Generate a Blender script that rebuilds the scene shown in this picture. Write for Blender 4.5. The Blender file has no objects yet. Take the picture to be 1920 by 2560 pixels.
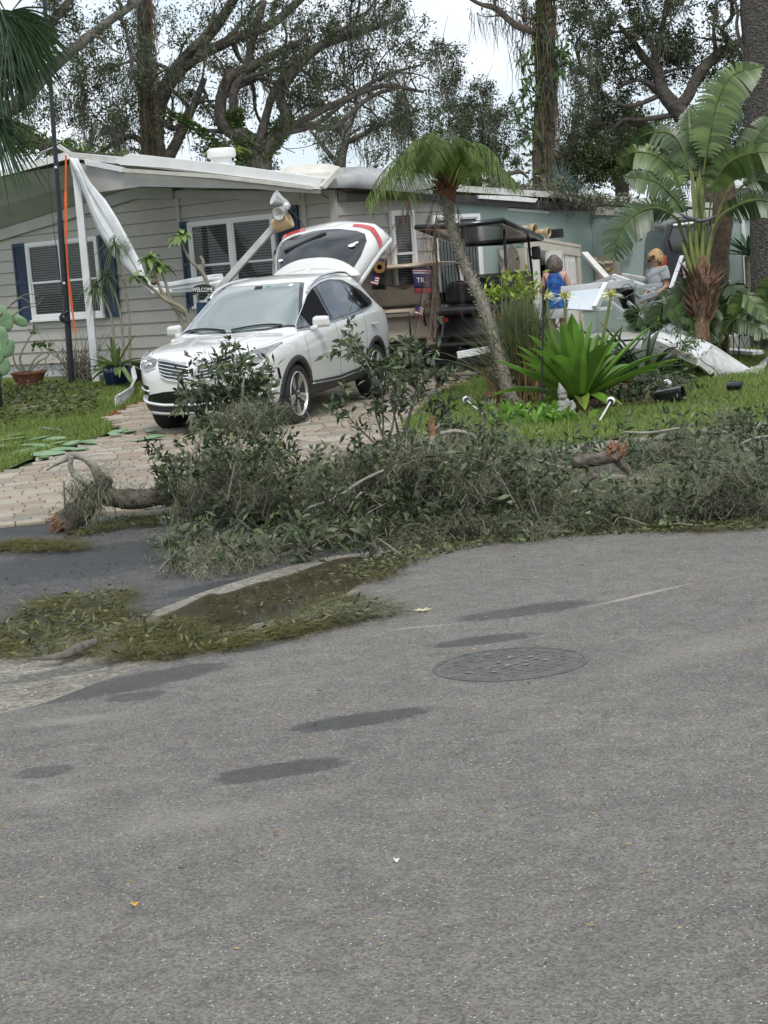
import bpy, bmesh, math, random
import numpy as np
from mathutils import Vector, Matrix, Euler
from mathutils.bvhtree import BVHTree
R = math.radians
rng = np.random.default_rng(7)
random.seed(7)
S = bpy.context.scene
COL = S.collection
# ---------------------------------------------------------------- camera
FPX, CAMH, ROLL = 4400., 1.7, R(4.4)
PITCH = math.atan(615 / FPX)
cam_d = bpy.data.cameras.new('camera'); cam = bpy.data.objects.new('camera', cam_d); COL.objects.link(cam)
cam_d.sensor_fit = 'HORIZONTAL'; cam_d.sensor_width = 36; cam_d.lens = FPX / 1920 * 36
cam_d.clip_end = 2000; cam_d.clip_start = .05
_f = Vector((0, math.cos(PITCH), -math.sin(PITCH))); _r = Vector((1, 0, 0)); _u = _r.cross(_f)
_r2 = _r * math.cos(ROLL) - _u * math.sin(ROLL); _u2 = _r * math.sin(ROLL) + _u * math.cos(ROLL)
cam.matrix_world = Matrix(((_r2.x, _u2.x, -_f.x, 0), (_r2.y, _u2.y, -_f.y, 0), (_r2.z, _u2.z, -_f.z, CAMH), (0, 0, 0, 1)))
S.camera = cam
# ---------------------------------------------------------------- sky, sun, exposure
S.view_settings.view_transform = 'Standard'; S.view_settings.look = 'None'
S.view_settings.exposure = 0.6; S.view_settings.gamma = 1.0
SUN_EL, SUN_AZ = R(56), R(170)          # azimuth clockwise from +Y
world = bpy.data.worlds.new('World'); S.world = world; world.use_nodes = True
nt = world.node_tree; nt.nodes.clear()
def wn(t, **k):
    n = nt.nodes.new(t)
    for a, b in k.items(): setattr(n, a, b)
    return n
sky = wn('ShaderNodeTexSky', sky_type='NISHITA', sun_disc=False, sun_elevation=SUN_EL, sun_rotation=SUN_AZ)
tc = wn('ShaderNodeTexCoord'); mp = wn('ShaderNodeMapping'); mp.inputs['Scale'].default_value = (1, 1, 3.2)
nz = wn('ShaderNodeTexNoise'); nz.inputs['Scale'].default_value = 4.2; nz.inputs['Detail'].default_value = 7; nz.inputs['Roughness'].default_value = .55
rp = wn('ShaderNodeValToRGB'); rp.color_ramp.elements[0].position = .30; rp.color_ramp.elements[1].position = .60
rp.color_ramp.elements[0].color = (.5, .5, .5, 1); rp.color_ramp.elements[1].color = (1, 1, 1, 1)
nz2 = wn('ShaderNodeTexNoise'); nz2.inputs['Scale'].default_value = 2.1; nz2.inputs['Detail'].default_value = 4
rp2 = wn('ShaderNodeValToRGB'); rp2.color_ramp.elements[0].color = (5.4, 6.15, 7.0, 1); rp2.color_ramp.elements[1].color = (8.3, 8.7, 9.1, 1)
rp2.color_ramp.elements[0].position = .35; rp2.color_ramp.elements[1].position = .65
mx = wn('ShaderNodeMixRGB'); bg = wn('ShaderNodeBackground'); bg.inputs['Strength'].default_value = .1
out = wn('ShaderNodeOutputWorld')
L = nt.links.new
L(tc.outputs['Generated'], mp.inputs['Vector']); L(mp.outputs[0], nz.inputs['Vector']); L(mp.outputs[0], nz2.inputs['Vector'])
L(nz.outputs['Fac'], rp.inputs['Fac']); L(nz2.outputs['Fac'], rp2.inputs['Fac']); L(rp.outputs['Color'], mx.inputs['Fac'])
L(sky.outputs[0], mx.inputs[1]); L(rp2.outputs['Color'], mx.inputs[2]); L(mx.outputs[0], bg.inputs['Color']); L(bg.outputs[0], out.inputs['Surface'])
sun_d = bpy.data.lights.new('sun', 'SUN'); sun_d.energy = 1.5; sun_d.angle = R(14); sun_d.color = (1, .96, .9)
sun = bpy.data.objects.new('sun', sun_d); COL.objects.link(sun); sun.location = (0, -10, 40)
_sd = Vector((math.sin(SUN_AZ) * math.cos(SUN_EL), math.cos(SUN_AZ) * math.cos(SUN_EL), math.sin(SUN_EL)))
sun.rotation_euler = _sd.to_track_quat('Z', 'Y').to_euler()
# ---------------------------------------------------------------- pixel helpers (photograph pixels -> directions)
def ray(px, py):
    dx, dy = px - 960, py - 1280
    a = dx * math.cos(ROLL) - dy * math.sin(ROLL); b = dx * math.sin(ROLL) + dy * math.cos(ROLL)
    d = np.array([a, FPX * math.cos(PITCH) - b * math.sin(PITCH), -FPX * math.sin(PITCH) - b * math.cos(PITCH)])
    return d / d[1]
CAM0 = np.array([0, 0, CAMH])
def W(px, py, Y): return Vector(CAM0 + ray(px, py) * Y)
SA = R(22); SU = np.array([math.cos(SA), math.sin(SA)]); SN = np.array([-math.sin(SA), math.cos(SA)])
VV = [-60, 3, 8.6, 9.4, 14, 19.4, 22, 25, 29, 400]; ZZ = [0, 0, -.13, -.16, -.2, -.09, -.03, .08, .25, .25]
def gz(x, y): return np.interp(SN[0] * np.asarray(x) + SN[1] * np.asarray(y), VV, ZZ)
def uv2(u, v): return SU * u + SN * v
def G(px, py, dz=0.):
    r = ray(px, py); t = 1.
    while t < 120:
        p = CAM0 + r * t
        if p[2] < gz(p[0], p[1]) + dz: break
        t += .01 if t < 40 else .1
    return Vector((p[0], p[1], float(gz(p[0], p[1])) + dz))
# ---------------------------------------------------------------- materials
MATS = {}
def M(name, col=(.5, .5, .5), rough=.6, col2=None, scale=6., bump=0., bscale=40., metal=0., coat=0., trans=0., rnd=None, alpha=None, spec=.5, detail=4, lo=.35, hi=.65, bdist=.02, sheen=0.):
    if name in MATS: return MATS[name]
    m = bpy.data.materials.new(name); m.use_nodes = True; t = m.node_tree; n = t.nodes; l = t.links.new
    b = n['Principled BSDF']; b.inputs['Roughness'].default_value = rough; b.inputs['Metallic'].default_value = metal
    b.inputs['Coat Weight'].default_value = coat; b.inputs['Coat Roughness'].default_value = .04
    b.inputs['Specular IOR Level'].default_value = spec
    g = n.new('ShaderNodeNewGeometry')
    c2 = col2 or tuple(min(1, c * 1.18) for c in col)
    no = n.new('ShaderNodeTexNoise'); no.inputs['Scale'].default_value = scale; no.inputs['Detail'].default_value = detail
    l(g.outputs['Position'], no.inputs['Vector'])
    rp = n.new('ShaderNodeValToRGB'); rp.color_ramp.elements[0].position = lo; rp.color_ramp.elements[1].position = hi
    rp.color_ramp.elements[0].color = (*col, 1); rp.color_ramp.elements[1].color = (*c2, 1)
    l(no.outputs['Fac'], rp.inputs['Fac']); colour = rp.outputs['Color']
    if rnd:                                   # per-piece variation: list of colours
        src = g.outputs['Random Per Island']
        if rnd[0] == 'object': src = n.new('ShaderNodeObjectInfo').outputs['Random']; rnd = rnd[1:]
        r2 = n.new('ShaderNodeValToRGB'); e = r2.color_ramp.elements
        while len(e) < len(rnd): e.new(.5)
        for i, c in enumerate(rnd): e[i].position = i / (len(rnd) - 1); e[i].color = (*c, 1)
        l(src, r2.inputs['Fac'])
        mi = n.new('ShaderNodeMixRGB'); mi.blend_type = 'MULTIPLY'; mi.inputs['Fac'].default_value = 1
        l(colour, mi.inputs[1]); l(r2.outputs['Color'], mi.inputs[2]); colour = mi.outputs[0]
    l(colour, b.inputs['Base Color'])
    if bump:
        bn = n.new('ShaderNodeTexNoise'); bn.inputs['Scale'].default_value = bscale; bn.inputs['Detail'].default_value = 5
        l(g.outputs['Position'], bn.inputs['Vector'])
        bu = n.new('ShaderNodeBump'); bu.inputs['Strength'].default_value = bump; bu.inputs['Distance'].default_value = bdist
        l(bn.outputs['Fac'], bu.inputs['Height']); l(bu.outputs[0], b.inputs['Normal'])
    if trans:
        tr = n.new('ShaderNodeBsdfTranslucent'); ms = n.new('ShaderNodeMixShader'); ms.inputs[0].default_value = trans
        l(colour, tr.inputs['Color']); l(b.outputs[0], ms.inputs[1]); l(tr.outputs[0], ms.inputs[2]); l(ms.outputs[0], n['Material Output'].inputs['Surface'])
    if alpha is not None: b.inputs['Alpha'].default_value = alpha
    MATS[name] = m
    return m
# ---------------------------------------------------------------- object helpers
def tag(o, label=None, cat=None, group=None, kind=None):
    if label: o['label'] = label
    if cat: o['category'] = cat
    if group: o['group'] = group
    if kind: o['kind'] = kind
    return o
def thing(name, label, cat, loc=(0, 0, 0), rotz=0, group=None, rot=None):
    o = bpy.data.objects.new(name, None); COL.objects.link(o); o.empty_display_size = .2
    o.location = loc; o.rotation_euler = rot if rot else (0, 0, rotz)
    return tag(o, label, cat, group)
def wm(o):
    m = Matrix.LocRotScale(o.location, o.rotation_euler, o.scale)
    return wm(o.parent) @ o.matrix_parent_inverse @ m if o.parent else m
def link(name, me, mat, parent=None, local=False, kind=None):
    o = bpy.data.objects.new(name, me); COL.objects.link(o)
    if mat:
        for q in (mat if isinstance(mat, (list, tuple)) else [mat]): me.materials.append(q)
    if parent:
        o.parent = parent
        if not local: o.matrix_parent_inverse = wm(parent).inverted()
    if kind: o['kind'] = kind
    return o
def cr(pts, n=6):                              # Catmull-Rom resampling of a list of vectors
    P = np.array([list(p) for p in pts], float)
    if len(P) < 3: return np.array([P[0] + (P[-1] - P[0]) * i / n for i in range(n + 1)])
    Q = np.vstack([2 * P[0] - P[1], P, 2 * P[-1] - P[-2]]); o = []
    for i in range(1, len(Q) - 2):
        for k in range(n):
            t = k / n; a, b, c, d = Q[i - 1:i + 3]
            o.append(.5 * (2 * b + (c - a) * t + (2 * a - 5 * b + 4 * c - d) * t * t + (3 * b - a - 3 * c + d) * t ** 3))
    o.append(P[-1]); return np.array(o)
class MB:
    def __init__(s): s.v = []; s.f = []; s.m = []
    def add(s, v, f, mi=0):
        k = len(s.v); s.v += [tuple(map(float, q)) for q in v]; s.f += [tuple(i + k for i in q) for q in f]; s.m += [mi] * len(f); return s
    def box(s, c, size, rot=None, mi=0, taper=None):
        hx, hy, hz = size[0] / 2, size[1] / 2, size[2] / 2; tp = taper or 1
        v = [Vector((x * hx * (tp if z > 0 else 1), y * hy * (tp if z > 0 else 1), z * hz)) for z in (-1, 1) for x, y in ((-1, -1), (1, -1), (1, 1), (-1, 1))]
        if rot is not None: v = [rot @ q for q in v]
        c = Vector(c)
        return s.add([q + c for q in v], [(3, 2, 1, 0), (4, 5, 6, 7), (0, 1, 5, 4), (1, 2, 6, 5), (2, 3, 7, 6), (3, 0, 4, 7)], mi)
    def bar(s, p, q, w, h, up=(0, 0, 1), mi=0):
        p, q = Vector(p), Vector(q); d = (q - p).normalized(); up = Vector(up)
        if abs(d.dot(up)) > .98: up = Vector((1, 0, 0))
        x = d.cross(up).normalized() * w / 2; y = x.cross(d).normalized() * h / 2
        v = [e + a * x + b * y for e in (p, q) for a, b in ((-1, -1), (1, -1), (1, 1), (-1, 1))]
        return s.add(v, [(3, 2, 1, 0), (4, 5, 6, 7), (0, 1, 5, 4), (1, 2, 6, 5), (2, 3, 7, 6), (3, 0, 4, 7)], mi)
    def hexa(s, v, mi=0): return s.add(v, [(3, 2, 1, 0), (4, 5, 6, 7), (0, 1, 5, 4), (1, 2, 6, 5), (2, 3, 7, 6), (3, 0, 4, 7)], mi)
    def tube(s, pts, rad, n=8, cap=True, jit=0., mi=0, flat=1.):
        P = [Vector(p) for p in pts]; N = len(P)
        rad = [rad] * N if np.isscalar(rad) else (list(rad) if len(rad) == N else list(np.interp(np.linspace(0, 1, N), np.linspace(0, 1, len(rad)), rad)))
        t0 = (P[1] - P[0]).normalized(); x = t0.orthogonal().normalized(); v = []; f = []
        for i in range(N):
            t = (P[min(i + 1, N - 1)] - P[max(i - 1, 0)]).normalized()
            x = (x - t * x.dot(t)).normalized(); y = t.cross(x)
            for k in range(n):
                a = 2 * math.pi * k / n; r = rad[i] * (1 + (random.uniform(-jit, jit) if jit else 0))
                v.append(P[i] + x * (math.cos(a) * r) + y * (math.sin(a) * r * flat))
        for i in range(N - 1):
            for k in range(n): f.append((i * n + k, i * n + (k + 1) % n, (i + 1) * n + (k + 1) % n, (i + 1) * n + k))
        if cap: f += [tuple(range(n - 1, -1, -1)), tuple(range((N - 1) * n, N * n))]
        return s.add(v, f, mi)
    def lathe(s, prof, n=20, mat=None, mi=0, close=False):
        v = [Vector((r * math.cos(2 * math.pi * k / n), r * math.sin(2 * math.pi * k / n), z)) for r, z in prof for k in range(n)]
        if mat is not None: v = [mat @ q for q in v]
        f = [(i * n + k, i * n + (k + 1) % n, (i + 1) * n + (k + 1) % n, (i + 1) * n + k) for i in range(len(prof) - 1) for k in range(n)]
        f += [tuple(range(n - 1, -1, -1)), tuple(range((len(prof) - 1) * n, len(prof) * n))]
        return s.add(v, f, mi)
    def prism(s, poly, h, mat=None, mi=0):        # poly in local xy, extruded along z
        n = len(poly); v = [Vector((x, y, z)) for z in (0, h) for x, y in poly]
        if mat is not None: v = [mat @ q for q in v]
        f = [tuple(range(n - 1, -1, -1)), tuple(range(n, 2 * n))] + [(i, (i + 1) % n, n + (i + 1) % n, n + i) for i in range(n)]
        return s.add(v, f, mi)
    def grid(s, P, mi=0, wrap=False):
        m, n = len(P), len(P[0]); v = [q for r in P for q in r]
        return s.add(v, [(i * n + k, i * n + (k + 1) % n, (i + 1) * n + (k + 1) % n, (i + 1) * n + k) for i in range(m - 1) for k in range(n if wrap else n - 1)], mi)
    def ball(s, c, r, n=10, mi=0):
        r = (r, r, r) if np.isscalar(r) else r; c = Vector(c)
        pr = [(math.sin(math.pi * i / n) + 1e-4, -math.cos(math.pi * i / n)) for i in range(n + 1)]
        return s.lathe([(a, b) for a, b in pr], n + 2, Matrix.Translation(c) @ Matrix.Diagonal((*r, 1)), mi)
    def mesh(s, name, smooth=False):
        me = bpy.data.meshes.new(name); me.from_pydata(s.v, [], s.f); me.polygons.foreach_set('material_index', s.m)
        if smooth: me.polygons.foreach_set('use_smooth', [True] * len(s.f))
        me.update(); return me
    def build(s, name, mat, parent=None, smooth=False, local=False, kind=None, auto=None, bevel=0, subs=0, thick=0):
        me = s.mesh(name, smooth or bool(auto)); o = link(name, me, mat, parent, local, kind)
        bm = bmesh.new(); bm.from_mesh(me); bmesh.ops.recalc_face_normals(bm, faces=bm.faces); bm.to_mesh(me); bm.free()
        if auto: me.set_sharp_from_angle(angle=R(auto))
        if thick: md = o.modifiers.new('s', 'SOLIDIFY'); md.thickness = thick
        if bevel: md = o.modifiers.new('b', 'BEVEL'); md.width = bevel; md.segments = 2; md.limit_method = 'ANGLE'; md.angle_limit = R(40)
        if subs: md = o.modifiers.new('u', 'SUBSURF'); md.levels = subs; md.render_levels = subs
        return o
def strips(name, cen, side, mat, parent=None, kind=None, local=False, smooth=True):
    """N ribbons of R rows: cen, side arrays (N,R,3)."""
    cen = np.asarray(cen, np.float32); side = np.asarray(side, np.float32); N, Rr, _ = cen.shape
    v = np.stack([cen - side, cen + side], 2).reshape(-1, 3)
    b = (np.arange(N)[:, None, None] * Rr * 2 + np.arange(Rr - 1)[None, :, None] * 2)
    f = (b + np.array([0, 1, 3, 2])[None, None, :]).reshape(-1, 4)
    me = bpy.data.meshes.new(name); me.vertices.add(len(v)); me.vertices.foreach_set('co', v.ravel())
    me.loops.add(f.size); me.loops.foreach_set('vertex_index', f.ravel().astype(np.int32))
    me.polygons.add(len(f)); me.polygons.foreach_set('loop_start', np.arange(0, f.size, 4, dtype=np.int32))
    try: me.polygons.foreach_set('loop_total', np.full(len(f), 4, np.int32))
    except Exception: pass
    me.polygons.foreach_set('use_smooth', np.full(len(f), smooth)); me.update(calc_edges=True)
    return link(name, me, mat, parent, local, kind)
def unit(a): return a / np.maximum(np.linalg.norm(a, axis=-1, keepdims=True), 1e-9)
def rdir(n): return unit(rng.normal(size=(n, 3)))
def leaves(name, pos, dirs, length, width, mat, parent=None, kind='stuff', droop=.0, spread=.6, rows=3, local=False):
    """pointed leaves; pos,dirs (N,3); length,width arrays or (lo,hi)"""
    n = len(pos)
    if isinstance(length, tuple): length = rng.uniform(*length, n)
    if isinstance(width, tuple): width = rng.uniform(*width, n)
    d = unit(dirs + rng.normal(size=(n, 3)) * spread); s = unit(np.cross(d, rdir(n)))
    t = np.linspace(0, 1, rows); prof = np.interp(t, [0, .25, .55, .85, 1], [.15, .8, 1, .5, .04])
    cen = pos[:, None, :] + d[:, None, :] * (t[None, :, None] * length[:, None, None])
    cen[:, :, 2] -= droop * (t[None, :] ** 2) * length[:, None]
    side = s[:, None, :] * (prof[None, :, None] * width[:, None, None] * .5)
    return strips(name, cen, side, mat, parent, kind, local)
def moss(name, pos, length, mat, parent=None, width=.012, wob=.25, rows=5, kind='stuff', down=1., zs=1.):
    n = len(pos)
    if isinstance(length, tuple): length = rng.uniform(*length, n)
    t = np.linspace(0, 1, rows); cen = np.repeat(pos[:, None, :], rows, 1)
    drift = np.cumsum(rng.normal(size=(n, rows, 3)) * wob / rows, 1) * length[:, None, None]
    drift[:, :, 2] *= zs
    cen = cen + drift; cen[:, :, 2] -= down * t[None, :] * length[:, None]
    side = rdir(n)[:, None, :] * (np.interp(t, [0, .3, 1], [.6, 1, .2])[None, :, None] * width * .5)
    side[:, :, 2] *= .2
    return strips(name, cen, side, mat, parent, kind)
def sheet(name, poly, off, mat, parent=None, kind='structure', fz=None, cuts=1.0, local=False):
    bm = bmesh.new(); vs = [bm.verts.new((p[0], p[1], 0)) for p in poly]; bm.faces.new(vs)
    lo = np.min(np.array([p[:2] for p in poly]), 0); hi = np.max(np.array([p[:2] for p in poly]), 0)
    def cut(co, no): bmesh.ops.bisect_plane(bm, geom=bm.verts[:] + bm.edges[:] + bm.faces[:], plane_co=co, plane_no=no)
    for v in VV[1:-1]: cut((*(SN * v), 0), (*SN, 0))
    if cuts:
        for ax in (0, 1):
            c = lo[ax] + cuts
            while c < hi[ax]:
                co = [0, 0, 0]; no = [0, 0, 0]; co[ax] = c; no[ax] = 1; cut(co, no); c += cuts
    for v in bm.verts: v.co.z = (fz(v.co.x, v.co.y) if fz else float(gz(v.co.x, v.co.y))) + off
    bmesh.ops.recalc_face_normals(bm, faces=bm.faces)
    if bm.faces and sum(f.normal.z for f in bm.faces) < 0: bmesh.ops.reverse_faces(bm, faces=bm.faces)
    me = bpy.data.meshes.new(name); bm.to_mesh(me); bm.free()
    for p in me.polygons: p.use_smooth = True
    o = link(name, me, mat, parent, local); 
    if kind: o['kind'] = kind
    return o
def inside(p, poly):
    c = False; n = len(poly)
    for i in range(n):
        a, b = poly[i], poly[(i + 1) % n]
        if (a[1] > p[1]) != (b[1] > p[1]) and p[0] < (b[0] - a[0]) * (p[1] - a[1]) / (b[1] - a[1]) + a[0]: c = not c
    return c
def scatter(poly, n):
    P = np.array([q[:2] for q in poly]); lo, hi = P.min(0), P.max(0); o = np.empty((0, 2))
    while len(o) < n:
        q = rng.uniform(lo, hi, (n, 2)); k = np.zeros(len(q), bool)
        for i in range(len(P)):
            a, b = P[i], P[(i + 1) % len(P)]
            with np.errstate(divide='ignore', invalid='ignore'):
                k ^= ((a[1] > q[:, 1]) != (b[1] > q[:, 1])) & (q[:, 0] < (b[0] - a[0]) * (q[:, 1] - a[1]) / (b[1] - a[1]) + a[0])
        o = np.vstack([o, q[k]])
    return o[:n]
def textmesh(name, body, size, mat, parent, origin, xd, yd, ext=.002, align='CENTER'):
    cu = bpy.data.curves.new(name, 'FONT'); cu.body = body; cu.size = size; cu.extrude = ext; cu.align_x = align; cu.align_y = 'CENTER'
    t = bpy.data.objects.new(name, cu); COL.objects.link(t)
    bpy.context.view_layer.update()
    me = bpy.data.meshes.new_from_object(t.evaluated_get(bpy.context.evaluated_depsgraph_get())); bpy.data.objects.remove(t)
    x = Vector(xd).normalized(); z = x.cross(Vector(yd)).normalized(); y = z.cross(x)
    me.transform(Matrix(((x.x, y.x, z.x, origin[0]), (x.y, y.y, z.y, origin[1]), (x.z, y.z, z.z, origin[2]), (0, 0, 0, 1))))
    me.materials.clear()
    return link(name, me, mat, parent)
# ================================================================ SETTING
def wetroad(name, base, base2, speck, wet, spscale, seams=()):
    m = bpy.data.materials.new(name); m.use_nodes = True; t = m.node_tree; n = t.nodes; l = t.links.new; b = n['Principled BSDF']
    g = n.new('ShaderNodeNewGeometry'); pos = g.outputs['Position']
    def noise(sc, det=4, ro=.6):
        q = n.new('ShaderNodeTexNoise'); q.inputs['Scale'].default_value = sc; q.inputs['Detail'].default_value = det; q.inputs['Roughness'].default_value = ro
        l(pos, q.inputs['Vector']); return q.outputs['Fac']
    def ramp(s, a, c, p0, p1):
        q = n.new('ShaderNodeValToRGB'); q.color_ramp.elements[0].color = (*a, 1); q.color_ramp.elements[1].color = (*c, 1)
        q.color_ramp.elements[0].position = p0; q.color_ramp.elements[1].position = p1; l(s, q.inputs['Fac']); return q.outputs['Color']
    def mix(f, a, c, mode='MIX'):
        q = n.new('ShaderNodeMixRGB'); q.blend_type = mode
        for i, x in ((0, f), (1, a), (2, c)):
            if isinstance(x, (int, float)): q.inputs[i].default_value = x
            elif isinstance(x, tuple): q.inputs[i].default_value = (*x, 1)
            else: l(x, q.inputs[i])
        return q.outputs[0]
    def math_(op, a, c=0.):
        q = n.new('ShaderNodeMath'); q.operation = op; q.use_clamp = op in ('MULTIPLY',)
        for i, x in ((0, a), (1, c)):
            if isinstance(x, (int, float)): q.inputs[i].default_value = x
            else: l(x, q.inputs[i])
        return q.outputs[0]
    c = ramp(noise(.9, 5, .6), base, base2, .3, .7)
    c = mix(.4, c, ramp(noise(7, 6, .7), tuple(x * .6 for x in base), tuple(min(1, x * 1.35) for x in base2), .3, .72))
    vor = n.new('ShaderNodeTexVoronoi'); vor.inputs['Scale'].default_value = spscale; l(pos, vor.inputs['Vector'])
    vc = n.new('ShaderNodeSeparateColor'); l(vor.outputs['Color'], vc.inputs[0])
    c = mix(1., c, ramp(vc.outputs[0], (.6, .6, .6), (1.36, 1.35, 1.33), 0, 1), 'MULTIPLY')      # stone to stone
    light = ramp(vc.outputs[1], (0, 0, 0), (1, 1, 1), .968, .975)
    near = ramp(vor.outputs['Distance'], (1, 1, 1), (0, 0, 0), .30, .42)
    c = mix(mix(1., light, near, 'MULTIPLY'), c, speck)
    dk = ramp(vc.outputs[2], (0, 0, 0), (1, 1, 1), .93, .94); c = mix(mix(1., dk, near, 'MULTIPLY'), c, tuple(x * .35 for x in base))
    wetf = None
    ed = noise(3.0, 6, .65); ed2 = noise(26, 3, .6)
    for (p, q, w, s) in wet:                  # damp patches, each with a shape of its own: from p to q, half-width w, strength s
        p, q = Vector(p[:2]), Vector(q[:2]); d = q - p; a = math.atan2(d.y, d.x); mid = (p + q) / 2
        mpn = n.new('ShaderNodeMapping'); mpn.vector_type = 'TEXTURE'; mpn.inputs['Location'].default_value = (mid.x, mid.y, 0)
        mpn.inputs['Rotation'].default_value = (0, 0, a); mpn.inputs['Scale'].default_value = (d.length / 2, w, 1e3); l(pos, mpn.inputs['Vector'])
        ln = n.new('ShaderNodeVectorMath'); ln.operation = 'LENGTH'; l(mpn.outputs[0], ln.inputs[0])
        v = math_('ADD', ln.outputs['Value'], math_('ADD', math_('MULTIPLY_ADD', ed, 1.5) if False else math_('SUBTRACT', ed, .5), math_('SUBTRACT', math_('MULTIPLY', ed2, .5), .25)))
        f = math_('MULTIPLY', ramp(v, (1, 1, 1), (0, 0, 0), .72, .95), s)
        wetf = f if wetf is None else math_('MAXIMUM', wetf, f)
    for (p, q, w, s) in seams:
        p, q = Vector(p[:2]), Vector(q[:2]); d = q - p; mid = (p + q) / 2
        mpn = n.new('ShaderNodeMapping'); mpn.vector_type = 'TEXTURE'; mpn.inputs['Location'].default_value = (mid.x, mid.y, 0); mpn.inputs['Rotation'].default_value = (0, 0, math.atan2(d.y, d.x)); mpn.inputs['Scale'].default_value = (d.length / 2, w, 1e3); l(pos, mpn.inputs['Vector'])
        ln = n.new('ShaderNodeVectorMath'); ln.operation = 'LENGTH'; l(mpn.outputs[0], ln.inputs[0]); v = math_('ADD', ln.outputs['Value'], math_('SUBTRACT', ed, .5))
        c = mix(math_('MULTIPLY', ramp(v, (1, 1, 1), (0, 0, 0), .2, 1.0), s), c, (.34, .31, .265))
    if wetf is not None: c = mix(wetf, c, mix(1., c, (.33, .335, .34), 'MULTIPLY'))
    l(c, b.inputs['Base Color'])
    if wetf is not None:
        r = n.new('ShaderNodeMapRange'); l(wetf, r.inputs['Value']); r.inputs['To Min'].default_value = .92; r.inputs['To Max'].default_value = .55; l(r.outputs[0], b.inputs['Roughness'])
    else: b.inputs['Roughness'].default_value = .9
    b.inputs['Specular IOR Level'].default_value = .35
    bu = n.new('ShaderNodeBump'); bu.inputs['Strength'].default_value = .7; bu.inputs['Distance'].default_value = .006
    l(mix(.5, vor.outputs['Distance'], noise(60, 4, .7)), bu.inputs['Height']); l(bu.outputs[0], b.inputs['Normal'])
    return m
g2 = lambda x, y: tuple(G(x, y))
road_wet = [(g2(672, 1838), g2(1118, 1772), .13, 1), (g2(515, 1960), g2(905, 1900), .14, .9), (g2(1130, 1558), g2(1490, 1505), .17, .9),
            (g2(1050, 1625), g2(1360, 1585), .12, .9), (g2(-60, 1790), g2(640, 1650), .2, .9), (g2(240, 1760), g2(430, 1735), .12, .8),
            (g2(20, 1950), g2(210, 1920), .10, .7), (g2(560, 1640), g2(800, 1570), .14, .8), (g2(0, 1890), g2(330, 1840), .05, .25)]
m_road = wetroad('light_asphalt', (.130, .121, .111), (.172, .161, .147), (.55, .54, .5), road_wet, 135, [(g2(1440, 1530), g2(1760, 1455), .035, .8), (g2(960, 1580), g2(1180, 1560), .03, .5), (g2(-50, 1830), g2(420, 1780), .10, .3), (g2(-100, 2050), g2(300, 1960), .14, .18), (g2(-100, 2350), g2(200, 2280), .12, .18), (g2(1500, 1700), g2(2000, 1560), .25, .22), (g2(100, 2120), g2(900, 1980), .2, .22)])
street_wet = [(g2(-200, 1470), g2(640, 1330), .75, .9), (g2(-100, 1330), g2(500, 1300), .5, .95), (g2(-100, 1420), g2(300, 1440), .25, .8), (g2(380, 1500), g2(700, 1440), .2, .9)]
m_street = wetroad('dark_asphalt', (.062, .061, .061), (.092, .09, .088), (.3, .3, .29), street_wet, 80)
m_gutter = wetroad('pebbled_concrete', (.155, .142, .115), (.25, .235, .20), (.5, .48, .43), [(g2(-40, 1720), g2(330, 1650), .13, .7), (g2(700, 1500), g2(480, 1600), .25, .8)], 48)
m_soil = M('soil_and_turf', (.05, .075, .022), .95, (.085, .105, .035), 3, .6, 30)
m_mulch = M('red_mulch', (.075, .03, .018), .95, (.14, .06, .035), 30, 1, 60)
m_leafsoil = M('leaf_litter_ground', (.09, .08, .045), .95, (.16, .15, .09), 14, .8, 50)
BIG = 900
gr = sheet('ground', [uv2(-BIG, -BIG), uv2(BIG, -BIG), uv2(BIG, BIG), uv2(-BIG, BIG)], -.03, m_soil, cuts=0)
sheet('street', [uv2(-60, 6.5), uv2(80, 6.5), uv2(80, 14.45), uv2(-60, 14.45)], 0, m_street, cuts=0)
edge = [(-120, 1830), (0, 1788), (116, 1759), (324, 1681), (480, 1646), (694, 1594), (800, 1535), (868, 1496), (1000, 1420), (1100, 1375), (1220, 1347), (1530, 1332), (1920, 1312), (2150, 1300)]
E2 = [G(*q) for q in cr([(x, y, 0) for x, y in edge], 3)[:, :2]]
for i, q in enumerate(E2): q.y += random.uniform(-.015, .015)
road_poly = [(p.x, p.y) for p in E2] + [(30, 16), (30, -25), (-30, -25), (-30, 1)]
sheet('road', road_poly, .008, m_road, cuts=0)
gfar = [(830, 1392), (760, 1408), (700, 1424), (640, 1440), (570, 1462), (500, 1484), (420, 1516), (330, 1552), (180, 1595), (0, 1650), (-150, 1700)]
gut_poly = [(p.x, p.y - .03) for p in E2[:31]] + [(G(*q).x, G(*q).y) for q in gfar]
sheet('gutter', gut_poly, .004, m_gutter, cuts=0)
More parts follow.
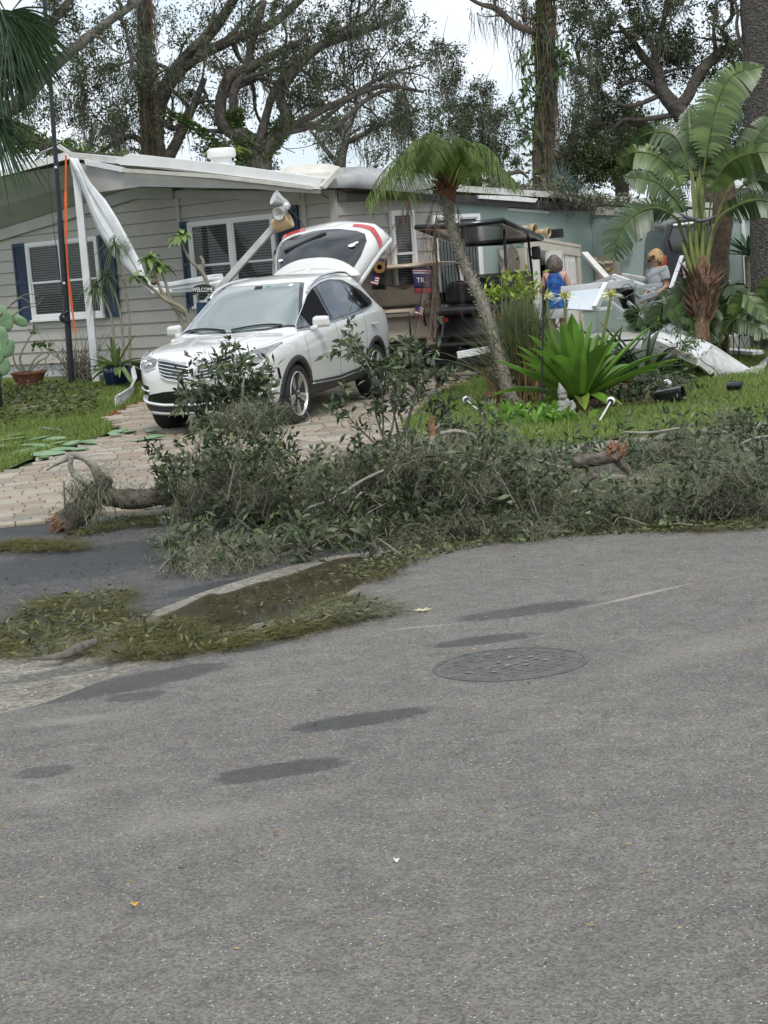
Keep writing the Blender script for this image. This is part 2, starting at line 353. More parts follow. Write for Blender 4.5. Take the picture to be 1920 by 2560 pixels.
# puddle lying in the gutter
m_water = bpy.data.materials.new('muddy_water'); m_water.use_nodes = True
_b = m_water.node_tree.nodes['Principled BSDF']; _b.inputs['Base Color'].default_value = (.055, .043, .022, 1); _b.inputs['Roughness'].default_value = .04; _b.inputs['Alpha'].default_value = .8
_n = m_water.node_tree.nodes.new('ShaderNodeTexNoise'); _n.inputs['Scale'].default_value = 25; _bu = m_water.node_tree.nodes.new('ShaderNodeBump'); _bu.inputs['Strength'].default_value = .04; _bu.inputs['Distance'].default_value = .01
m_water.node_tree.links.new(_n.outputs[0], _bu.inputs['Height']); m_water.node_tree.links.new(_bu.outputs[0], _b.inputs['Normal'])
pud = [(400, 1545), (450, 1525), (520, 1490), (560, 1488), (640, 1462), (700, 1448), (790, 1418), (860, 1398), (960, 1398), (1010, 1392), (1020, 1402), (950, 1432), (900, 1462), (862, 1488), (800, 1508), (740, 1545), (640, 1560), (600, 1580), (520, 1575), (470, 1590), (400, 1575)]
pp = [G(*q) for q in cr([(*q, 0) for q in pud] + [(*pud[0], 0)], 4)[:-1, :2]]
sheet('puddle', [(p.x, p.y) for p in pp], .0105, m_water, cuts=0)
# driveway
drive_poly = [(-5.4, 15.0 - .9), (-3.83, 17.66), (-3.67, 18.96), (-3.29, 20.34), (-3.1, 21.4), (-3.5, 23.0), (-3.24, 24.72), (-2.4, 26.6), (1.6, 27.6), (1.75, 26.6), (.74, 22.9), (.25, 19.68), (.35, 16.6), (1.25, 15.75), (-1.69, 14.54), (-3.3, 15.02 - .25)]
drive_poly = [(-5.6, 13.3), (-4.5, 16.0), (-3.83, 17.66), (-3.67, 18.96), (-3.29, 20.34), (-3.1, 21.4), (-3.5, 23.0), (-3.24, 24.72), (-2.4, 26.6), (1.6, 27.8), (1.75, 26.6), (.74, 22.9), (.25, 19.68), (.35, 16.8), (.75, 16.0)]
drive_poly += [tuple(uv2(u, 14.47)) for u in (6.4, 5, 3, 1, -.1)]
m_sand = M('paver_sand', (.10, .085, .065), .95, (.16, .14, .11), 30, .5, 80)
dr = sheet('driveway', drive_poly, .004, m_sand, cuts=0)
PCOL = [(.22, .18, .13), (.34, .30, .235), (.26, .195, .145), (.40, .36, .29), (.21, .195, .17), (.30, .235, .175), (.37, .335, .275), (.24, .175, .125)]
pv_args = dict(rough=.85, col2=(.86, .84, .8), scale=22, bump=.5, bscale=120, bdist=.004)
m_pav_o = M('concrete_paver', (1, 1, 1), rnd=['object'] + PCOL, **pv_args); m_pav_i = M('concrete_paver_far', (1, 1, 1), rnd=PCOL, **pv_args)
PA = R(12); pd = np.array([math.cos(PA), math.sin(PA)]); pe = np.array([-math.sin(PA), math.cos(PA)])
PWs = [.30, .20, .25]; PH = .16
def paver_mb(w, h):
    b = MB(); x, y = w / 2 - .006, h / 2 - .006; c = .011
    P = [(-x, -y, -.02), (x, -y, -.02), (x, y, -.02), (-x, y, -.02), (-x, -y, .010), (x, -y, .010), (x, y, .010), (-x, y, .010), (-x + c, -y + c, .017), (x - c, -y + c, .017), (x - c, y - c, .017), (-x + c, y - c, .017)]
    return b.add(P, [(0, 1, 5, 4), (1, 2, 6, 5), (2, 3, 7, 6), (3, 0, 4, 7), (4, 5, 9, 8), (5, 6, 10, 9), (6, 7, 11, 10), (7, 4, 8, 11), (8, 9, 10, 11)])
pav_me = [paver_mb(w, PH).mesh('paver') for w in PWs]
for m_ in pav_me: m_.materials.append(m_pav_o)
cells = []; row = 0
for j in range(0, 110):
    y0 = 12.5 + j * PH; x = -9 + (j % 3) * .11; row += 1
    while x < 9:
        k = random.choice((0, 0, 1, 2)); w = PWs[k]
        c = pd * (x + w / 2) + pe * y0; x += w
        if inside(c, drive_poly): cells.append((c[0], c[1], k))
def frame_px(p):
    d = np.array([p[0], p[1], p[2] - CAMH]); f = np.array(_f); dep = d @ f
    return 960 + FPX * (d @ np.array(_r2)) / dep, 1280 - FPX * (d @ np.array(_u2)) / dep
def visible(c):
    x, y = frame_px((c[0], c[1], float(gz(c[0], c[1])))); return -20 < x < 1940 and y < 1330 and not (420 < x < 1000 and y > 1190)
cells.sort(key=lambda c: (not visible(c), c[1]))
_tilt = lambda c: math.atan((float(gz(c[0], c[1] + .3)) - float(gz(c[0], c[1] - .3))) / .6)
stuff = MB()
for i, c in enumerate(cells):
    z = float(gz(c[0], c[1])) + .006 + random.uniform(0, .006)
    rot = Euler((_tilt(c) + random.uniform(-.012, .012), random.uniform(-.015, .015), PA + random.uniform(-.012, .012)))
    if i < 298:
        o = bpy.data.objects.new('paver', pav_me[c[2]]); COL.objects.link(o); o.parent = dr; o.location = (c[0], c[1], z); o.rotation_euler = rot
    else:
        mt = Matrix.LocRotScale(Vector((c[0], c[1], z)), rot, None)
        k = pav_me[c[2]]; stuff.add([mt @ v.co for v in k.vertices], [tuple(p.vertices) for p in k.polygons])
stuff.build('pavers', m_pav_i, dr, kind='stuff')
# lawns
def lawn_off(x, y):
    v = SN[0] * np.asarray(x) + SN[1] * np.asarray(y)
    return gz(x, y) + np.interp(v, [14.6, 17, 20], [.07, .06, .02])
m_turf = M('turf_soil', (.045, .075, .018), .95, (.085, .12, .03), 7, .6, 40)
lawnR = [tuple(uv2(u, 14.62)) for u in (6.6, 8, 9, 11, 13, 16)] + [(8.5, 26), (2.2, 27.3), (1.85, 26.5), (.76, 22.9), (.27, 19.68), (.37, 16.9)]
lawnL = [(-3.95, 17.66), (-3.8, 18.96), (-3.42, 20.34), (-3.2, 21.4), (-3.6, 23.0), (-3.34, 24.8), (-2.9, 26.4), (-6, 29.5), (-12, 30), (-12, 15.5), (-4.65, 16.0)]
lr = sheet('lawn', lawnR, 0, m_turf, fz=lambda x, y: float(lawn_off(x, y)), cuts=.7)
ll = sheet('lawn', lawnL, .006, m_turf, cuts=0)
# kerb along the right lawn, cast in lengths
m_kerb = M('kerb_concrete', (.15, .14, .115), .9, (.26, .24, .205), 9, .5, 60)
kb = bpy.data.objects.new('kerb', None); COL.objects.link(kb); kb['kind'] = 'structure'
u = 6.25
while u < 16:
    b = MB(); w = 1.49
    prof = [(14.44, -.02), (14.46, .05), (14.52, .075), (14.66, .075), (14.66, -.05)]
    P = [[Vector((*uv2(uu, v), float(gz(*uv2(uu, 14.5))) + z)) for v, z in prof] for uu in (u, u + w)]
    b.add(P[0] + P[1], [(0, 1, 6, 5), (1, 2, 7, 6), (2, 3, 8, 7), (3, 4, 9, 8), (0, 4, 3, 2, 1), (5, 6, 7, 8, 9)])
    b.build('kerb_stone', m_kerb, kb); u += 1.5
BEDPX = ((1215, 985), (1330, 960), (1480, 960), (1640, 965), (1700, 985), (1660, 1012), (1560, 1036), (1470, 1054), (1380, 1058), (1270, 1045), (1205, 1015))
BEDW = [tuple(G(*q))[:2] for q in BEDPX]
def grass(poly, n, fz, hlo, hhi, name, label, cols):
    P = scatter(poly, n); P = np.array([q for q in P if not inside(q, BEDW)]); n = len(P); z = fz(P[:, 0], P[:, 1]); pos = np.column_stack([P, z])
    h = rng.uniform(hlo, hhi, n) * (0.6 + .8 * (np.sin(P[:, 0] * 3.1) * np.cos(P[:, 1] * 2.3) * .5 + .5)); t = np.array([0, .55, 1.])
    lean = rng.normal(size=(n, 2)) * .45
    cen = np.repeat(pos[:, None, :], 3, 1); cen[:, :, 2] += t[None, :] * h[:, None] * .9
    cen[:, :, :2] += lean[:, None, :] * (t[None, :, None] ** 1.6) * h[:, None, None]
    a = rng.uniform(0, math.pi, n); s = np.column_stack([np.cos(a), np.sin(a), 0 * a])
    side = s[:, None, :] * np.array([1, .8, .1])[None, :, None] * .0048
    o = strips(name, cen, side, M('grass_' + cols[0], (.8, .8, .8), .7, (1, 1, 1), 2, trans=.3, rnd=cols[1]), kind='stuff'); return tag(o, label, 'grass', kind='stuff')
GC = [(.09, .16, .025), (.17, .27, .045), (.23, .34, .06), (.29, .35, .10), (.14, .21, .04), (.33, .30, .13)]
front = [p for p in lawnR]
grass(lawnR, 70000, lawn_off, .04, .09, 'grass', 'short green turf around the flower bed right of the driveway', ('a', GC))
lawnLv = [(-3.95, 17.66), (-3.8, 18.96), (-3.42, 20.34), (-3.2, 21.4), (-3.6, 23.0), (-3.34, 24.8), (-2.9, 26.4), (-6, 29.5), (-7.2, 29.5), (-5.4, 17.0)]
grass(lawnLv, 60000, lambda x, y: gz(x, y) + .006, .04, .10, 'grass', 'short green turf before the shuttered house wall', ('b', GC))
# manhole cover
mc = G(1277, 1665)
m_iron = M('worn_iron', (.075, .072, .068), .75, (.125, .12, .113), 14, .5, 60, lo=.3, hi=.7)
mh = thing('manhole_cover', 'round dark iron manhole cover set in the light road', 'manhole cover', (mc.x, mc.y, float(gz(mc.x, mc.y)) + .008), rot=(math.atan(-.0232 * SN[1]), math.atan(.0232 * SN[0]), 0))
MB().lathe([(.345, -.03), (.345, .004), (.325, .004), (.322, -.03)], 48).build('frame_ring', m_iron, mh, local=True, auto=40)
MB().lathe([(.31, -.03), (.312, .001), (.306, .0045), (.001, .0055)], 48).build('lid', m_iron, mh, local=True, auto=40)
b = MB()
for i in range(-8, 9):
    for j in range(-8, 9):
        if math.hypot(i, j) < 8.2 and (i + j) % 2 == 0 and not (abs(j) < 2 and abs(i) < 6): b.box((i * .034, j * .034, .007), (.026, .018, .005), Matrix.Rotation(R(45 if i % 2 else -45), 3, 'Z'), taper=.8)
b.build('tread_pattern', m_iron, mh, local=True, kind='stuff')
m_pale = M('dried_paint', (.16, .158, .15), .9, (.28, .277, .265), 30)
b = MB()
for k in range(22):
    x = random.gauss(-.03, .09); y = random.gauss(0, .09)
    if math.hypot(x, y) < .28:
        b.prism([(x + math.cos(a) * random.uniform(.005, .022), y + math.sin(a) * random.uniform(.004, .012)) for a in np.linspace(0, 6.28, 7)[:-1]], .002, Matrix.Translation((0, 0, .0095)))
b.build('pale_scuffs', m_pale, mh, local=True, kind='stuff')
# ================================================================ HOUSE
HC = np.array([-.375, 26.485, 0.]); _c40, _s40 = math.cos(R(40)), math.sin(R(40))
HA = np.array([-_c40, _s40, 0.]); HB = np.array([_s40, _c40, 0.])
def HP(s, t, z): return Vector(HC + HA * s + HB * t + np.array([0, 0, z]))
def _on(px, py, p0, n): r = ray(px, py); k = ((p0 - CAM0) @ n) / (r @ n); return Vector(CAM0 + r * k)
def PL(px, py, off=0.): return _on(px, py, HC + HB * off, HB)      # gable wall plane, off = -t towards the viewer
def PR(px, py, off=0.): return _on(px, py, HC + HA * off, HA)      # long side wall plane
def plateL(b, pts, t, th):
    P = [PL(x, y, t) for x, y in pts]; d = Vector(HB) * th; n = len(P)
    b.add(P + [p + d for p in P], [tuple(range(n)), tuple(range(2 * n - 1, n - 1, -1))] + [(i, (i + 1) % n, n + (i + 1) % n, n + i) for i in range(n)]); return b
def plateR(b, pts, t, th):
    P = [PR(x, y, t) for x, y in pts]; d = Vector(HA) * th; n = len(P)
    b.add(P + [p + d for p in P], [tuple(range(n)), tuple(range(2 * n - 1, n - 1, -1))] + [(i, (i + 1) % n, n + (i + 1) % n, n + i) for i in range(n)]); return b
m_side = M('grey_siding', (.41, .385, .342), .6, (.455, .43, .385), 1.5, .15, 90)
m_sideend = M('grey_siding_side', (.40, .382, .345), .6, (.45, .43, .392), 1.5, .15, 90)
m_white = M('white_paint', (.76, .76, .75), .45, (.83, .83, .82), 3, .1, 40)
m_trim = M('grey_trim', (.40, .395, .375), .55, (.47, .46, .44), 3)
m_soff = M('soffit_panel', (.40, .385, .36), .6, (.46, .45, .43), 2.5)
m_alu = M('white_aluminium', (.66, .67, .68), .38, (.76, .77, .78), 5, .12, 22, spec=.5)
m_alud = M('dirty_aluminium', (.42, .42, .40), .5, (.55, .55, .53), 7, .2, 20)
m_cream = M('cream_metal', (.52, .50, .44), .5, (.62, .60, .54), 6)
m_navy = M('navy_shutter', (.008, .028, .062), .5, (.012, .038, .08), 5)
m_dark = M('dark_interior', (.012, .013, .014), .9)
m_brown = M('brown_flashing', (.022, .018, .016), .6, (.04, .033, .03), 8)
m_green = M('pale_green_wall', (.30, .39, .355), .75, (.37, .45, .415), 1.6, .25, 60)
m_blind = M('blind_slats', (.36, .40, .38), .6)
m_glass = bpy.data.materials.new('window_glass'); m_glass.use_nodes = True
_b = m_glass.node_tree.nodes['Principled BSDF']; _b.inputs['Base Color'].default_value = (.02, .025, .025, 1); _b.inputs['Roughness'].default_value = .03; _b.inputs['Alpha'].default_value = .34
_b.inputs['Specular IOR Level'].default_value = .8
m_screen = M('insect_screen', (.03, .032, .034), .35, spec=.4)
house = thing('house', 'grey lap-sided house with navy shutters and torn white roof edge', 'house', tuple(HP(0, 0, .25)))
ZB = .45
def zr(s): return 3.24 - (.093 * (4.2 - s) if s < 4.2 else .12 * (s - 4.2))
def srange(z, s0, s1):                      # part of [s0,s1] under the roof line at height z
    lo, hi = s0, s1
    if z > zr(lo): lo = 4.2 - (3.24 - z) / .093
    if z > zr(hi): hi = 4.2 + (3.24 - z) / .12
    return (lo, hi) if hi > lo else None
b = MB(); b.add([HP(.02, .12, ZB), HP(9.2, .12, ZB), HP(9.2, .12, zr(9.2)), HP(4.2, .12, 3.24), HP(.02, .12, zr(0)), HP(.02, .3, ZB), HP(9.2, .3, ZB), HP(9.2, .3, zr(9.2)), HP(4.2, .3, 3.24), HP(.02, .3, zr(0))],
                [(0, 1, 2, 3, 4), (9, 8, 7, 6, 5), (0, 5, 6, 1), (0, 4, 9, 5), (1, 6, 7, 2)]); wall = b.build('wall', m_side, house)
z = ZB; BH = .203
while z < 3.2:
    q0 = srange(z, 0, 9.2); q1 = srange(min(z + BH, 3.235), 0, 9.2)
    if q0 and q1:
        for (lo, hi) in ((0, 3.27), (3.3, 9.2)):
            a0, a1 = max(q0[0], lo), min(q0[1], hi); c0, c1 = max(q1[0], lo), min(q1[1], hi)
            if a1 - a0 < .2: continue
            if c1 <= c0: c0 = c1 = (a0 + a1) / 2
            zt = min(z + BH - .006, 3.235); e = .02 + random.uniform(-.002, .002)
            MB().hexa([HP(a0, -e, z), HP(a1, -e, z), HP(a1, .11, z), HP(a0, .11, z), HP(c0, .002, zt), HP(c1, .002, zt), HP(c1, .11, zt), HP(c0, .11, zt)]).build('siding_board', m_side, wall)
    z += BH
# long side wall: lap siding up to the painted part, then pale green boards of the carport
TG = 3.0
ze = lambda t: 2.9 - .066 * t
b = MB(); b.hexa([HP(.1, .02, ZB), HP(.1, 12.5, ZB), HP(.3, 12.5, ZB), HP(.3, .02, ZB), HP(.1, .02, ze(0)), HP(.1, 12.5, ze(12.5)), HP(.3, 12.5, ze(12.5)), HP(.3, .02, ze(0))]); swall = b.build('wall', m_sideend, house)
z = ZB
while z < 2.85:
    zt = min(z + BH - .006, ze(TG) - .01)
    if zt > z: MB().hexa([HP(-.02, .03, z), HP(-.02, TG, z), HP(.09, TG, z), HP(.09, .03, z), HP(-.002, .03, zt), HP(-.002, TG, zt), HP(.09, TG, zt), HP(.09, .03, zt)]).build('siding_board', m_sideend, swall)
    z += BH
b = MB(); b.hexa([HP(-.012, TG + .01, .15), HP(-.012, 6.95, .15), HP(.095, 6.95, .15), HP(.095, TG + .01, .15), HP(-.012, TG + .01, ze(TG) - .02), HP(-.012, 6.95, ze(7) - .02), HP(.095, 6.95, ze(7) - .02), HP(.095, TG + .01, ze(TG) - .02)]); b.build('painted_wall', m_green, house)
IC = 6.92                                   # inner corner of the carport
def BK(s, t, z): return HP(-s, t, z)
zb_ = lambda s: 2.44 - .10 * s
b = MB(); b.hexa([BK(.02, IC, .15), BK(4.6, IC, .15), BK(4.6, IC + .15, .15), BK(.02, IC + .15, .15), BK(.02, IC, zb_(0)), BK(4.6, IC, zb_(4.6)), BK(4.6, IC + .15, zb_(4.6)), BK(.02, IC + .15, zb_(0))]); b.build('painted_wall', m_green, house)
b = MB(); b.hexa([BK(.03, IC - .03, zb_(0) - .13), BK(4.6, IC - .03, zb_(4.6) - .13), BK(4.6, IC - .003, zb_(4.6) - .13), BK(.03, IC - .003, zb_(0) - .13), BK(.03, IC - .03, zb_(0) - .02), BK(4.6, IC - .03, zb_(4.6) - .02), BK(4.6, IC - .003, zb_(4.6) - .02), BK(.03, IC - .003, zb_(0) - .02)]); b.build('cornice', m_cream, house)
for s_, w_ in ((1.93, .10), (3.0, .05)):
    b = MB(); b.box((0, 0, 0), (1, 1, 1)); v = b.v; b.v = []; b.f = []
    MB().hexa([BK(s_, IC - .04, .15), BK(s_ + w_, IC - .04, .15), BK(s_ + w_, IC - .003, .15), BK(s_, IC - .003, .15), BK(s_, IC - .04, zb_(s_) - .14), BK(s_ + w_, IC - .04, zb_(s_) - .14), BK(s_ + w_, IC - .003, zb_(s_) - .14), BK(s_, IC - .003, zb_(s_) - .14)]).build('wall_batten', m_white, house)
# skirting blocks under both walls
m_block = M('skirting_block', (.40, .40, .39), .9, (.52, .52, .51), 12, .6, 50)
sk = MB().hexa([HP(.06, .06, -.1), HP(9.2, .06, -.1), HP(9.2, .2, -.1), HP(.06, .2, -.1), HP(.06, .06, ZB - .01), HP(9.2, .06, ZB - .01), HP(9.2, .2, ZB - .01), HP(.06, .2, ZB - .01)]).build('skirting', m_block, house)
for j in range(2):
    for i in range(22):
        s0 = .1 + i * .41 + (j % 2) * .2; z0 = .22 + j * .115; e = random.uniform(0, .006)
        MB().hexa([HP(s0, .03 - e, z0), HP(s0 + .395, .03 - e, z0), HP(s0 + .395, .058, z0), HP(s0, .058, z0), HP(s0, .03 - e, z0 + .105), HP(s0 + .395, .03 - e, z0 + .105), HP(s0 + .395, .058, z0 + .105), HP(s0, .058, z0 + .105)]).build('block', m_block, sk)
MB().hexa([HP(.055, .02, -.1), HP(.055, TG, -.1), HP(.09, TG, -.1), HP(.09, .02, -.1), HP(.055, .02, ZB - .01), HP(.055, TG, ZB - .01), HP(.09, TG, ZB - .01), HP(.09, .02, ZB - .01)]).build('skirting', m_block, house)
# corner trims
MB().hexa([HP(-.035, -.035, ZB), HP(.08, -.035, ZB), HP(.08, .02, ZB), HP(-.035, .02, ZB), HP(-.035, -.035, 2.86), HP(.08, -.035, 2.86), HP(.08, .02, 2.86), HP(-.035, .02, 2.86)]).build('corner_trim', m_sideend, house)
MB().hexa([HP(3.26, -.035, 2.62), HP(3.34, -.035, 2.62), HP(3.34, .0, 2.62), HP(3.26, .0, 2.62), HP(3.26, -.035, 3.13), HP(3.34, -.035, 3.13), HP(3.34, 0, 3.13), HP(3.26, 0, 3.13)]).build('corner_trim', m_trim, house)
MB().hexa([HP(.56, -.035, ZB), HP(.66, -.035, ZB), HP(.66, .0, ZB), HP(.56, .0, ZB), HP(.56, -.035, 2.87), HP(.66, -.035, 2.88), HP(.66, 0, 2.88), HP(.56, 0, 2.87)]).build('corner_trim', m_side, house)
for s0, s1 in ((.66, 3.25),): MB().hexa([HP(s0, -.05, zr(s0) - .15), HP(s1, -.05, zr(s1) - .15), HP(s1, -.0, zr(s1) - .15), HP(s0, -.0, zr(s0) - .15), HP(s0, -.05, zr(s0) - .02), HP(s1, -.05, zr(s1) - .02), HP(s1, 0, zr(s1) - .02), HP(s0, 0, zr(s0) - .02)]).build('frieze_board', m_trim, house)
for s0, s1 in ((3.35, 4.2), (4.2, 9.2)): MB().hexa([HP(s0, -.07, zr(s0) - .16), HP(s1, -.07, zr(s1) - .16), HP(s1, -.0, zr(s1) - .16), HP(s0, -.0, zr(s0) - .16), HP(s0, -.07, zr(s0) + .02), HP(s1, -.07, zr(s1) + .02), HP(s1, 0, zr(s1) + .02), HP(s0, 0, zr(s0) + .02)]).build('frieze_board', m_soff, house)
# ---- windows
def window(fn, a0, a1, z0, z1, units, rail=.52, slats=True, label=None):
    """fn(a, out, z) -> world; out positive = towards the viewer"""
    w = MB()
    def bx(m, x0, x1, y0, y1, d0, d1): m.hexa([fn(x0, d1, y0), fn(x1, d1, y0), fn(x1, d0, y0), fn(x0, d0, y0), fn(x0, d1, y1), fn(x1, d1, y1), fn(x1, d0, y1), fn(x0, d0, y1)])
    e = .055
    bx(w, a0, a1, z0, z0 + e, .0, .06); bx(w, a0, a1, z1 - e, z1, .0, .06); bx(w, a0, a0 + e, z0 + e, z1 - e, .0, .06); bx(w, a1 - e, a1, z0 + e, z1 - e, .0, .06)
    n = units; ww = (a1 - a0 - 2 * e) / n
    for i in range(1, n): bx(w, a0 + e + ww * i - .04, a0 + e + ww * i + .04, z0 + e, z1 - e, .0, .055)
    o = w.build('window', m_white, house)
    s = MB(); bx(s, a0 - .03, a1 + .03, z0 - .035, z0 - .001, .02, .085); s.build('sill', m_white, o)
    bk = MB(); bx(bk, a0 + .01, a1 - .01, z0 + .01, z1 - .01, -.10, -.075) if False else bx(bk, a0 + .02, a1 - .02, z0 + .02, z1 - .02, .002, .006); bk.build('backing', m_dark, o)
    zm = z0 + (z1 - z0) * (1 - rail)
    for i in range(n):
        x0 = a0 + e + ww * i + (.04 if i else 0); x1 = a0 + e + ww * (i + 1) - (.04 if i < n - 1 else 0)
        f = MB(); g = .035
        for (y0, y1, d) in ((zm - .02, z1 - e, .0), (z0 + e, zm + .012, -.012)):
            bx(f, x0, x1, y0, y0 + g, .02 + d, .047 + d); bx(f, x0, x1, y1 - g * .7, y1, .02 + d, .047 + d); bx(f, x0, x0 + g, y0 + g, y1 - g * .7, .02 + d, .047 + d); bx(f, x1 - g, x1, y0 + g, y1 - g * .7, .02 + d, .047 + d)
            p = MB(); bx(p, x0 + g, x1 - g, y0 + g, y1 - g * .7, .028 + d, .033 + d); p.build('pane', m_glass, o)
        f.build('sash', m_white, o)
        sc = MB(); bx(sc, x0 + .03, x1 - .03, z0 + e + .02, zm - .005, .036 - .01, .04 - .01)
        if slats:
            bl = MB(); y = z0 + e + .03
            while y < z1 - e - .02: bx(bl, x0 + .03, x1 - .03, y, y + .026, .008, .014); y += .042
            bl.build('blind', m_blind, o)
    return o
fL = lambda a, d, z: HP(a, -.022 - d, z)
fR = lambda a, d, z: HP(-.022 - d, a, z)
window(fL, 5.25, 7.11, 1.22, 2.55, 2); window(fL, 1.2, 3.07, 1.28, 2.61, 2)
t0 = (PR(968, 535) - HP(0, 0, 0)).dot(Vector(HB)); t1 = (PR(1026, 535) - HP(0, 0, 0)).dot(Vector(HB)); window(fR, t0, t1, 1.25, 2.52, 1)
tD0 = (PR(1075, 560) - HP(0, 0, 0)).dot(Vector(HB)); tD1 = (PR(1192, 560) - HP(0, 0, 0)).dot(Vector(HB))
sd = window(fR, tD0, tD1, .35, 2.42, 2, rail=1.2, slats=False); sd.name = 'sliding_door'
bl = MB(); x = tD0 + .1
while x < tD1 - .12: bl.hexa([fR(x, .016, .45), fR(x + .07, .008, .45), fR(x + .07, .012, .45), fR(x, .02, .45), fR(x, .016, 2.3), fR(x + .07, .008, 2.3), fR(x + .07, .012, 2.3), fR(x, .02, 2.3)]); x += .085
bl.build('vertical_blind', M('pale_blind', (.5, .56, .53), .6), sd)
def shutter(a0, a1, z0, z1):
    w = MB()
    def bx(m, x0, x1, y0, y1, d0, d1): m.hexa([fL(x0, d1, y0), fL(x1, d1, y0), fL(x1, d0, y0), fL(x0, d0, y0), fL(x0, d1, y1), fL(x1, d1, y1), fL(x1, d0, y1), fL(x0, d0, y1)])
    bx(w, a0, a1, z0, z1, .0, .012); e = .045; zm = (z0 + z1) / 2
    for q in ((a0, a0 + e, z0, z1), (a1 - e, a1, z0, z1), (a0 + e, a1 - e, z0, z0 + e * 1.4), (a0 + e, a1 - e, z1 - e * 1.4, z1), (a0 + e, a1 - e, zm - e * .7, zm + e * .7)): bx(w, *q, .013, .034)
    y = z0 + e * 1.4 + .01
    while y < z1 - e * 1.4 - .03:
        if abs(y + .015 - zm) > e * .7 + .02: w.hexa([fL(a0 + e, .030, y), fL(a1 - e, .030, y), fL(a1 - e, .013, y), fL(a0 + e, .013, y), fL(a0 + e, .016, y + .03), fL(a1 - e, .016, y + .03), fL(a1 - e, .013, y + .03), fL(a0 + e, .013, y + .03)])
        y += .036
    w.build('shutter', m_navy, house)
for q in ((7.13, 7.49, 1.2, 2.56), (4.88, 5.23, 1.2, 2.56), (3.09, 3.27, 1.26, 2.63), (.72, 1.17, 1.26, 2.70)): shutter(*q)
# ---- roof
roof = MB(); zri = 3.90
RA = lambda s, t: (2.95 + (s + .62) / (4.69 + .62) * (.93)) - max(t, 0) * (.05 + .06 * (s + .62) / 5.31)
def rz(s, t): return RA(s, t) if s <= 4.69 else RA(4.69, t) - .085 * (s - 4.69)
P = [[HP(s, t, rz(s, t) + dz) for s in (-.14, 1.5, 3.2, 4.69, 7, 10)] for t, dz in ((-1.02, 0), (2, 0), (6, 0), (12.5, 0))]
P2 = [[q - Vector((0, 0, .10)) for q in r] for r in P]
roof.grid(P); roof.grid(P2)
for r in (0, 3): roof.add(P[r] + P2[r], [(i, i + 1, i + 7, i + 6) for i in range(5)])
for c in (0, 5): roof.add([r[c] for r in P] + [r[c] for r in P2], [(i, i + 1, i + 5, i + 4) for i in range(3)])
rf = roof.build('roof', M('white_roof', (.50, .49, .46), .6, (.62, .61, .58), 4, .2, 12), house)
so = MB(); ss = (0, 1.4, 2.8, 4.2, 6, 9.2)
so.grid([[HP(s, -.0, zr(s) + .005) for s in ss], [HP(s - .0, -.55, zr(s) * .55 + (rz(s, -1) - .12) * .45) for s in ss], [HP(s, -1.0, rz(s, -1) - .115) for s in ss]])
so.build('soffit', m_soff, house)
plateL(MB(), [(-80, 449), (166, 386), (168, 398), (-80, 462)], -1.06, .04).build('fascia', m_white, house)
plateL(MB(), [(210, 398), (309, 419), (303, 430), (213, 412)], -1.07, .04).build('fascia', m_alu, house)
plateL(MB(), [(304, 421), (540, 437), (778, 466), (778, 474), (540, 446), (304, 430)], -1.10, .05).build('gutter_lip', m_cream, house)
plateL(MB(), [(285, 403), (322, 384), (560, 410), (804, 445), (801, 473), (779, 472), (777, 464), (540, 434), (420, 420), (300, 412)], -1.05, .05).build('fascia', m_white, house)
b = MB(); plateL(b, [(172, 398), (212, 412), (309, 431), (540, 448), (778, 476), (800, 474), (800, 484), (700, 478), (640, 472), (355, 466), (250, 480), (180, 440)], -1.0, .02)
b.build('fascia_backing', m_soff, house)
b = MB(); b.grid([[PL(*q, o) for q, o in (((78, 408), -.9), ((105, 378), -.8), ((140, 366), -.75), ((170, 384), -.95))], [PL(*q, o) for q, o in (((84, 412), -.2), ((115, 376), -.1), ((150, 360), -.1), ((186, 384), -.2))]]); b.build('curled_sheet', m_alud, house, smooth=True, thick=.01)
b = MB()                                   # peeled roof sheet above the side eave
b.grid([[PR(*q, o) for q, o in (((806, 470), -.75), ((880, 470), -.6), ((990, 478), -.6), ((1080, 486), -.6))], [PR(*q, o) for q, o in (((826, 448), -.7), ((900, 440), -.5), ((1000, 446), -.4), ((1085, 458), -.4))], [PR(*q, o) for q, o in (((845, 421), -.5), ((900, 418), -.2), ((1000, 430), 0), ((1090, 440), 0))]])
b.build('peeled_sheet', M('grey_sheet', (.30, .30, .29), .45, (.38, .38, .37), 5, .2, 9), house, smooth=True, thick=.012)
plateR(MB(), [(803, 466), (842, 424), (850, 428), (815, 472)], -.78, .05).build('sheet_lip', m_cream, house)
plateR(MB(), [(855, 472), (1080, 482), (1250, 494), (1400, 506), (1565, 520), (1565, 531), (1400, 524), (1240, 513), (1080, 500), (870, 482)], -.16, .05).build('eave_flashing', m_brown, house)
plateR(MB(), [(1200, 488), (1290, 490), (1345, 497), (1338, 506), (1240, 499), (1200, 496)], -.2, .3).build('loose_panel', m_white, house)
plateR(MB(), [(1272, 520), (1376, 528), (1376, 534), (1272, 526)], -.04, .03).build('wall_rail', m_white, house)
# roof vents
c = PL(556, 410, 1.0); MB().lathe([(.16, -.12), (.16, .10), (.22, .10), (.235, .13), (.235, .22), (.20, .25), (.01, .255)], 24, Matrix.Translation(c)).build('roof_vent', m_white, house, auto=40)
c = PL(770, 438, 1.2); MB().lathe([(.62, -.10), (.62, .0), (.58, .03), (.5, .10), (.3, .155), (.01, .17)], 32, Matrix.Translation(c) @ Matrix.Diagonal((1, .8, 1, 1))).build('roof_dome', m_cream, house, auto=40)
